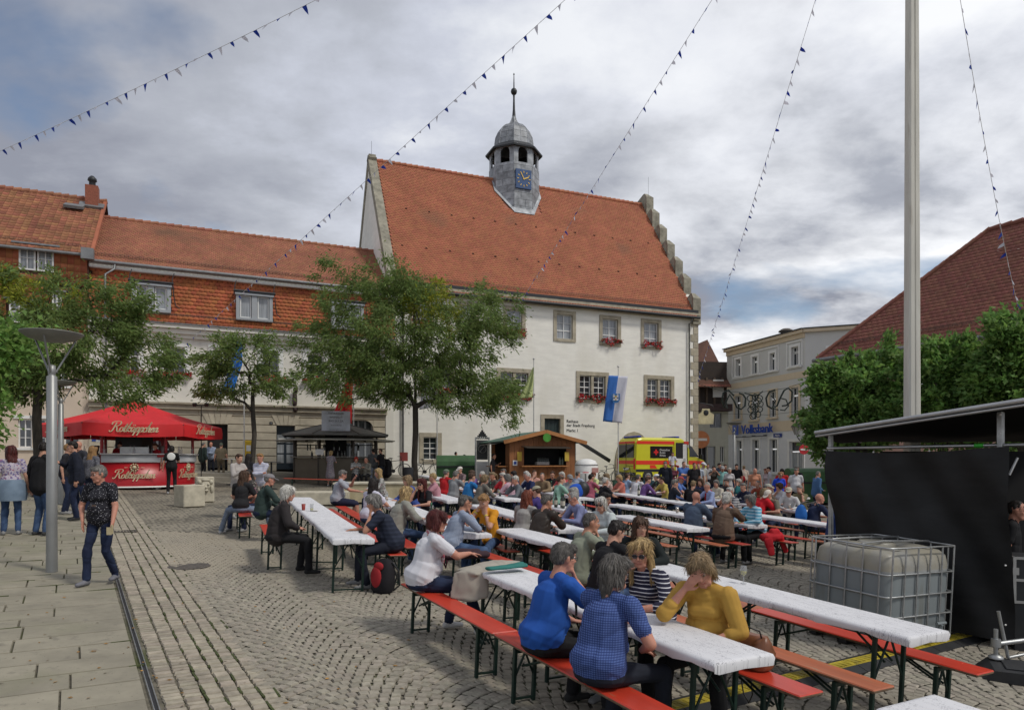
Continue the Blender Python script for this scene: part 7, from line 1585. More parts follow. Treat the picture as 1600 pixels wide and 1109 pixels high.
# ------------------------------------------------------------------ b
m_kb=mat('taupe_panel',(.125,.105,.075),.6,var=.08,vs=2);m_kr=mat('kiosk_roof',(.14,.135,.125),.6,.3,var=.15);m_kf=mat('kiosk_frame',(.055,.045,.035),.5)
X,Y=atY(525,33.2);zg=g(X,Y);wk=empty('wine_kiosk',(X,Y,zg),0,'octagonal taupe wine kiosk with folded-up shutters and a white sign board','kiosk');va=math.atan2(-Y,-X);RK=2.05
def kp(i,r,z,off=22.5):a=va+R(off)+R(45)*i;return Vector((r*math.cos(a),r*math.sin(a),z))
zcn=proj_z(714,Y-2)-zg;zop=proj_z(685,Y-2)-zg;zrf=proj_z(662,Y)-zg
for i in range(8):
 A_,B_=kp(i-1,RK,0),kp(i,RK,0);b=MB();up_=Vector((0,0,zcn-.03));A2,B2=A_.lerp(B_,.01),A_.lerp(B_,.99);inn=-(A_+B_).normalized()*.05
 b.add([A2,B2,B2+up_,A2+up_,A2+inn,B2+inn,B2+up_+inn,A2+up_+inn],[(0,1,2,3),(3,2,6,7),(4,7,6,5)]);b.build('wall_panel',m_kb,wk)
 b=MB();b.tube(A_,A_+Vector((0,0,zop+.1)),.05,n=6);b.build('corner_post',m_kf,wk)
 o1,o2=A_.lerp(B_,.0)*1.09,A_.lerp(B_,1.0)*1.09;b=MB();zz=Vector((0,0,zcn));th=Vector((0,0,.035));b.add([A_*.95+zz,B_*.95+zz,o2+zz,o1+zz,A_*.95+zz+th,B_*.95+zz+th,o2+zz+th,o1+zz+th],[(0,3,2,1),(4,5,6,7),(3,7,6,2),(0,4,7,3),(1,2,6,5)]);b.build('counter',mat('counter_grey',(.22,.205,.18),.5),wk)
 s1,s2=A_*1.0+Vector((0,0,zop+.02)),B_*1.0+Vector((0,0,zop+.02));od=(A_+B_).normalized()*.85;b=MB()
 b.add([s1,s2,s2+od*1.0+(B_-A_).normalized()*.25-Vector((0,0,.10)),s1+od-(B_-A_).normalized()*.25-Vector((0,0,.10))]+[v+Vector((0,0,.03))for v in(s1,s2,s2+od+(B_-A_).normalized()*.25-Vector((0,0,.10)),s1+od-(B_-A_).normalized()*.25-Vector((0,0,.10)))],[(0,3,2,1),(4,5,6,7),(3,7,6,2),(0,4,7,3),(1,2,6,5)]);b.build('raised_shutter',mat('shutter_beige',(.36,.34,.29),.6),wk)
 b=MB();e1,e2=kp(i-1,RK*1.28,zop+.22),kp(i,RK*1.28,zop+.22);t1,t2=kp(i-1,.45,zrf),kp(i,.45,zrf);b.add([e1,e2,t2,t1,e1-Vector((0,0,.07)),e2-Vector((0,0,.07))],[(0,1,2,3),(4,5,1,0)]);b.build('roof_panel',m_kr,wk)
 b=MB();b.tube(e1,t1,.03,n=5);b.build('roof_rib',m_kf,wk)
 b=MB();b.add([A_*.99+Vector((0,0,zop-.25)),B_*.99+Vector((0,0,zop-.25)),e2*.8+Vector((0,0,.04)),e1*.8+Vector((0,0,.04))],[(0,1,2,3)])if i not in(0,1,7)else b.box(((A_.x+B_.x)*.49,(A_.y+B_.y)*.49,zop-.08),(.1,.1,.1));b.build('header',m_kf,wk)
b=MB();b.add([kp(i,.45,zrf)for i in range(8)],[tuple(range(8))]);b.build('roof_cap',m_kr,wk)
b=MB();b.box((-.3*math.cos(va),-.3*math.sin(va),1.3),(1.4,1.0,2.5),rz=va);b.build('inner_shelf',m_dark,wk)
b=MB()
for i in range(26):a=va+R(random.uniform(-60,60));r_=1.2+random.uniform(0,.4);b.lathe([(.035,1.55 if i%2 else 1.2),(.035,1.75 if i%2 else 1.4),(.012,1.83 if i%2 else 1.48),(.012,1.88 if i%2 else 1.53)],(r_*math.cos(a),r_*math.sin(a),0),6)
b.build('bottles',m_bot,wk,kind='stuff')
fx=kp(0,1,0,0).normalized()*2.1;sb=MB();sz0=proj_z(657.5,Y-2)-zg;sb.box((fx.x,fx.y,sz0),(.05,1.26,.90),rz=va);s_=sb.build('sign_board',mat('sign_pale_blue',(.50,.53,.60),.6),wk)
fd=va+math.pi/2;off=kp(0,1,0,0).normalized()*2.135
for k,(tt,sz_)in enumerate((('THÜRINGER',.125),('WEINGUT',.125),('BAD SULZA',.125),('Sonnendurch',.09),('www.thueringer-wein.de',.06))):text(tt,sz_,m_kf,wk,(off.x,off.y,sz0+.33-[0,.17,.34,.53,.72][k]),(R(90),0,fd),shear=.3 if k==3 else 0,ext=.002)
sg2=kp(0,2.12,0,-20);b=MB();b.box((sg2.x,sg2.y,proj_z(706,Y-2)-zg),(.03,.36,.26),rz=va);b.build('price_sign',m_white,wk)
# ------------------------------------------------------------------ w
m_hw=mat('orange_stained_wood',(.27,.105,.035),.6,var=.12,vs=4,stretch=(1,1,.3),obj_rand=.08);m_hg=mat('green_roof_felt',(.085,.16,.125),.8,var=.12,vs=3);m_hl=mat('light_stained_wood',(.40,.17,.055),.6,var=.1)
X,Y=atY(796,31.4);zg=g(X,Y)-.02;hu=empty('wooden_hut',(X,Y,zg),R(22),'orange stained wooden sales hut with green gabled roof and round green emblem','hut')
Hh_=Bld.__new__(Bld);Hh_.X,Hh_.Y,Hh_.c,Hh_.s,Hh_.zg=X,Y,math.cos(R(22)),math.sin(R(22)),zg
hwid=Hh_.L(899);hz_e=Hh_.Z(797,688);hz_a=Hh_.Z(850,674)-.05;hd=2.4;op=(Hh_.L(815),Hh_.L(882),Hh_.Z(815,727),Hh_.Z(815,697));nb=14
for i in range(nb):
 x0,x1=hwid*i/nb,hwid*(i+1)/nb;xm=(x0+x1)/2;ztop=hz_e+(hz_a-hz_e)*(1-abs(xm-hwid/2)/(hwid/2))
 for z0,z1 in(((0,op[2]),(op[3],ztop))if op[0]<xm<op[1]else((0,ztop),)):
  b=MB();b.box((xm,.02,(z0+z1)/2),(x1-x0-.012,.035,z1-z0));b.build('board',m_hw,hu)
for i in range(10):
 y0=hd*i/10
 for z0,z1 in(((0,1.15),)if 2<=i<=7 else((0,hz_e),)):b=MB();b.box((.02,y0+hd/20+.03,(z0+z1)/2),(.035,hd/10-.012,z1-z0));b.build('board',m_hw,hu)
b=MB();b.box((hwid/2,hd,hz_e/2),(hwid,.04,hz_e));b.box((hwid,hd/2,hz_e/2),(.04,hd,hz_e));b.box((hwid/2,hd/2,.05),(hwid,hd,.1));b.build('rear_wall',m_kf,hu)
for sgn in(-1,1):
 ex=hwid/2+sgn*(hwid/2+.42);ez=hz_e-.42*(hz_a-hz_e)/(hwid/2)+.06;az=hz_a+.08;b=MB();p=[(hwid/2,-.35,az),(ex,-.35,ez),(ex,hd+.5,ez),(hwid/2,hd+.5,az)]
 b.add([Vector(v)for v in p]+[Vector(v)-Vector((0,0,.05))for v in p],[(0,1,2,3)if sgn<0 else(3,2,1,0),(4,7,6,5),(0,4,5,1),(1,5,6,2),(2,6,7,3)]);b.build('roof_slope',m_hg,hu)
 b=MB();d=Vector((ex-hwid/2,0,ez-az));b.box(((hwid/2+ex)/2,-.37,(az+ez)/2-.05),(d.length,.04,.17),rot=Euler((0,-math.atan2(d.z,d.x)if sgn>0 else math.pi-math.atan2(d.z,d.x),0)));b.build('barge_board',m_hl,hu)
b=MB();b.box(((op[0]+op[1])/2,.9,(op[2]+op[3])/2),(op[1]-op[0]+.3,.04,1.3));b.build('dark_inside',m_dark,hu)
b=MB();b.box(((op[0]+op[1])/2,-.12,op[2]-.03),(op[1]-op[0]+.2,.34,.05));b.build('sales_counter',m_hl,hu)
b=MB();b.box(((op[0]+op[1])/2,-.30,op[3]-.04),(op[1]-op[0]+.05,.8,.035),rot=Euler((.12,0,0)));b.build('raised_hatch',m_kf,hu)
b=MB();b.M=Matrix.Translation((Hh_.L(848.5),-.42,Hh_.Z(848.5,684)))@Matrix.Rotation(math.pi/2,4,'X');b.lathe([(0,0),(.20,0),(.20,.03),(0,.03)],n=24,smooth=False);b.build('green_emblem',mat('apple_green',(.06,.26,.03),.5),hu)
m_yp=mat('yellow_poster',(.60,.42,.06),.6)
for px in(811.5,885.5):b=MB();b.box((Hh_.L(px),-.02,Hh_.Z(px,713)),(.22,.02,.42));b.build('poster',m_yp,hu)
b=MB();b.box((Hh_.L(804.5),-.02,Hh_.Z(804,723)),(.22,.02,.24));b.build('notice',m_white,hu);b=MB();b.box((Hh_.L(804.5),-.035,Hh_.Z(804,723)),(.13,.01,.13));b.build('notice_print',m_blue,hu)
b=MB()
for i in range(12):b.lathe([(.035,0),(.035,.2),(.012,.27),(.012,.33)],(Hh_.L(842)+i%6*.1,.05+(i//6)*.1,op[2]+.02),7)
for px in(874,879,876):b.lathe([(.04,0),(.04,.22),(.013,.3),(.013,.36)],(Hh_.L(px),0,op[2]+.02),8)
b.build('bottles',m_bot,hu)
b=MB();b.box((Hh_.L(847),.0,op[2]+.10),(.62,.25,.14));b.build('crate',mat('grey_crate',(.30,.30,.30),.6),hu)
b=MB();b.box((-.28,.9,1.22),(.5,1.5,.04));b.build('side_counter',m_hl,hu);b=MB();b.add([(-.02,.1,hz_e-.05),(-.75,.1,hz_e-.18),(-.75,2.2,hz_e-.18),(-.02,2.2,hz_e-.05)],[(0,1,2,3)]);b.build('side_hatch',m_kf,hu)
b=MB();b.box((.5,.6,1.7),(.1,.7,.9));b.build('green_bottles',mat('bottle_green_rack',(.03,.10,.05),.3),hu)
# ------------------------------------------------------------------ w
X,Y=atY(916,31.0);r=empty('drinks_trailer',(X,Y,g(X,Y)),R(20),'rounded white drinks trailer to the right of the wooden hut','trailer')
b=MB();zt=proj_z(717,Y)-g(X,Y);b.lathe([(.48,.35),(.52,.6),(.52,zt-.25),(.42,zt-.08),(.2,zt),(0,zt+.02)],n=24);b.build('body',m_white,r);b=MB();b.lathe([(.535,zt-.28),(.535,zt-.24)],n=24);b.build('rim',m_steel,r)
b=MB();b.box((.18,-.53,zt-.5),(.32,.02,.22));b.build('poster',mat('pale_red_print',(.50,.25,.22),.6),r);b=MB();b.tube((0,0,0),(0,0,.4),.2,n=12);b.build('wheel',m_dk,r)
def stand_table(px,Y_,label,colr,hh=1.1,rad=.36):
 X,Y=atY(px,Y_);r=empty('standing_table',(X,Y,g(X,Y)),0,label,'standing table');b=MB();b.lathe([(rad,hh-.03),(rad+.005,hh-.015),(rad,hh),(0,hh)],n=24);b.build('table_top',colr,r);b=MB();b.tube((0,0,.02),(0,0,hh-.03),.035,n=10);b.build('column',m_steel if colr is m_white else m_dk,r);b=MB();b.lathe([(.25,0),(.22,.03),(.05,.05)],n=16);b.build('foot',m_dk,r);return r
stand_table(915,29.8,'white standing table with a red cloth in front of the white drinks trailer',m_white);stand_table(362,29,'round grey standing table beside the red stand below the stone wall',m_white);stand_table(424,27.5,'dark standing table right of the small tree, in front of the dark door',m_dk)
X,Y=atY(915,29.8);b=MB();b.box((0,0,.02),(.26,.2,.04),bev=.01);b.build('red_cloth',m_rpan,None,'small red cloth lying on the white standing table by the hut','cloth',loc=(X,Y,g(X,Y)+1.10))
# ------------------------------------------------------------------ a
X,Y=atY(993,39.6);vz=proj_z(683,Y)-2.62;vang=R(24);am=empty('ambulance',(X,Y,vz),vang,'yellow ambulance van with red stripes parked below the pointed arch, side door open','ambulance')
m_ay=mat('fluorescent_yellow',(.62,.60,.03),.3,var=.03,spec=.6);m_ar=mat('fluorescent_red',(.75,.045,.025),.35,var=.03);LV,WV,HV=5.2,1.95,2.62
prof=[(0,.45),(0,1.2),(.04,2.35),(.18,HV-.06),(.4,HV),(LV-2.0,HV),(LV-1.72,HV-.10),(LV-.98,1.55),(LV-.22,1.28),(LV-.04,1.0),(LV,.62),(LV-.05,.38),(LV-.4,.32),(.3,.32)]
b=MB();layers=[]
for yy,ins in((0,.09),(.05,.03),(.11,0),(WV-.11,0),(WV-.05,.03),(WV,.09)):
 cxp,czp=LV/2,1.4;layers.append([(x+(ins if x<cxp else-ins)*.5,yy,z-(ins*1.2 if z>2.2 else 0))for x,z in prof])
n=len(prof)
b.add([p for l_ in layers for p in l_],[tuple(range(n-1,-1,-1)),tuple(range(5*n,6*n))]+[(k*n+i,k*n+(i+1)%n,(k+1)*n+(i+1)%n,(k+1)*n+i)for k in range(5)for i in range(n)]);b.build('body',m_ay,am)
def side(name,pts,m,d=.012,parent=None):b=MB();b.prism([(x,z)for x,z in pts],-d,.0);return b.build(name,m,parent or am)
m_vw=mat('van_window',(.012,.014,.017),.08,spec=.8)
side('window',[(1.02,1.42),(2.62,1.42),(2.62,2.12),(1.02,2.12)],m_vw)
side('red_stripe',[(.06,2.24),(2.75,2.24),(2.75,2.42),(.1,2.42)],m_ar);side('red_stripe',[(.03,1.05),(2.75,1.05),(2.75,1.28),(.03,1.28)],m_ar);side('red_stripe',[(3.78,2.24),(LV-1.72,2.24),(LV-1.78,2.42),(3.78,2.42)],m_ar);side('red_stripe',[(3.78,1.05),(LV-.15,1.05),(LV-.3,1.25),(3.78,1.28)],m_ar)
side('dark_trim',[(.03,.62),(LV-.15,.62),(LV-.15,.78),(.03,.78)],m_dk);side('red_flash',[(1.0,.82),(1.5,.82),(1.35,1.02),(1.0,1.02)],m_ar)
side('door_opening',[(2.82,.5),(3.72,.5),(3.72,2.34),(2.82,2.34)],m_dark);b=MB();b.box((3.5,-.022,1.6),(.28,.02,1.3));b.box((3.2,-.022,.95),(.7,.02,.9));b.build('bright_cabin',m_white,am)
side('front_window',[(3.86,1.50),(4.55,1.50),(3.98,2.16),(3.86,2.16)],m_vw);side('slid_door_edge',[(2.72,.5),(2.80,.5),(2.80,2.36),(2.72,2.36)],m_ay,.05)
b=MB();cxr=1.42
b.box((cxr,-.018,1.77),(.32,.012,.11));b.box((cxr,-.018,1.77),(.11,.014,.32));b.build('red_cross',mat('cross_red',(.65,.02,.02),.4),am)
for k,tt in enumerate(('Deutsches','Rotes','Kreuz')):text(tt,.17,m_white,am,(1.68,-.02,1.90-k*.16),(R(90),0,0),align='LEFT',ext=.002)
b=MB()
for xx in(.85,LV-1.0):
 b2=MB();b2.tube((xx,-.02,.36),(xx,.22,.36),.36,n=24);wl=b2.build('wheel',MC['black_rubber'],am);b2=MB();b2.tube((xx,-.035,.36),(xx,-.01,.36),.20,n=16);b2.build('rim',m_alu,wl)
def rear(name,pts,m,d=.012):b=MB();b.prism([(y,z)for y,z in pts],-d,.02,axis='x');return b.build(name,m,am)
rear('rear_window',[(.18,1.45),(.90,1.45),(.90,2.22),(.18,2.22)],m_vw);rear('rear_window',[(1.02,1.45),(1.76,1.45),(1.76,2.22),(1.02,2.22)],m_vw);rear('red_stripe',[(.1,1.08),(1.85,1.08),(1.85,1.28),(.1,1.28)],m_ar);rear('red_stripe',[(.12,2.28),(1.83,2.28),(1.83,2.40),(.12,2.40)],m_ar);rear('licence_plate',[(.7,.72),(1.25,.72),(1.25,.86),(.7,.86)],m_white,.02)
for yy in(.06,WV-.16):rear('tail_light',[(yy,.78),(yy+.11,.78),(yy+.11,1.4),(yy,1.4)],MC['cross_red'],.03)
rear('bumper',[(.03,.40),(WV-.03,.40),(WV-.03,.58),(.03,.58)],m_dk,.08);rear('door_gap',[(WV/2-.012,.6),(WV/2+.012,.6),(WV/2+.012,2.4),(WV/2-.012,2.4)],m_dk,.016)
b=MB();b.box((.45,WV/2,HV+.05),(.28,1.5,.12),bev=.03);b.box((LV-2.0,WV/2,HV+.05),(.28,1.4,.12),bev=.03);b.build('blue_light',mat('blue_beacon',(.01,.03,.35),.15),am)
b=MB();b.box((LV-.02,WV/2,.95),(.06,1.2,.25));b.box((LV-.55,-.16,1.5),(.12,.2,.28),bev=.02);b.build('mirror',m_dk,am)
b=MB();b.box((LV-.08,.22,.98),(.1,.3,.2),bev=.02);b.build('headlight',m_white,am)
b=MB();b.add([(LV-1.66,.16,HV-.16),(LV-1.02,.14,1.62),(LV-1.02,WV-.14,1.62),(LV-1.66,WV-.16,HV-.16)],[(0,1,2,3)]);b.build('windscreen',m_vw,am)
# ------------------------------------------------------------------ b
def bike(px,Y_,ang,label,colr=(.02,.02,.022),dz=.3,lean=.05):
 X,Y=atY(px,Y_);r=empty('bicycle',(X,Y,g(X,Y)+dz),ang,label,'bicycle','bicycles leaning in front of the facades');r.rotation_euler=(lean,0,ang);mm=mat('bike_paint%d'%int(sum(colr)*100),colr,.35)
 for x in(-.52,.52):
  b=MB();b.path([(x+.34*math.cos(t),0,.34+.34*math.sin(t))for t in np.linspace(0,2*math.pi,28,endpoint=False)],.017,6,closed=True);wl=b.build('wheel',MC['black_rubber'],r)
  b=MB();b.path([(x+.315*math.cos(t),0,.34+.315*math.sin(t))for t in np.linspace(0,2*math.pi,24,endpoint=False)],.007,4,closed=True)
  for q in range(14):t=q*math.pi/7;b.tube((x,0,.34),(x+.31*math.cos(t),0,.34+.31*math.sin(t)),.0022,n=3,caps=False)
  b.tube((x,-.03,.34),(x,.03,.34),.02,n=8);b.build('rim',m_alu,wl)
 b=MB()
 for p,q in(((-.52,0,.34),(-.1,0,.30)),((-.52,0,.34),(-.18,0,.78)),((-.1,0,.30),(-.22,0,.92)),((-.1,0,.30),(.36,0,.72)),((-.19,0,.80),(.34,0,.86)),((.52,0,.34),(.33,0,.95))):b.tube(p,q,.016,n=7)
 b.build('frame',mm,r)
 b=MB();b.ell((-.24,0,.95),(.13,.07,.03),n=10,k=6);b.build('saddle',m_dk,r);b=MB();b.path([(.30,0,.93),(.30,0,1.02),(.34,.14,1.05),(.22,.28,1.04)],.012,6);b.path([(.30,0,1.02),(.34,-.14,1.05),(.22,-.28,1.04)],.012,6);b.build('handlebar',m_dk,r)
 b=MB();b.box((-.5,0,.74),(.36,.12,.015));b.tube((-.1,-.09,.30),(-.1,.09,.30),.09,n=12);b.build('carrier',m_dk,r);return r
bike(617,35.5,TA+.1,'black bicycle with a basket leaning left of the big tree trunk');bike(666,36.2,TA+.15,'black bicycle behind the tree, under the ground floor window');bike(697,35.6,TA+1.0,'dark mountain bicycle beside the green container, seen end on');bike(703,36,TA+.9,'second dark bicycle touching the green container');bike(951,38,TA+.2,'black bicycle left of the ambulance');bike(978,36.5,TA+.5,'dark bicycle parked in front of the ambulance rear')
X,Y=atY(601,34.6);b=MB();b.box((0,0,.45),(.7,.5,.95),bev=.15);b.build('covered_load',MC['cloth_black nylon_plain'],None,'black covered pushchair-like load between the wine kiosk and the first bicycle','cover',loc=(X,Y,g(X,Y)+.3))
X,Y=atY(631,36);b=MB();b.box((0,0,.95),(.42,.04,.46));b.build('red_notice_board',mat('dull_red_board',(.30,.05,.04),.6),None,'small dull red notice board between the bicycles','notice board',loc=(X,Y,g(X,Y)+.4),rot=(0,0,TA))
def container(px0,px1,Y_,ytop,label):
 m_=mat('container_green',(.035,.11,.035),.5,var=.15,vs=3);X0,Y0=atY(px0,Y_);X1,_=atY(px1,Y_);w_=X1-X0;r=empty('green_container',((X0+X1)/2,Y_,g(X0,Y_)),R(8),label,'container');H=proj_z(ytop,Y_)-g(X0,Y_)
 b=MB();pts=[(-.45,.15),(-.5,H*.6)]+[(-.5*math.cos(a),H*.6+H*.4*math.sin(a))for a in np.linspace(.15,math.pi-.15,9)]+[(.5,H*.6),(.45,.15)];b.prism(pts,-w_/2,w_/2,axis='x');b.build('body',m_,r)
 b=MB();b.box((0,-.52,H*.62),(w_+.04,.05,.06));b.tube((-w_/2+.2,-.3,.1),(-w_/2+.2,.3,.1),.1,n=10);b.tube((w_/2-.2,-.3,.1),(w_/2-.2,.3,.1),.1,n=10);b.build('rail',MC['container_green']if False else m_dk,r);return r
container(682,742,35,711,'large green rounded container behind the seated people left of the advertising column');container(1228,1300,30.5,731,'large green rounded container at the right behind the man in the white shirt')
X,Y=atY(753.5,34);r=empty('market_column',(X,Y,g(X,Y)),R(8),'grey metal market sign column with a black stepped gable top','sign column');H0=proj_z(686,Y)-g(X,Y);H1=proj_z(672,Y)-g(X,Y)
b=MB();
for sx in(-.33,.33):b.box((sx,0,H0/2+.05),(.07,.10,H0+.1))
b.build('frame_post',m_steel,r);b=MB();b.box((0,0,H0*.78),(.56,.05,H0*.40));b.build('upper_panel',mat('dark_panel',(.06,.065,.07),.5),r);b=MB();b.box((0,0,H0*.32),(.56,.05,H0*.44));b.build('lower_panel',m_alu,r)
b=MB()
for k in range(5):b.box((0,0,H0+.02+k*(H1-H0)/5+.03),(.62-k*.13,.06,(H1-H0)/5+.004*k))
b.build('stepped_top',m_dk,r);text('MARKT',.17,m_white,r,(0,-.045,H0+.06),(R(90),0,0));b=MB();b.path([(.19*math.cos(t),-.04,H0*.80+.19*math.sin(t))for t in np.linspace(0,2*math.pi,20,endpoint=False)],.02,5,closed=True);b.tube((-.12,-.04,H0*.8-.14),(.12,-.04,H0*.8+.14),.02,n=5);b.build('emblem',m_alu,r)
X,Y=atY(389,33.2);r=empty('letter_box',(X,Y,g(X,Y)+.3),TA,'yellow letter box half hidden behind the small tree trunk','letter box');b=MB();b.box((0,0,1.15),(.42,.3,.85),bev=.04);b.build('box',mat('post_yellow',(.62,.40,.01),.4),r);b=MB();b.tube((0,0,0),(0,0,.75),.04,n=8);b.build('post',m_dk,r);b=MB();b.box((-.02,-.155,1.2),(.2,.01,.28));b.build('notice',m_white,r)
X,Y=atY(640,30.6);b=MB();b.lathe([(.30,0),(.32,.95),(.30,1.0),(0,1.0)],n=16);b.build('litter_bin',m_dk,None,'dark round litter bin beside the big tree trunk','litter bin',loc=(X,Y,g(X,Y)))
X,Y=atY(314.5,27.5);r=empty('floodlight_stand',(X,Y,g(X,Y)),0,'thin black stand with two small floodlights above the red canopy','floodlight stand');zz=proj_z(633,Y)-g(X,Y);b=MB();b.tube((0,0,0),(0,0,zz),.018,n=6);b.box((0,0,zz),(.5,.05,.05));b.build('mast',m_dk,r)
for sx in(-.24,.24):b=MB();b.box((sx,-.05,zz+.02),(.13,.12,.12),rot=Euler((.4,0,0)));b.build('floodlight',m_dk,r)
# ------------------------------------------------------------------ f
def flag(px,ybot,ytop,Y_,label,draw=None,th=.035):
 X,Y=atY(px,Y_);zg=g(X,Y);H=proj_z(ytop,Y)-zg;r=empty('flagpole',(X,Y,zg),0,label,'flagpole');b=MB();b.tube((0,0,0),(0,0,H),th,th*.6,10);b.ell((0,0,H+.05),(.06,.06,.06),n=8,k=6);b.build('pole',mat('white_pole',(.55,.55,.54),.4,.2),r)
 if draw:draw(X,Y,zg)
def cloth_flag(pts_l,pts_r,Y_,mats,split,label,nz=22,nx_=10,amp=.05):
 """left and right outline pixels from top to bottom"""
 b=MB();vs_=[];mi=[]
 for j in range(nz+1):
  t=j/nz;il=t*(len(pts_l)-1);k=min(int(il),len(pts_l)-2);u=il-k;l_=(pts_l[k][0]*(1-u)+pts_l[k+1][0]*u,pts_l[k][1]*(1-u)+pts_l[k+1][1]*u);r_=(pts_r[k][0]*(1-u)+pts_r[k+1][0]*u,pts_r[k][1]*(1-u)+pts_r[k+1][1]*u)
  for i in range(nx_+1):
   s_=i/nx_;px=l_[0]*(1-s_)+r_[0]*s_;py=l_[1]*(1-s_)+r_[1]*s_;d=amp*math.sin(s_*11+t*3)*(.3+t)+amp*.5*math.sin(s_*23+t*9);X,Y=atY(px,Y_);vs_.append((X,Y+d,proj_z(py,Y_)))
 o=Vector(vs_[0]);b.add([Vector(v)-o for v in vs_],[(j*(nx_+1)+i,j*(nx_+1)+i+1,(j+1)*(nx_+1)+i+1,(j+1)*(nx_+1)+i)for j in range(nz)for i in range(nx_)],0,True)
 b.m=[1 if(i/nx_>=split)else 0 for j in range(nz)for i in range(nx_)]
 fl=b.build('flag',mats,None,label,'flag',loc=o)
 sm_=fl.modifiers.new('thickness','SOLIDIFY');sm_.thickness=.006;return fl
m_fbl=mat('flag_blue',(.035,.16,.52),.7,var=.05);m_fwh=mat('flag_white',(.60,.60,.68),.7,var=.04);m_frd=mat('flag_red',(.60,.012,.015),.7,var=.06);m_fyg=mat('flag_lime',(.50,.56,.25),.7,var=.08);m_fdb=mat('flag_bright_blue',(.02,.18,.62),.6,var=.08)
flag(966,740,574,37.0,'white flagpole carrying the blue and white town flag')
fl=cloth_flag([(951,586.5),(947,620),(942,658)],[(981,588),(976,624),(972,661)],36.9,[m_fbl,m_fwh],.5,'blue and white town flag with a castle shield hanging in front of the town hall')
X,Y=atY(962,36.75);sh=empty('shield',(0,0,0),0,parent=fl);sh.location=Vector((X,Y-.02,proj_z(622,Y)))-fl.location
b=MB();s_=.22;b.prism([(-s_,s_*1.1),(s_,s_*1.1),(s_,-s_*.4),(s_*.6,-s_),(0,-s_*1.2),(-s_*.6,-s_),(-s_,-s_*.4)],-.01,.0);b.build('shield_ground',mat('shield_blue',(.03,.16,.40),.6),fl,loc=sh.location);b=MB()
b.box((0,-.02,-.04),(.27,.01,.16));
for sx in(-.10,.10):b.box((sx,-.02,.08),(.09,.01,.20));b.prism([(sx-.05,.17),(sx+.05,.17),(sx,.24)],-.025,-.015)
b.build('castle',m_fwh,fl,loc=sh.location);b=MB();b.box((0,-.03,.09),(.10,.01,.09));b.box((0,-.03,-.07),(.06,.01,.08));b.build('castle_gate',m_yp,fl,loc=sh.location);bpy.data.objects.remove(sh)
flag(834,740,562,36.0,'white flagpole carrying the lime green flag');cloth_flag([(832.5,574),(822,598),(810,623)],[(834,574),(833.5,598),(832,621)],35.95,[m_fyg,m_fyg],.5,'lime green flag hanging slack in front of the town hall windows',amp=.07)
flag(683,745,590,35.4,'white flagpole crossing the ground floor window, no visible flag',lambda X,Y,zg:None);cloth_flag([(660,600),(658,618),(655,640)],[(682,600),(681,618),(672,637)],35.35,[m_fwh,m_fwh],.5,'white flag half hidden in the crown of the big tree')
flag(552.5,745,545,34.6,'white flagpole carrying the red flag behind the wine kiosk');cloth_flag([(546,556),(538,600),(521,645)],[(551,556),(551,600),(549,662)],34.55,[m_frd,m_frd],.5,'red flag hanging behind the tree above the wine kiosk sign',amp=.08)
flag(381.5,745,520,32.2,'white flagpole just left of the small tree trunk');cloth_flag([(366,536),(358,575),(343,616)],[(380,532),(378,570),(364,612)],32.15,[m_fdb,m_fdb],.5,'bright blue flag hanging behind the small tree',amp=.10)
# ------------------------------------------------------------------ s
m_lime=mat('limestone_block',(.50,.46,.36),.9,var=.14,vs=4,bump=.006,bs=18)
x,y=at(296,791);b=MB();b.box((0,0,.31),(.62,.60,.62),bev=.02);b.build('stone_block',m_lime,None,'pale square stone block standing on the setts in front of the red stand','stone block',loc=(x,y,g(x,y)),rot=(0,0,R(52)))
x,y=at(320,784);lr_=empty('carved_stone',(x,y,g(x,y)),R(30),'pale stone block carved with a lion face right of the plain block','carved stone')
b=MB();b.box((0,0,.39),(.50,.40,.78),bev=.03);b.build('block',m_lime,lr_);b=MB()
for(cx_,cz__,rx,rz_,d)in((0,.50,.15,.16,.09),(-.07,.55,.05,.03,.13),(.07,.55,.05,.03,.13),(0,.46,.055,.07,.17),(0,.37,.09,.05,.15),(-.16,.62,.06,.07,.06),(.16,.62,.06,.07,.06),(-.18,.4,.05,.12,.05),(.18,.4,.05,.12,.05),(0,.68,.12,.06,.07)):b.ell((cx_,-.20,cz__),(rx,d,rz_),n=10,k=6)
b.build('carved_face',m_lime,lr_)
x0,y0=at(475,788);fo=empty('fountain_wall',(x0,y0,g(x0,y0)),R(8),'low pale stone fountain basin behind the left tables','fountain')
b=MB();b.box((.35,.3,.20),(2.0,1.2,.40),bev=.02);b.build('lower_block',m_lime,fo)
b=MB();b.box((3.3,1.4,.30),(4.9,1.3,.60),bev=.02);b.build('upper_block',mat('yellow_limestone',(.46,.40,.26),.9,var=.12,vs=4,bump=.004),fo)
b=MB();b.box((3.3,1.4,.63),(5.0,1.4,.06),bev=.01);b.build('coping',m_lime,fo)
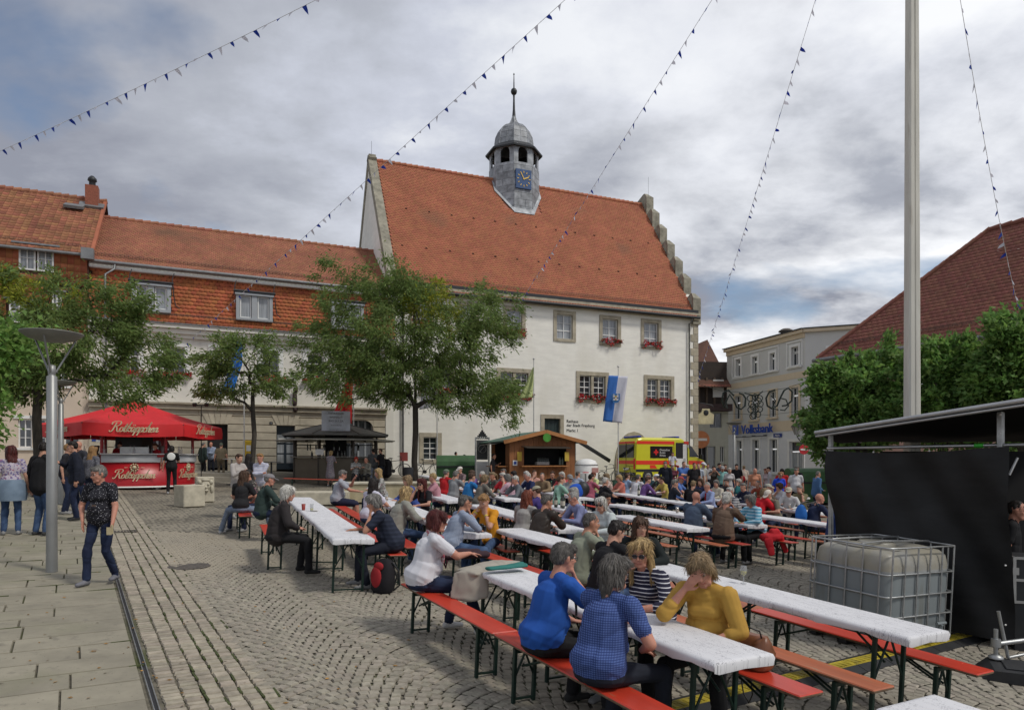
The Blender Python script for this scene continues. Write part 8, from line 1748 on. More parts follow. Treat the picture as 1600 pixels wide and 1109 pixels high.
# ------------------------------------------------------------------ w
m_iron=mat('wrought_iron',(.012,.022,.018),.5,.3);Yo=40.0;X,Y=atY(1185,Yo);og=empty('grape_ornament',(X,Y,proj_z(632,Yo)),0,'dark wrought-iron grape bunch between two scrolls hanging across the street','street ornament')
def opx(px,py):return((px-1185)/F*Yo,0,(632-py)/F*Yo)
b=MB();
for(gx_,gy_)in((1172,622),(1180,620),(1187,622),(1174,631),(1182,630),(1188,631),(1173,640),(1181,640),(1187,639),(1178,648),(1184,647),(1176,650),(1177,635),(1185,626)):
 c=opx(gx_-1+1,gy_);rad=.17;b.path([(c[0]+rad*math.cos(t),0,c[2]+rad*math.sin(t))for t in np.linspace(0,2*math.pi,14,endpoint=False)],.028,5,closed=True)
b.path([opx(1163,614),opx(1172,616),opx(1179,618),opx(1186,616),opx(1192,611)],.035,5);b.build('grape_bunch',m_iron,og)
sc_l=[(1147,618),(1138,609),(1130,614),(1128,626),(1132,636),(1137,638),(1134,628),(1140,616),(1147,626),(1151,636),(1158,639),(1164,634),(1165,622),(1161,616),(1155,614)]
sc_r=[(1211,609),(1202,612),(1197,622),(1199,634),(1206,638),(1214,634),(1219,622),(1225,610),(1232,606),(1238,612),(1237,626),(1229,633),(1222,634)]
for sc in(sc_l,sc_r):b=MB();b.path([opx(*p)for p in sc],.055,6);b.build('scroll',m_iron,og)
b=MB();b.path([opx(1205,618),opx(1212,626),opx(1206,638),opx(1216,640)],.04,5);b.path([opx(1220,622),opx(1228,624),opx(1232,634),opx(1226,641),opx(1219,640)],.04,5);b.build('scroll',m_iron,og)
b=MB();b.path([opx(1092,600),opx(1130,611),opx(1180,614),opx(1230,606),opx(1258,596)],.018,4);b.path([opx(1092,640),opx(1130,646),opx(1200,648),opx(1270,640)],.014,4);b.build('wire',m_iron,og)
X,Y=atY(1256,41.5);ts_=empty('no_entry_sign',(X,Y,g(X,Y)),R(4),'round red no-entry sign on a post in front of the bank window','road sign');zz=proj_z(702,Y)-g(X,Y);b=MB();b.tube((0,.03,0),(0,.03,zz+.2),.03,n=8);b.build('post',m_steel,ts_);b=MB();b.M=Matrix.Translation((0,0,zz))@Matrix.Rotation(math.pi/2,4,'X');b.lathe([(0,0),(.30,0),(.30,.02),(0,.02)],n=24,smooth=False);b.build('red_disc',mat('traffic_red',(.50,.02,.03),.4),ts_);b=MB();b.box((0,-.03,zz),(.44,.01,.10));b.build('white_bar',m_white,ts_)
x,y=atY(1284,22.0);aw=empty('black_awning',(x,y,proj_z(708,y)),0,'small black scalloped awning with white script at the left edge of the curtain','awning')
b=MB();b.add([(-.3,0,.16),(.4,0,.04),(.4,.5,.06),(-.3,.5,.2)],[(0,1,2,3)]);b.add([(-.3,0,.16),(.4,0,.04)]+[(.4-.7*i/8,0,-.16+.015*i-(.05 if i%2 else 0))for i in range(9)],[tuple([1,0]+list(range(10,1,-1)))]);b.build('valance',m_dk,aw);text('Wernesgrüner',.13,m_white,aw,(.05,-.012,.0),(R(90),R(9),0),shear=.3,ext=.001)
# ------------------------------------------------------------------ t
m_bark=mat('grey_bark',(.055,.047,.038),.95,var=.3,vs=9,bump=.012,bs=22,stretch=(1,1,.3))
m_lf1=leafmat('locust_leaf',(.15,.21,.06),tr=.42);m_lf1y=leafmat('yellowing_leaf',(.25,.27,.03));m_lf2=leafmat('plane_leaf',(.13,.225,.06),tr=.42);m_lf3=leafmat('light_green_leaf',(.15,.26,.06),tr=.42)
def tree(name,base,trunk_h,trunk_r,blobs,nanchor,leaf,label,nleaf,lsize,mats,droop=.5,seed=1,lean=0,yellow=None,cat='tree',spread=.42,sat=7,fr=(.24,.42),shoots=0):
 """blobs: ellipsoids (centre, radii) relative to the base whose volume the twigs fill"""
 rr=np.random.default_rng(seed);rnd=random.Random(seed);r=empty(name,base,0,label,cat);top_=np.array([lean,0,trunk_h])
 bl2=list(blobs);n0=len(blobs)
 for c_,r_ in blobs:
  for q in range(sat):
   d=rr.normal(size=3);d[1]*=.6;d/=np.linalg.norm(d);f_=rr.uniform(*fr);bl2.append((tuple(np.array(c_)+d*np.array(r_)*rr.uniform(.85,1.14)),tuple(np.minimum(np.array(r_)*f_,1.0))))
 blobs=bl2;vol=np.array([b_[1][0]*b_[1][1]*b_[1][2]for b_ in blobs]);anch=[]
 for i in rr.choice(len(blobs),nanchor,p=vol**.62/(vol**.62).sum()):
  d=rr.normal(size=3);d/=np.linalg.norm(d);q=d*rr.uniform(.35,1.0)**.45;anch.append(np.array(blobs[i][0])+q*np.array(blobs[i][1]))
 for _ in range(shoots):
  i=rr.integers(0,n0);c_,r_=np.array(blobs[i][0]),np.array(blobs[i][1]);a=rr.uniform(0,6.28);q=rr.uniform(0,.95);base_=c_+r_*np.array([q*math.cos(a),q*math.sin(a),math.sqrt(1-q*q)]);hh=rr.uniform(.2,.8)
  for u in(.35,.7,1.0):anch.append(base_+np.array([.25*q*math.cos(a),.25*q*math.sin(a),1])*hh*u)
 anch=[a for a in anch if a[2]>trunk_h*.72];anch.sort(key=lambda a:np.linalg.norm(a-top_));nodes=[np.array([lean*t,0,trunk_h*t])for t in(.0,.35,.7,1.0)];par=[-1,0,1,2];dist=[0,0,0,0]
 zmax=max(a[2]for a in anch);prev=3
 for t in(.3,.6,.85):
  nodes.append(np.array([lean+rr.normal()*.12*t,rr.normal()*.12*t,trunk_h+(zmax-trunk_h)*t]));par.append(prev);dist.append(dist[prev]+1);prev=len(nodes)-1
 tips=[]
 for a in anch:
  N_=np.array(nodes[3:]);D_=np.linalg.norm(N_-a,axis=1)+.28*np.linalg.norm(N_-top_,axis=1)+.9*np.maximum(0,N_[:,2]-a[2]);j=int(np.argmin(D_))+3
  mid=(nodes[j]*.5+a*.5)+rr.normal(size=3)*.06*np.linalg.norm(a-nodes[j]);mid[2]+=.10*np.linalg.norm(a-nodes[j]);nodes.append(mid);par.append(j);nodes.append(a);par.append(len(nodes)-2);tips.append(len(nodes)-1)
 cnt=np.zeros(len(nodes));
 for t in tips:
  q=t
  while q>=0:cnt[q]+=1;q=par[q]
 rad=trunk_r*(np.maximum(cnt,1)/len(tips))**.48;rad=np.maximum(rad,.006)
 b=MB();tb=MB();tb.path([nodes[0]-np.array([0,0,.1]),nodes[0]+np.array([0,0,.15]),nodes[1]+np.array([rr.normal()*.03,0,0]),nodes[2]+np.array([rr.normal()*.03,0,0]),nodes[3]],[trunk_r*1.45,trunk_r*1.12,trunk_r,trunk_r*.96,trunk_r*.92],12)
 for i in range(4,len(nodes)):b.tube(nodes[par[i]],nodes[i],min(rad[par[i]],rad[i]*1.6),rad[i]*.9,n=6 if rad[i]>.02 else 4,caps=False)
 tb.build('trunk',m_bark,r);b.build('limbs',m_bark,r)
 P=[];MI=[]
 nn=len(tips);A_=np.array([nodes[t]for t in tips]);idx=rr.integers(0,nn,nleaf);cl=rr.normal(size=(nleaf,3))*spread*np.array([1,1,.75]);C=A_[idx]+cl*rr.uniform(.3,1,(nleaf,1))
 cen=A_.mean(0);out_=C-cen;out_[:,2]*=.4;out_/=np.linalg.norm(out_,axis=1)[:,None]+1e-6;
 dirn=out_*.8+rr.normal(size=(nleaf,3))*.55;dirn[:,2]-=droop;dirn/=np.linalg.norm(dirn,axis=1)[:,None];sd_=np.cross(dirn,rr.normal(size=(nleaf,3)));sd_/=np.linalg.norm(sd_,axis=1)[:,None]
 ln=lsize[0]*rr.uniform(.6,1.25,(nleaf,1));wd=lsize[1]*rr.uniform(.7,1.2,(nleaf,1));up_=np.cross(sd_,dirn)
 if leaf=='fine':
  pts=np.stack([C,C+dirn*ln*.45+sd_*wd,C+dirn*ln+up_*ln*-.12,C+dirn*ln*.45-sd_*wd],1).reshape(-1,3);f=np.arange(nleaf*4).reshape(-1,4)
 else:
  pts=np.stack([C,C+dirn*ln*.30+sd_*wd*1.0,C+dirn*ln*.55+sd_*wd*.45,C+dirn*ln,C+dirn*ln*.55-sd_*wd*.45,C+dirn*ln*.30-sd_*wd*1.0],1)+0;pts[:,1]+=up_*wd*.3;pts[:,5]+=up_*wd*.3;pts=pts.reshape(-1,3);k=np.arange(nleaf)*6;f=np.concatenate([np.stack([k,k+1,k+2,k+3],1),np.stack([k,k+3,k+4,k+5],1)])
 mi=np.zeros(len(f),int)
 if yellow:
  yc,yr=yellow;m1=(np.linalg.norm((C-np.array(yc))/np.array(yr),axis=1)<1)&(np.sin(A_[idx][:,0]*7+A_[idx][:,2]*5)>.1);mi=(m1 if leaf=='fine' else np.concatenate([m1,m1])).astype(int)
 obj('crown',npmesh('crown',pts,f,mats,False,mi),r,kind='stuff');return r
def bl(px,py,rx,rz_,base,dy=0,ry=None):
 X0,Y0,Z0=base;Yb=Y0+dy;s_=F/Yb;return((px-800)/s_-X0,dy,CZ+(HZ-py)/s_-Z0),(rx/s_,ry or rx/s_,rz_/s_)
X,Y=atY(649,30.5);B0=(X,Y,g(X,Y))
tree('honey_locust',B0,3.7,.135,[bl(640,520,150,55,B0),bl(645,505,75,62,B0),bl(650,575,80,50,B0),bl(560,470,75,42,B0),bl(700,485,90,40,B0),bl(505,545,55,42,B0),bl(770,590,48,45,B0),bl(550,590,75,38,B0,-1),bl(720,605,70,38,B0,-1),bl(620,590,90,35,B0,1),bl(610,450,70,28,B0),bl(760,530,45,40,B0),bl(790,630,28,28,B0)],620,'fine','large locust tree with a yellow patch in its wide crown',62000,(.20,.028),[m_lf1,m_lf1y],.55,3,0,((.9,0,8.0),(1.5,3,1.3)),spread=.30)
X,Y=atY(395,26.8);B0=(X,Y,g(X,Y))
tree('young_locust',B0,3.05,.095,[bl(390,558,48,34,B0),bl(345,600,34,24,B0),bl(422,600,30,20,B0),bl(335,570,24,14,B0)],150,'fine','small young locust tree with a thin crown between the red stand and the kiosk',8500,(.17,.028),[m_lf1,m_lf1y],.4,8,spread=.24)
X,Y=atY(60,20.5);B0=(X,Y,g(X,Y))
tree('honey_locust',B0,3.3,.13,[bl(70,540,150,60,B0),bl(150,500,60,45,B0),bl(60,450,60,45,B0),bl(225,560,50,48,B0),bl(50,590,90,45,B0,-.8),bl(10,500,60,70,B0),bl(200,600,50,28,B0,-.5),bl(185,470,38,28,B0)],380,'fine','honey locust at the left edge with a lacy crown over the red stand',38000,(.16,.025),[m_lf1,m_lf1y],.5,5,0,((-1.0,0,6.4),(3,3,.9)),spread=.24)
X,Y=atY(-120,11.5);B0=(X,Y,g(X,Y))
tree('maple_tree',B0,2.4,.12,[bl(-110,560,95,95,B0),bl(-72,590,60,70,B0)],120,'broad','bright green broad-leaved tree whose branches reach in from the left edge',9000,(.12,.045),[m_lf3,m_lf3],.3,6,spread=.22)
for i,(px,Yt,bls,lb)in enumerate(((1345,20.5,((1350,635,68,52),(1302,655,36,42),(1385,610,42,42),(1288,615,20,16),(1320,695,50,30)),'leafy plane tree left of the tall pole, over the stage'),(1480,19.0,((1480,640,80,52),(1448,615,36,36),(1505,600,40,36),(1540,640,55,55)),'leafy plane tree right of the tall pole, behind the canopy'),(1605,17.5,((1600,620,65,62),(1572,575,28,40),(1615,560,36,36)),'leafy plane tree at the right edge of the picture'))):
 X,Y=atY(px,Yt);B0=(X,Y,g(X,Y));tree('plane_tree',B0,2.3,.12,[bl(*q,B0)for q in bls],330,'broad',lb,20000,(.165,.062),[m_lf2,m_lf3],.0,21+i,0,((0,-1,4.6),(4,3,1.1)),spread=.17,sat=20,fr=(.15,.30),shoots=40)
# ------------------------------------------------------------------ t
G1='people seated at the tables';G2='people standing in the square'
m_gold2=mat('yellow_wristband',(.65,.55,.05),.5)
def wrist(body_kw=None):pass
def SV(label,px,c,face,**k):return person(label,on_line(px,'v',c),face,group=G1,**k)
def SW(label,px,c,face,**k):return person(label,on_line(px,'w',c),face,group=G1,**k)
def SY(label,px,Y,face,**k):return person(label,atY(px,Y),face,group=G1,**k)
def ST(label,px,Y,face,**k):k.setdefault('hands',('hang','hang'));k.setdefault('lod',3);return person(label,atY(px,Y),face,group=G2,pose='stand',spread=.04,**k)
LGT=(.55,.55,.54);JN=DENIM();DJ=DDEN()
# ---- front table
SV('red-haired woman in a white T-shirt and pink scarf on the front bench',662,2.86,FV-8,lod=0,top=(.62,.62,.66),tname='whitetee',wb=(0,),fem=True,girth=1.22,lean=14,pitch=4,yaw=-14,hair='fringe',hc='maroon',skin='r',glasses='clear',hands=((-.02,.46,.86),'reach')[0:0]or(((-.06,.47,.88),(-.9,-.2,-.6),(.25,.9,-.1),(0,0,1),12),((.05,.50,.87),(1,-.2,-.6),(-.3,.9,-.1),(0,0,1),12)),shoes=(.55,.54,.53),bottom=DJ,feet=((0,-.10),(0,.14)),extra=lambda root,H,rot,hk:(MB().path([H(.062*math.cos(t),-.02+.075*math.sin(t),-.135-.028*math.sin(t))for t in np.linspace(0,2*math.pi,18,endpoint=False)],.022,8,closed=True).path([H(.01,.06,-.16),H(.03,.085,-.26),H(.05,.085,-.36),H(.05,.09,-.44)],[.024,.026,.024,.018],7).path([H(-.02,.06,-.16),H(-.02,.09,-.25),H(.0,.10,-.34)],[.02,.024,.02],7).build('scarf',cloth((.42,.14,.17),'floral',(.50,.42,.42),'pinkscarf'),root),MB().path([H(-.03,.09,-.42),H(-.02,.13,-.5),H(.0,.14,-.42)],.012,5).build('lanyard',cloth((.08,.02,.04),name='lanyard'),root)))
SV('grey-haired man in a bright blue T-shirt, chin on hand, front table',852,2.86,FV-4,lod=0,top=(.018,.085,.36),girth=1.18,lean=16,pitch=6,yaw=0,hair='short',hc='sgrey',skin='r',glasses='clear',hands=('lap','chin'),bottom=BLK(),shoes=(.03,.03,.03),extra=lambda root,H,rot,hk:MB().path([H(-.05,-.05,-.12),H(.02,.065,-.19),H(.04,.12,-.36),H(.05,.13,-.44)],.009,4).path([H(.055,-.05,-.12),H(.05,.06,-.2),H(.05,.12,-.36),H(.05,.13,-.44)],.009,4).build('lanyard',m_dk,root))
SV('long-grey-haired man seen from behind in a blue checked shirt at the front table',940,2.86,FV+14,lod=0,top=(.10,.16,.40),pat='plaid',c2=(.035,.06,.20),tname='blueplaid',girth=1.17,lean=13,pitch=4,yaw=-8,hair='mullet',hc='sgrey',skin='r',hands=('reach','thigh'),bottom=cloth((.015,.018,.028),name='darktrousers'),shoes=(.03,.03,.03))
SV('blonde woman in sunglasses and a navy striped cardigan, cheek on fist',1018,4.02,BV+18,lod=0,top=(.022,.022,.045),pat='stripe',c2=(.58,.58,.62),tname='navystripe',fem=True,girth=1.14,lean=17,pitch=10,yaw=16,roll=0,hair='long',hc='blond',long_=.24,skin='r',glasses='sun',hands=(((.06,.36,.84),(-1,.2,-.5),(1,.25,0),(0,0,1),18),'cheek')[::1]if False else('table','cheek'),sleeve='mid',bottom=BLK())
SV('woman in a mustard yellow jumper shading her brow with her hand beside the leather bag',1112,4.02,BV+24,lod=0,top=(.46,.27,.055),tname='mustard',fem=True,girth=1.34,lean=19,pitch=26,yaw=6,roll=16,hair='bob',hc='dblond',skin='r',hands=('lap','brow'),sleeve='mid',bottom=BLK(),shoes=(.5,.5,.5),extra=lambda root,H,rot,hk:None)
# ---- second row
SV('man with cropped hair in a sage green jacket looking right',900,4.66,FV-10,lod=1,top=(.235,.255,.195),tname='sage',girth=1.1,lean=20,yaw=-14,hair='crop',hc='sgrey',skin='t',hands=('table','chin'),sleeve='jacket')
SY('young man with dark hair in a black jacket bent over the second table',938,7.35,FV+4,lod=1,top=(.012,.012,.014),tname='blackjkt',lean=24,pitch=22,yaw=-6,hair='short',hc='dark',skin='p',hands=('reach','reach'),sleeve='jacket',bottom=JN)
SY('girl with straight brown hair in a black hooded top by the water bottle',1000,8.35,BV+50,lod=1,top=(.012,.016,.016),tname='blackhood',fem=True,h=1.66,lean=22,pitch=8,yaw=18,hair='long',hc='brown',long_=.26,skin='p',hands=('table','table'),sleeve='jacket',extra=lambda root,H,rot,hk:None)
SW('man with tousled dark grey hair in a dark brown leather jacket seen from behind',842,4.76,FW+20,lod=1,top=(.035,.027,.022),tname='brownleather',rough=.42,girth=1.18,lean=18,pitch=8,yaw=-20,hair='short',hc='sgrey',skin='t',hands=('table','chin'),sleeve='jacket',bottom=BLK())
SW('woman with long reddish brown hair in a grey top next to the leather jacket',816,4.78,FW+30,lod=1,top=(.30,.29,.28),fem=True,lean=14,hair='long',hc='red',long_=.26,hands=('table','table'),sleeve='long',bottom=cloth((.20,.22,.32),name='greyblue'),extra=lambda root,H,rot,hk:None)
SY('balding man in a lavender shirt bending over the table opposite the leather jacket',914,12.6,BW,lod=1,top=(.20,.22,.38),girth=1.12,lean=26,pitch=24,hair='thin',hc='lgrey',skin='r',glasses='clear',hands=('reach','table'),sleeve='long')
SY('white-haired woman half hidden behind the balding man in lavender',906,13.4,BW-10,lod=2,top=(.45,.5,.5),fem=True,lean=12,hair='bob',hc='lgrey',hands=('table','table'))
SY('dark-haired man turned away behind the white-haired woman in sunglasses',934,12.2,330,lod=1,top=(.30,.31,.33),lean=14,pitch=14,yaw=-10,hair='short',hc='dark',skin='t',hands=('table','table'),sleeve='long')
SY('white-haired woman in round sunglasses and a pale mint jacket',949,11.1,225,lod=1,top=(.50,.55,.55),tname='mintwhite',fem=True,girth=1.08,lean=16,pitch=6,yaw=14,hair='bob',hc='white',glasses='sun',hands=('table','lap'),sleeve='jacket',bottom=cloth((.10,.12,.09),name='olive'))
SW('person in a patterned sun hat and purple top behind the leather jacket man',851,6.05,BW-60,lod=2,top=(.05,.035,.16),lean=20,pitch=18,hair='short',hc='brown',hat=((.32,.30,.22),'hat'),hands=('table','table'))
# ---- left block
SY('bespectacled man in a blue checked shirt leaning his chin on his hand',706,10.1,FW+2,lod=1,top=(.17,.22,.33),pat='check',c2=(.32,.36,.44),tname='smallcheck',wb=(1,),girth=1.08,lean=22,pitch=12,yaw=-6,hair='short',hc='sgrey',skin='t',glasses='clear',hands=('table','chin'),sleeve='long',bottom=JN)
SY('young ginger man in an orange T-shirt hiding his face in both hands',766,10.9,BW+38,lod=1,top=(.60,.26,.02),tname='orangetee',wb=(0,1),lean=20,pitch=24,yaw=4,hair='short',hc='ginger',skin='p',hands=('chin','cheek'),bottom=JN)
SW('woman with long dark red hair and sunglasses in a black top by the wine bottle',668,4.15,232,lod=1,top=(.014,.013,.016),fem=True,lean=16,pitch=4,yaw=10,hair='long',hc='maroon',long_=.3,skin='p',glasses='sun',hands=('table','cheek'),sleeve='short')
SW('blonde woman in a blue cardigan facing left',645,4.15,BW+8,lod=1,top=(.045,.08,.28),fem=True,lean=12,hair='long',hc='dblond',long_=.24,hands=('table','table'),sleeve='long')
SW('blonde woman in a floral blouse looking left behind the man with the phone',597,4.2,BW+10,lod=2,top=(.36,.36,.34),pat='floral',c2=(.12,.13,.12),tname='greyfloral',fem=True,lean=10,hair='long',hc='blond',hands=('table','table'),sleeve='long')
SW('woman with long black hair in a white blouse seen from behind',576,2.78,FW+30,lod=1,top=(.56,.55,.64),tname='whiteblouse',fem=True,lean=12,pitch=8,hair='long',hc='dark',long_=.30,hands=('table','table'),sleeve='short',bottom=JN)
SW('blonde woman in a pale grey hooded jacket seen from behind',618,2.80,FW+8,lod=1,top=(.27,.27,.235),tname='greyhood',fem=True,girth=1.1,lean=20,hair='long',hc='blond',long_=.2,hands=('table','table'),sleeve='jacket',bottom=JN)
SW('grey-haired man in a light grey polo shirt and shorts holding a phone',528,2.80,FW-8,lod=1,top=(.33,.345,.39),girth=1.12,lean=10,pitch=22,yaw=-6,hair='short',hc='grey',skin='r',hands=('phone','reach'),phone=0,legs='shorts',bottom=cloth((.018,.020,.045),name='navyshorts'),extra=lambda root,H,rot,hk:None)
SW('grey curly-haired man in a navy quilted jacket resting his chin, facing left',611,2.36,BW-8,lod=1,top=(.018,.023,.040),pat='widestripe',c2=(.026,.032,.055),tname='quilt',girth=1.2,lean=26,pitch=14,yaw=4,hair='curly',hc='grey',skin='t',hands=('chin','reach'),sleeve='short',bottom=cloth((.015,.018,.03),name='navytrousers'))
SW('white-haired woman in a dark brown jacket at the left edge of the seating',432,.88,FW-2,lod=1,top=(.030,.026,.027),tname='darkjkt',fem=True,girth=1.15,lean=16,pitch=12,yaw=-6,hair='bob',hc='white',skin='r',hands=('lap','lap'),sleeve='jacket',bottom=BLK(),shoes=(.02,.02,.02))
SW('older man in a grey patterned cap and bottle green jacket beside the white-haired woman',409,.88,FW+4,lod=1,top=(.03,.05,.045),girth=1.12,lean=14,yaw=-10,hair='thin',hc='grey',skin='r',hat=((.22,.21,.22),'cap'),hands=('lap','table'),sleeve='jacket',bottom=DJ)
SY('young woman with very long brown hair sitting astride with her back to the camera',377,14.2,82,lod=1,top=(.02,.02,.022),tname='blackwhite',fem=True,lean=8,yaw=-14,hair='long',hc='brown',long_=.34,hands=('lap','lap'),bottom=cloth((.16,.20,.28),'denim',(.25,.30,.38),'paleblue'),spread=.26,knee=((-.34,.20,-.06),(.34,.22,-.06)),feet=((-.22,.10),(.1,.05)),shoes=(.5,.5,.5))
SY('dark-haired man in sunglasses and a patterned shirt facing the long-haired woman',396,15.2,235,lod=1,top=(.06,.055,.05),pat='floral',c2=(.22,.20,.18),tname='darkfloral',lean=14,hair='short',hc='dark',skin='t',glasses='sun',hands=('lap','table'),bottom=DJ)
# ---- middle
SW('man in a red T-shirt and green cap seen from behind',694,6.2,FW+30,top=(.42,.015,.02),tname='redtee',lean=8,hair='crop',hc='grey',hat=((.13,.17,.12),'hat'),hands=('table','table'))
SW('grey-haired man in a grey shirt beside the red T-shirt',709,6.2,FW+30,top=(.22,.23,.24),lean=8,hair='short',hc='grey',girth=1.1,hands=('table','table'))
SW('man in a bright blue T-shirt with a jumper round his shoulders',730,6.2,FW+10,top=(.02,.15,.38),girth=1.15,lean=14,hair='short',hc='brown',hands=('table','reach'))
SW('woman with curly light brown hair in a taupe jumper',748,6.2,FW+8,top=(.15,.14,.12),fem=True,girth=1.1,lean=18,hair='curly',hc='dblond',hands=('reach','table'),sleeve='long')
SW('man in a white cap resting his cheek beside the green container',721,7.7,BW+30,top=(.10,.04,.05),pat='check',c2=(.25,.2,.2),tname='winecheck',hair='crop',hc='grey',hat=((.55,.52,.48),'cap'),hands=('table','cheek'))
SW('bald man in a grey shirt looking down, facing left',763,7.6,BW,top=(.10,.105,.11),girth=1.15,lean=20,pitch=24,hair='thin',hc='white',skin='r',hands=('table','table'))
SW('blonde woman with a ponytail at the middle tables',777,7.6,BW+12,top=(.09,.08,.07),fem=True,lean=16,pitch=14,hair='pony',hc='dblond',skin='t',hands=('table','table'))
SW('dark grey-haired man behind the ponytail',790,9.0,BW,top=(.2,.2,.22),hair='short',hc='sgrey',hands=('table','table'))
SW('woman in a red and white top and sunglasses raising her hand',789,7.6,BW+20,top=(.50,.03,.04),tname='redwhite',fem=True,hair='short',hc='white',glasses='sun',hands=('cheek','table'))
SW('woman with a grey bob and pink sleeves facing left',800,7.5,150,top=(.45,.30,.36),fem=True,lean=14,hair='bob',hc='grey',hands=('table','table'),sleeve='long')
SW('short white-haired man in a grey jumper with a yellow wristband',815,7.5,BW-4,top=(.13,.14,.155),lean=18,pitch=10,hair='short',hc='white',skin='r',hands=('table','cheek'),sleeve='long')
SW('white-haired man in a navy T-shirt facing left',831,8.65,BW+10,top=(.02,.03,.09),girth=1.2,lean=14,hair='thin',hc='white',skin='r',hands=('table','table'))
SY('man with short hair in a salmon top in front of the hut',833,22.6,300,lod=3,top=(.5,.27,.22),hair='crop',hc='brown',hands=('table','cheek'))
SY('man in a white shirt leaning left in front of the hut',826,21.6,190,lod=3,top=(.55,.55,.57),tname='whiteshirt',hair='short',hc='white',hands=('table','table'))
SY('young man in a black printed T-shirt facing the camera below the hut window',863,22.5,268,top=(.014,.014,.016),hair='short',hc='brown',glasses='clear',hands=('table','table'))
SY('blonde woman in a red top below the hut window',880,22.2,240,top=(.40,.06,.07),fem=True,hair='bob',hc='white',hands=('cheek','table'))
SY('man in a grey cap and T-shirt with his arms crossed',889,20.2,285,top=(.25,.27,.28),girth=1.1,hair='crop',hc='grey',hat=((.22,.22,.22),'cap'),glasses='sun',hands=('cross','cross'))
SY('man in a pale blue shirt seen from behind below the hut',901,23.4,50,lod=3,top=(.33,.38,.48),tname='paleblueshirt',hair='crop',hc='sgrey',hands=('table','table'))
SY('dark-haired man in a rose pink shirt seen from behind',921,21.2,40,top=(.36,.10,.15),tname='rose',girth=1.15,hair='short',hc='dark',hands=('table','reach'),sleeve='long')
SY('woman with short reddish hair and a lime top facing left',930,23.6,215,lod=3,top=(.55,.6,.28),fem=True,hair='short',hc='red',hands=('table','cheek'))
SY('woman with curly hair in a pale floral blouse',954,22.6,190,lod=3,top=(.52,.44,.38),pat='floral',c2=(.4,.2,.2),tname='palefloral',fem=True,lean=14,hair='curly',hc='dblond',hands=('table','table'))
SW('woman in a light blue shirt beside the ambulance bicycle',978,13.0,FW+10,lod=3,top=(.28,.38,.55),fem=True,hair='short',hc='brown',glasses='clear',hands=('table','table'))
SW('stout man in a white polo shirt seen from behind',993,12.9,FW+20,top=(.56,.56,.60),tname='whitepolo',girth=1.2,lean=14,hair='short',hc='sgrey',hands=('table','reach'),bottom=BLK())
SW('blonde woman with glasses in a teal blouse',1014,14.4,BW+40,top=(.03,.07,.09),fem=True,hair='short',hc='lgrey',glasses='clear',hands=('cross','cross'))
SW('man in a white cap and black T-shirt leaning on his elbows',1029,14.4,150,top=(.013,.013,.015),hair='crop',hc='sgrey',hat=((.65,.65,.68),'cap'),hands=('table','table'))
SY('grey-haired man in a black vest over a pink shirt on the table end',1050,19.6,0,top=(.015,.018,.028),pat=None,hair='short',hc='grey',lean=6,hands=('lap','chin'),bottom=JN)
SY('man in a faded red cap and blue shirt',1060,22.6,330,top=(.10,.18,.45),hair='crop',hc='grey',skin='r',hat=((.35,.06,.06),'cap'),hands=('table','table'))
SY('person in a black hooded jacket seen from behind',1082,19.4,60,top=(.012,.012,.015),fem=True,girth=1.15,hair='short',hc='dblond',hands=('table','table'),sleeve='jacket')
SY('woman with wavy brown hair behind the black hooded jacket',1096,21.5,230,top=(.04,.05,.12),fem=True,hair='long',hc='brown',hands=('table','table'),sleeve='long')
SY('bald man in a pale blue shirt with a dark red scarf',1110,18.8,205,top=(.26,.32,.52),lean=10,pitch=18,hair='thin',hc='lgrey',skin='r',glasses='clear',hands=('table','table'),sleeve='long',extra=lambda root,H,rot,hk:MB().path([H(.06*math.cos(t),-.02+.07*math.sin(t),-.14)for t in np.linspace(0,2*math.pi,14,endpoint=False)],.026,6,closed=True).path([H(.02,.07,-.16),H(.05,.10,-.3),H(.05,.1,-.42)],.032,6).build('scarf',cloth((.28,.015,.025),name='darkredscarf'),root))
SY('white-haired man in a grey striped T-shirt raising his fist to his mouth',1150,16.6,190,top=(.36,.36,.36),pat='widestripe',c2=(.10,.10,.12),tname='greystripe',girth=1.2,lean=14,hair='short',hc='white',skin='r',hands=('table','drink'))
SY('grey-haired man in a navy jacket behind the striped T-shirt',1168,19.6,200,top=(.015,.02,.045),lean=14,pitch=10,hair='short',hc='grey',hands=('table','table'),sleeve='jacket')
SY('woman in a bright red rain jacket seen from behind',1184,16.6,20,top=(.55,.015,.025),tname='redrain',fem=True,girth=1.22,lean=20,pitch=8,hair='bob',hc='dblond',hands=('reach','reach'),sleeve='jacket')
SY('man in a cream cap with his head bowed, olive vest',1209,16.7,215,top=(.16,.145,.11),girth=1.15,lean=24,pitch=30,hair='crop',hc='grey',hat=((.62,.56,.48),'cap'),hands=('table','table'))
SY('man in a green-grey cap behind the bowed man',1196,19.3,320,top=(.12,.10,.08),hair='crop',hc='grey',hat=((.38,.38,.32),'cap'),hands=('table','table'))
SY('man in a beige cap, sunglasses and white shirt with dark braces',1233,18.0,245,top=(.50,.50,.50),tname='whitelong',lean=14,hair='crop',hc='grey',hat=((.45,.42,.32),'cap'),glasses='sun',hands=('table','table'),sleeve='long')
def pack(root,H,rot,hk):
 b=MB();b.ell((-.02,-.24,.86),(.16,.11,.24),n=14,k=8);b.build('backpack',cloth((.02,.12,.40),name='bluepack'),root);b=MB();b.path([(-.12,-.2,1.1),(-.14,.0,1.16),(-.14,.12,1.0),(-.14,.1,.8)],.016,5);b.path([(.12,-.2,1.1),(.14,.0,1.16),(.14,.12,1.0),(.14,.1,.8)],.016,5);b.build('backpack_strap',m_dk,root)
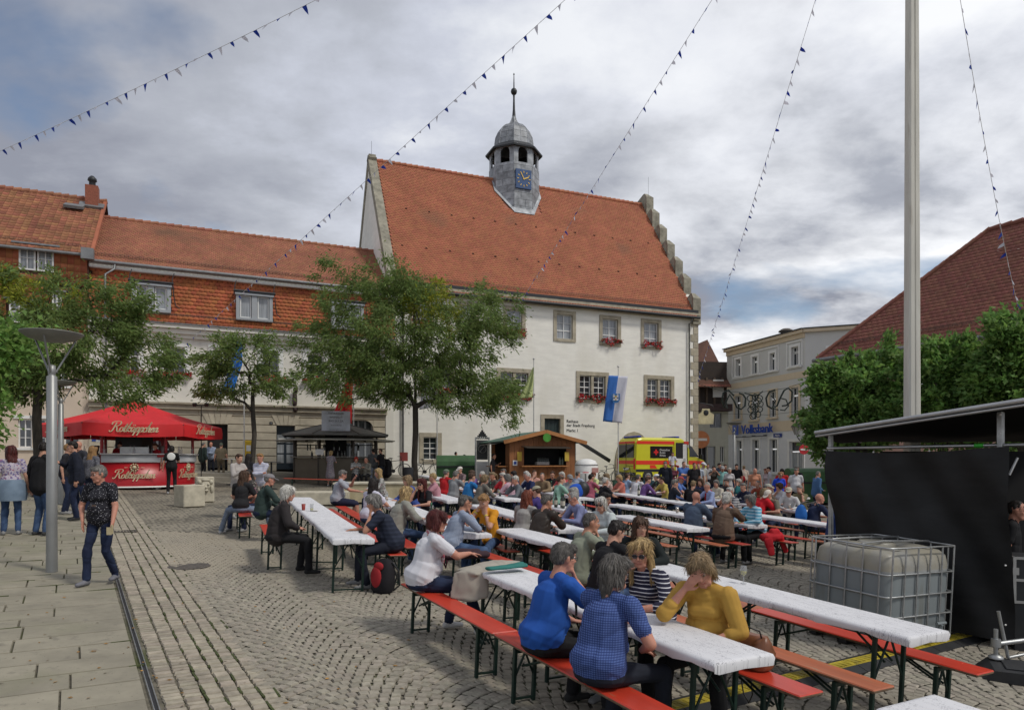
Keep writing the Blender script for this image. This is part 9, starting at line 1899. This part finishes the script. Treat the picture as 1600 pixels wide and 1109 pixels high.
SY('bald man in a navy T-shirt with a bright blue backpack, smiling to the right',1268,15.2,10,lod=1,top=(.018,.025,.06),tname='navytee',girth=1.15,lean=20,yaw=-14,hair='bald',skin='r',hands=('table','reach'),extra=pack)
SY('person in a dark blue jacket cut off by the black curtain',1302,13.2,20,top=(.02,.04,.14),lean=16,hair='crop',hc='dark',hands=('table','table'),sleeve='jacket')
SV('bald man in a blue-grey jacket seen from behind',1083,9.88,FV+14,lod=1,top=(.075,.105,.16),tname='bluegrey',girth=1.2,lean=10,pitch=4,hair='bald',hc='lgrey',skin='r',hands=('table','table'),sleeve='jacket',bottom=DJ)
SV('white-haired man in a brown jacket seen from behind beside the bald man',1130,9.88,FV+16,lod=1,top=(.145,.098,.070),tname='brownjkt',girth=1.25,lean=14,pitch=8,hair='short',hc='white',skin='r',hands=('table','cheek'),sleeve='jacket',bottom=BLK())
SV('white-blonde woman in a pale blue T-shirt leaning behind the brown jacket',1148,11.15,170,top=(.27,.35,.58),tname='paleblue',fem=True,lean=16,hair='bob',hc='white',hands=('table','cheek'),lod=2)
SV('grey-haired woman in a turquoise striped blouse facing left',1181,11.0,BV-4,lod=1,top=(.12,.36,.52),pat='widestripe',c2=(.45,.62,.72),tname='turqstripe',fem=True,girth=1.15,lean=14,yaw=-4,hair='bob',hc='grey',skin='r',hands=('table','table'),sleeve='long',bottom=BLK(),shoes=(.2,.19,.17))
SY('red-haired woman in a black and white striped top eating by the kiosk',556,30.5,290,lod=3,top=(.5,.5,.5),pat='widestripe',c2=(.02,.02,.02),tname='zebra',fem=True,hair='curly',hc='vred',hands=('hold','hold'),bottom=BLK())
SY('bald bearded man in a grey waistcoat eating beside the red-haired woman',573,30.5,255,lod=3,top=(.20,.19,.16),girth=1.15,pitch=20,hair='bald',skin='r',hands=('hold','hold'),sleeve='long',bottom=BLK())
for px,Y,face,kw in((962,23.6,30,dict(label='man in a dark green shirt behind the pale floral blouse',top=(.04,.09,.06),hair='short',hc='grey')),(972,21.8,200,dict(label='woman in a coral top left of the light blue shirt',top=(.50,.16,.12),fem=True,hair='bob',hc='blond')),(1004,21.4,20,dict(label='woman in a purple jumper right of the white polo shirt',top=(.14,.07,.22),fem=True,hair='short',hc='brown',sleeve='long')),(1040,22.4,200,dict(label='man in a yellow shirt behind the black vest',top=(.50,.40,.10),hair='crop',hc='dark')),(1122,21.0,230,dict(label='woman in a cream cardigan right of the dark red scarf',top=(.48,.44,.36),fem=True,hair='bob',hc='grey',sleeve='long')),(1136,22.6,250,dict(label='man in a charcoal T-shirt behind the striped T-shirt',top=(.05,.05,.055),hair='short',hc='sgrey')),(1160,23.2,190,dict(label='woman in a teal jacket far behind the navy jacket',top=(.03,.16,.17),fem=True,hair='short',hc='white',sleeve='jacket')),(1190,22.6,210,dict(label='man in a brick red pullover behind the green-grey cap',top=(.30,.07,.04),hair='thin',hc='grey',sleeve='long')),(1222,20.6,200,dict(label='woman in a white blouse behind the man with braces',top=(.52,.52,.54),fem=True,hair='curly',hc='brown')),(1252,19.6,220,dict(label='man in a khaki shirt right of the man with braces',top=(.20,.18,.10),hair='short',hc='lgrey')),(808,21.4,210,dict(label='woman in a dark blue dress behind the grey bob',top=(.02,.03,.10),fem=True,hair='long',hc='dark')),(849,20.8,250,dict(label='man in a tan jacket beside the blue rucksack',top=(.24,.17,.10),hair='crop',hc='grey',sleeve='jacket')),(870,18.6,30,dict(label='woman in a mint top seen from behind near the wine bottles',top=(.25,.42,.34),fem=True,hair='pony',hc='brown')),(941,18.9,20,dict(label='man in a black polo seen from behind at the middle tables',top=(.015,.015,.017),hair='short',hc='white')),(745,20.8,210,dict(label='woman in a violet scarf behind the blue T-shirt',top=(.18,.10,.28),fem=True,hair='bob',hc='brown')),(683,17.2,200,dict(label='woman in a pink blouse right of the dark red hair',top=(.48,.24,.28),fem=True,hair='short',hc='blond'))):
 lb=kw.pop('label');SY(lb,px,Y,face,lod=3,hands=random.choice([('table','table'),('table','chin'),('cheek','table'),('reach','table')]),lean=random.uniform(6,20),yaw=random.uniform(-25,25),**kw)
# ---- standing, left side
ST('grey-haired woman in a black dotted T-shirt and rolled jeans walking towards the camera',158,9.25,268,lod=0,h=1.63,top=(.018,.018,.024),pat='dots',c2=(.45,.45,.48),tname='dottee',fem=True,girth=1.12,step=.5,lean=2,pitch=10,yaw=-26,hair='short',hc='grey',skin='r',hands=('swing','pocket'),bottom=DJ,shoes=(.16,.16,.18),glasses='clear',extra=lambda root,H,rot,hk:(MB().path([H(-.055,-.02,-.13),H(-.03,.07,-.24),H(-.02,.12,-.40),H(-.01,.12,-.48)],.005,5).path([H(.055,-.02,-.13),H(.03,.08,-.24),H(.0,.12,-.40),H(-.01,.12,-.48)],.005,5).box((0,.15,1.04),(.05,.015,.08)).build('lanyard',cloth((.12,.08,.06),name='brownlanyard'),root),MB().box((-.25,.22,.74),(.07,.004,.10)).box((-.27,.19,.76),(.02,.02,.12)).build('papers',mat('paper_yellow',(.5,.42,.25),.7),root)))
ST('woman with maroon hair, floral blouse and a denim jacket tied round her waist',17,13.1,120,lod=1,h=1.74,top=(.50,.45,.52),pat='floral',c2=(.16,.14,.30),tname='lilacfloral',fem=True,girth=1.12,yaw=22,hair='long',hc='maroon',long_=.2,skin='p',hands=('hang','hang'),bottom=DENIM(),extra=lambda root,H,rot,hk:MB().lathe([(.20,1.06),(.24,.98),(.27,.78),(.25,.66)],n=18).build('tied_jacket',cloth((.16,.22,.30),'denim',(.22,.29,.38),'jacketdenim'),root))
ST('man in a black hooded jacket seen from behind beside the lamp post',63,13.2,75,lod=1,h=1.84,top=(.012,.012,.014),tname='blackcoat',girth=1.1,yaw=20,hair='short',hc='dark',hands=('hang','pocket'),sleeve='jacket',bottom=DENIM(),shoes=(.05,.05,.05))
ST('man with glasses in a navy jacket holding his arm beside the lamp posts',120,15.6,215,lod=1,h=1.84,top=(.014,.017,.030),tname='navyjkt',girth=1.14,yaw=-10,hair='short',hc='dark',skin='p',glasses='clear',hands=('hang','hold'),sleeve='jacket',bottom=DJ,shoes=(.03,.03,.03))
ST('woman with long auburn hair in a patterned top behind the navy jacket',141,17.0,80,lod=2,h=1.70,top=(.10,.10,.12),pat='dots',c2=(.4,.4,.42),tname='greydots',fem=True,hair='long',hc='ginger',hands=('hang','hang'))
ST('bald man in sunglasses looking over the navy jacket',127,18.3,250,lod=2,h=1.80,top=(.04,.04,.05),hair='bald',skin='r',glasses='sun')
ST('person with fair hair half hidden behind the lamp posts',101,16.6,20,lod=2,h=1.74,top=(.02,.02,.025),hair='short',hc='ginger')
ST('person in black with a round white print on the back ordering at the red stand',268,23.3,112,lod=2,h=1.68,top=(.012,.012,.013),tname='blackprint',girth=1.1,fem=True,hair='bob',hc='dark',hands=('hang','hold'),bottom=BLK(),shoes=(.4,.4,.42),extra=lambda root,H,rot,hk:MB().ell((0,-.135,1.28),(.13,.02,.13),n=16,k=8).build('white_print',m_white,root))
ST('barman in a red T-shirt at the left behind the red counter',188,25.0,290,top=(.32,.012,.02),tname='barred',hair='short',hc='dark',pitch=20);ST('barmaid in a red T-shirt at the right behind the red counter',246,25.0,240,top=(.32,.012,.02),tname='barred',fem=True,hair='short',hc='brown',pitch=16)
ST('man in a dark green jacket standing at the dark doorway',316,33.0,60,h=1.72,top=(.022,.035,.030),girth=1.15,hair='thin',hc='grey',sleeve='jacket',bottom=BLK());ST('bald man in a pale blue shirt and dark waistcoat in the dark doorway',331,33.6,265,h=1.76,top=(.32,.38,.50),girth=1.1,hair='bald',skin='r',hands=('cross','hang'),sleeve='long',bottom=cloth((.02,.025,.05),name='navytrousers'));ST('person in olive overalls and white sleeves at the doorway',345,32.4,100,h=1.74,top=(.16,.13,.085),tname='olivevest',girth=1.2,hair='crop',hc='grey',hat=((.12,.14,.10),'hat'),bottom=cloth((.13,.105,.07),name='olivetrousers'))
ST('woman with short dark hair in a light jacket looking right, behind the seated couple',370,17.2,330,lod=2,h=1.66,top=(.40,.37,.35),tname='oatjkt',fem=True,hair='short',hc='brown',hands=('hold','hold'),sleeve='jacket',bottom=cloth((.40,.38,.34),name='creamtrousers'));ST('woman in glasses and a white striped jacket with folded arms',409,17.6,262,lod=2,h=1.68,top=(.50,.50,.56),pat='widestripe',c2=(.40,.42,.55),tname='bluewhite',fem=True,girth=1.05,hair='short',hc='ginger',skin='r',glasses='clear',hands=('cross','cross'),sleeve='long',bottom=cloth((.45,.42,.36),name='creamtrousers2'))
ST('person in black with dark hair between the two standing women',386,19.2,80,lod=3,h=1.62,top=(.012,.012,.014),fem=True,hair='long',hc='dark')
ST('woman in a long grey patterned dress seen from behind at the kiosk counter',516,30.3,80,h=1.62,top=(.20,.19,.22),pat='floral',c2=(.33,.30,.30),tname='dressfloral',fem=True,dress=True,legs='skirt',bottom=cloth((.20,.19,.22),'floral',(.33,.30,.30),'dressfloral'),hair='bob',hc='blond',hands=('hold','hold'))
ST('man in a grey T-shirt and pale jeans at the kiosk seen from behind',584,31.6,120,h=1.78,top=(.10,.105,.115),girth=1.15,hair='short',hc='dark',hands=('hold','hang'),bottom=cloth((.30,.34,.42),name='palejeans'));ST('man in a black shirt and dark trousers standing at the right end of the kiosk',597,31.2,160,h=1.82,top=(.013,.013,.016),hair='crop',hc='brown',hands=('hold','hold'),bottom=cloth((.025,.032,.05),name='slate'))
ST('kiosk keeper with fair hair inside the dark kiosk',524,33.0,265,top=(.03,.03,.035),hair='short',hc='blond');ST('second kiosk keeper leaning forward inside the kiosk',534,33.2,255,top=(.04,.03,.03),hair='short',hc='dblond',pitch=20)
ST('person in a bright blue jacket behind the green container',711,37.0,60,top=(.015,.10,.45),hair='crop',hc='dark',h=1.75,sleeve='jacket');ST('person in a pale blue shirt behind the green container',725,37.0,80,top=(.32,.40,.52),hair='short',hc='dark',h=1.62)
ST('man in black leaning on the side counter of the wooden hut',769,31.3,350,h=1.80,top=(.012,.012,.013),hair='crop',hc='dark',skin='t',hands=('hold','hang'),bottom=BLK())
# ---- standing, right side
for px,Y,face,kw in((1040,28.6,250,dict(label='man in a navy cardigan over a grey shirt in front of the ambulance',top=(.014,.017,.025),hair='short',hc='grey',hands=('hang','pocket'),sleeve='jacket',h=1.80)),(1050,29.4,280,dict(label='white-haired woman with sunglasses on her head by the open van door',top=(.12,.03,.05),fem=True,hair='short',hc='lgrey',h=1.66)),(1067,28.2,285,dict(label='large man in a bright blue T-shirt with his hand on his chest',top=(.06,.14,.40),girth=1.3,hair='crop',hc='brown',hands=('cross','cross'),h=1.84,bottom=BLK())),(1075,30.2,240,dict(label='woman with short white hair between the blue and black T-shirts',top=(.4,.38,.36),fem=True,hair='short',hc='white',h=1.68)),(1084,28.0,275,dict(label='man in a black T-shirt with arms at his sides by the van front',top=(.013,.013,.015),girth=1.15,hair='crop',hc='dark',skin='t',h=1.80,bottom=BLK())),(1091,29.5,265,dict(label='man in a white shirt just behind the black T-shirt',top=(.45,.5,.58),hair='thin',hc='grey',h=1.74)),(1097,29.8,300,dict(label='man in a white cap and pale checked shirt',top=(.46,.45,.42),hair='crop',hc='grey',hat=((.65,.65,.66),'cap'),h=1.82,bottom=cloth((.35,.32,.26),name='chinos'))),(1115,28.8,262,dict(label='woman in dark clothes photographing towards the camera',top=(.05,.04,.035),fem=True,hair='short',hc='dark',hands=('phone','phone'),h=1.70)),(1122,33.0,300,dict(label='man in a dark blue jacket walking behind the photographing woman',top=(.02,.03,.06),hair='short',hc='dark',h=1.78,sleeve='jacket')),(1128,29.0,268,dict(label='man in a mint green vest with a teal scarf and grey cap',top=(.24,.48,.46),hair='crop',hc='grey',hat=((.30,.30,.30),'cap'),h=1.70)),(1132,31.5,270,dict(label='man in a maroon top behind the mint vest',top=(.06,.02,.025),hair='short',hc='brown',h=1.76)),(1139,28.4,272,dict(label='white-haired woman in a pale blouse and white skirt by the far lamp',top=(.48,.47,.48),fem=True,legs='skirt',bottom=cloth((.45,.44,.45),name='whiteskirt'),hair='short',hc='white',h=1.64)),(1151,31.0,250,dict(label='person in black partly behind the far street lamp',top=(.014,.014,.018),hair='short',hc='dark',h=1.80,bottom=JN)),(1158,33.0,90,dict(label='child in a bright red hooded top near the far street lamp',top=(.50,.02,.03),hair='short',hc='brown',h=1.40)),(1179,27.0,265,dict(label='woman in an apricot top and white patterned skirt',top=(.52,.24,.15),fem=True,legs='skirt',bottom=cloth((.55,.53,.53),'floral',(.2,.12,.14),'whitefloralskirt'),girth=1.1,hair='bald',hc='white',skin='r',h=1.70)),(1199,31.0,200,dict(label='woman in a white and pink top near the bank windows',top=(.50,.40,.42),fem=True,hair='long',hc='red',h=1.64)),(1204,30.2,160,dict(label='dark-haired man in a white T-shirt and black rucksack near the bank windows',top=(.45,.45,.48),hair='short',hc='dark',h=1.74)),(1222,26.5,250,dict(label='dark-haired woman in a red jacket behind the royal blue polo shirt',top=(.42,.02,.02),fem=True,girth=1.15,hair='curly',hc='dark',h=1.72,sleeve='jacket')),(1217,24.2,278,dict(label='woman in sunglasses and a royal blue polo shirt',top=(.02,.07,.55),fem=True,girth=1.12,hair='short',hc='ginger',glasses='sun',h=1.64)),(1243,25.6,266,dict(label='man in a white polo shirt and black trousers by the green container',top=(.60,.60,.63),girth=1.15,hair='short',hc='grey',skin='r',h=1.78,bottom=BLK())),(1248,27.8,200,dict(label='dark-haired person in black behind the white polo shirt',top=(.014,.014,.014),hair='short',hc='sgrey',h=1.84,sleeve='jacket')),(1274,24.8,10,dict(label='man in a denim jacket leaning right at the right green container',top=(.07,.15,.30),hair='thin',hc='grey',pitch=20,lean=10,hands=('reach','hang'),h=1.72,sleeve='jacket')),(1105,34.0,270,dict(label='person in a light shirt at the back beside the ambulance nose',top=(.4,.4,.42),hair='short',hc='brown',h=1.72)),(1163,36.0,90,dict(label='small person in a pale top far behind near the bank door',top=(.5,.42,.36),hair='short',hc='dblond',h=1.66))):
 lb=kw.pop('label');ST(lb,px,Y,face,**kw)
X,Y=atY(1050,40.3);person('paramedic in a white shirt sitting in the open ambulance door',(X,Y,vz-g(X,Y)+.42),280,lod=3,top=(.58,.60,.66),tname='medic',hair='short',hc='brown',group=G1,hands=('lap','lap'),bottom=cloth((.35,.05,.04),name='redtrousers'))
X,Y=atY(1579,8.4);person('man with glasses in black at the dark stage opening, partly hidden by the curtain',(X-.02,Y,.0),320,lod=1,top=(.01,.01,.012),tname='blackcrew',hair='crop',hc='dark',skin='r',glasses='clear',group=G2,pose='stand',h=1.72,hands=('hang','hang'),bottom=BLK())
x,y=W(9.35,-16.9);r=empty('rucksack',(x,y,g(x,y)+.78),.3,'bright blue and black rucksack standing on the table below the hut window','rucksack');b=MB();b.ell((0,0,.16),(.25,.16,.20),n=14,k=8);b.build('bag_body',cloth((.02,.09,.45),name='royalpack'),r);b=MB();b.ell((.2,.02,.2),(.20,.17,.22),n=12,k=8);b.build('dark_section',m_dk,r)
run_jobs();bake_texts()
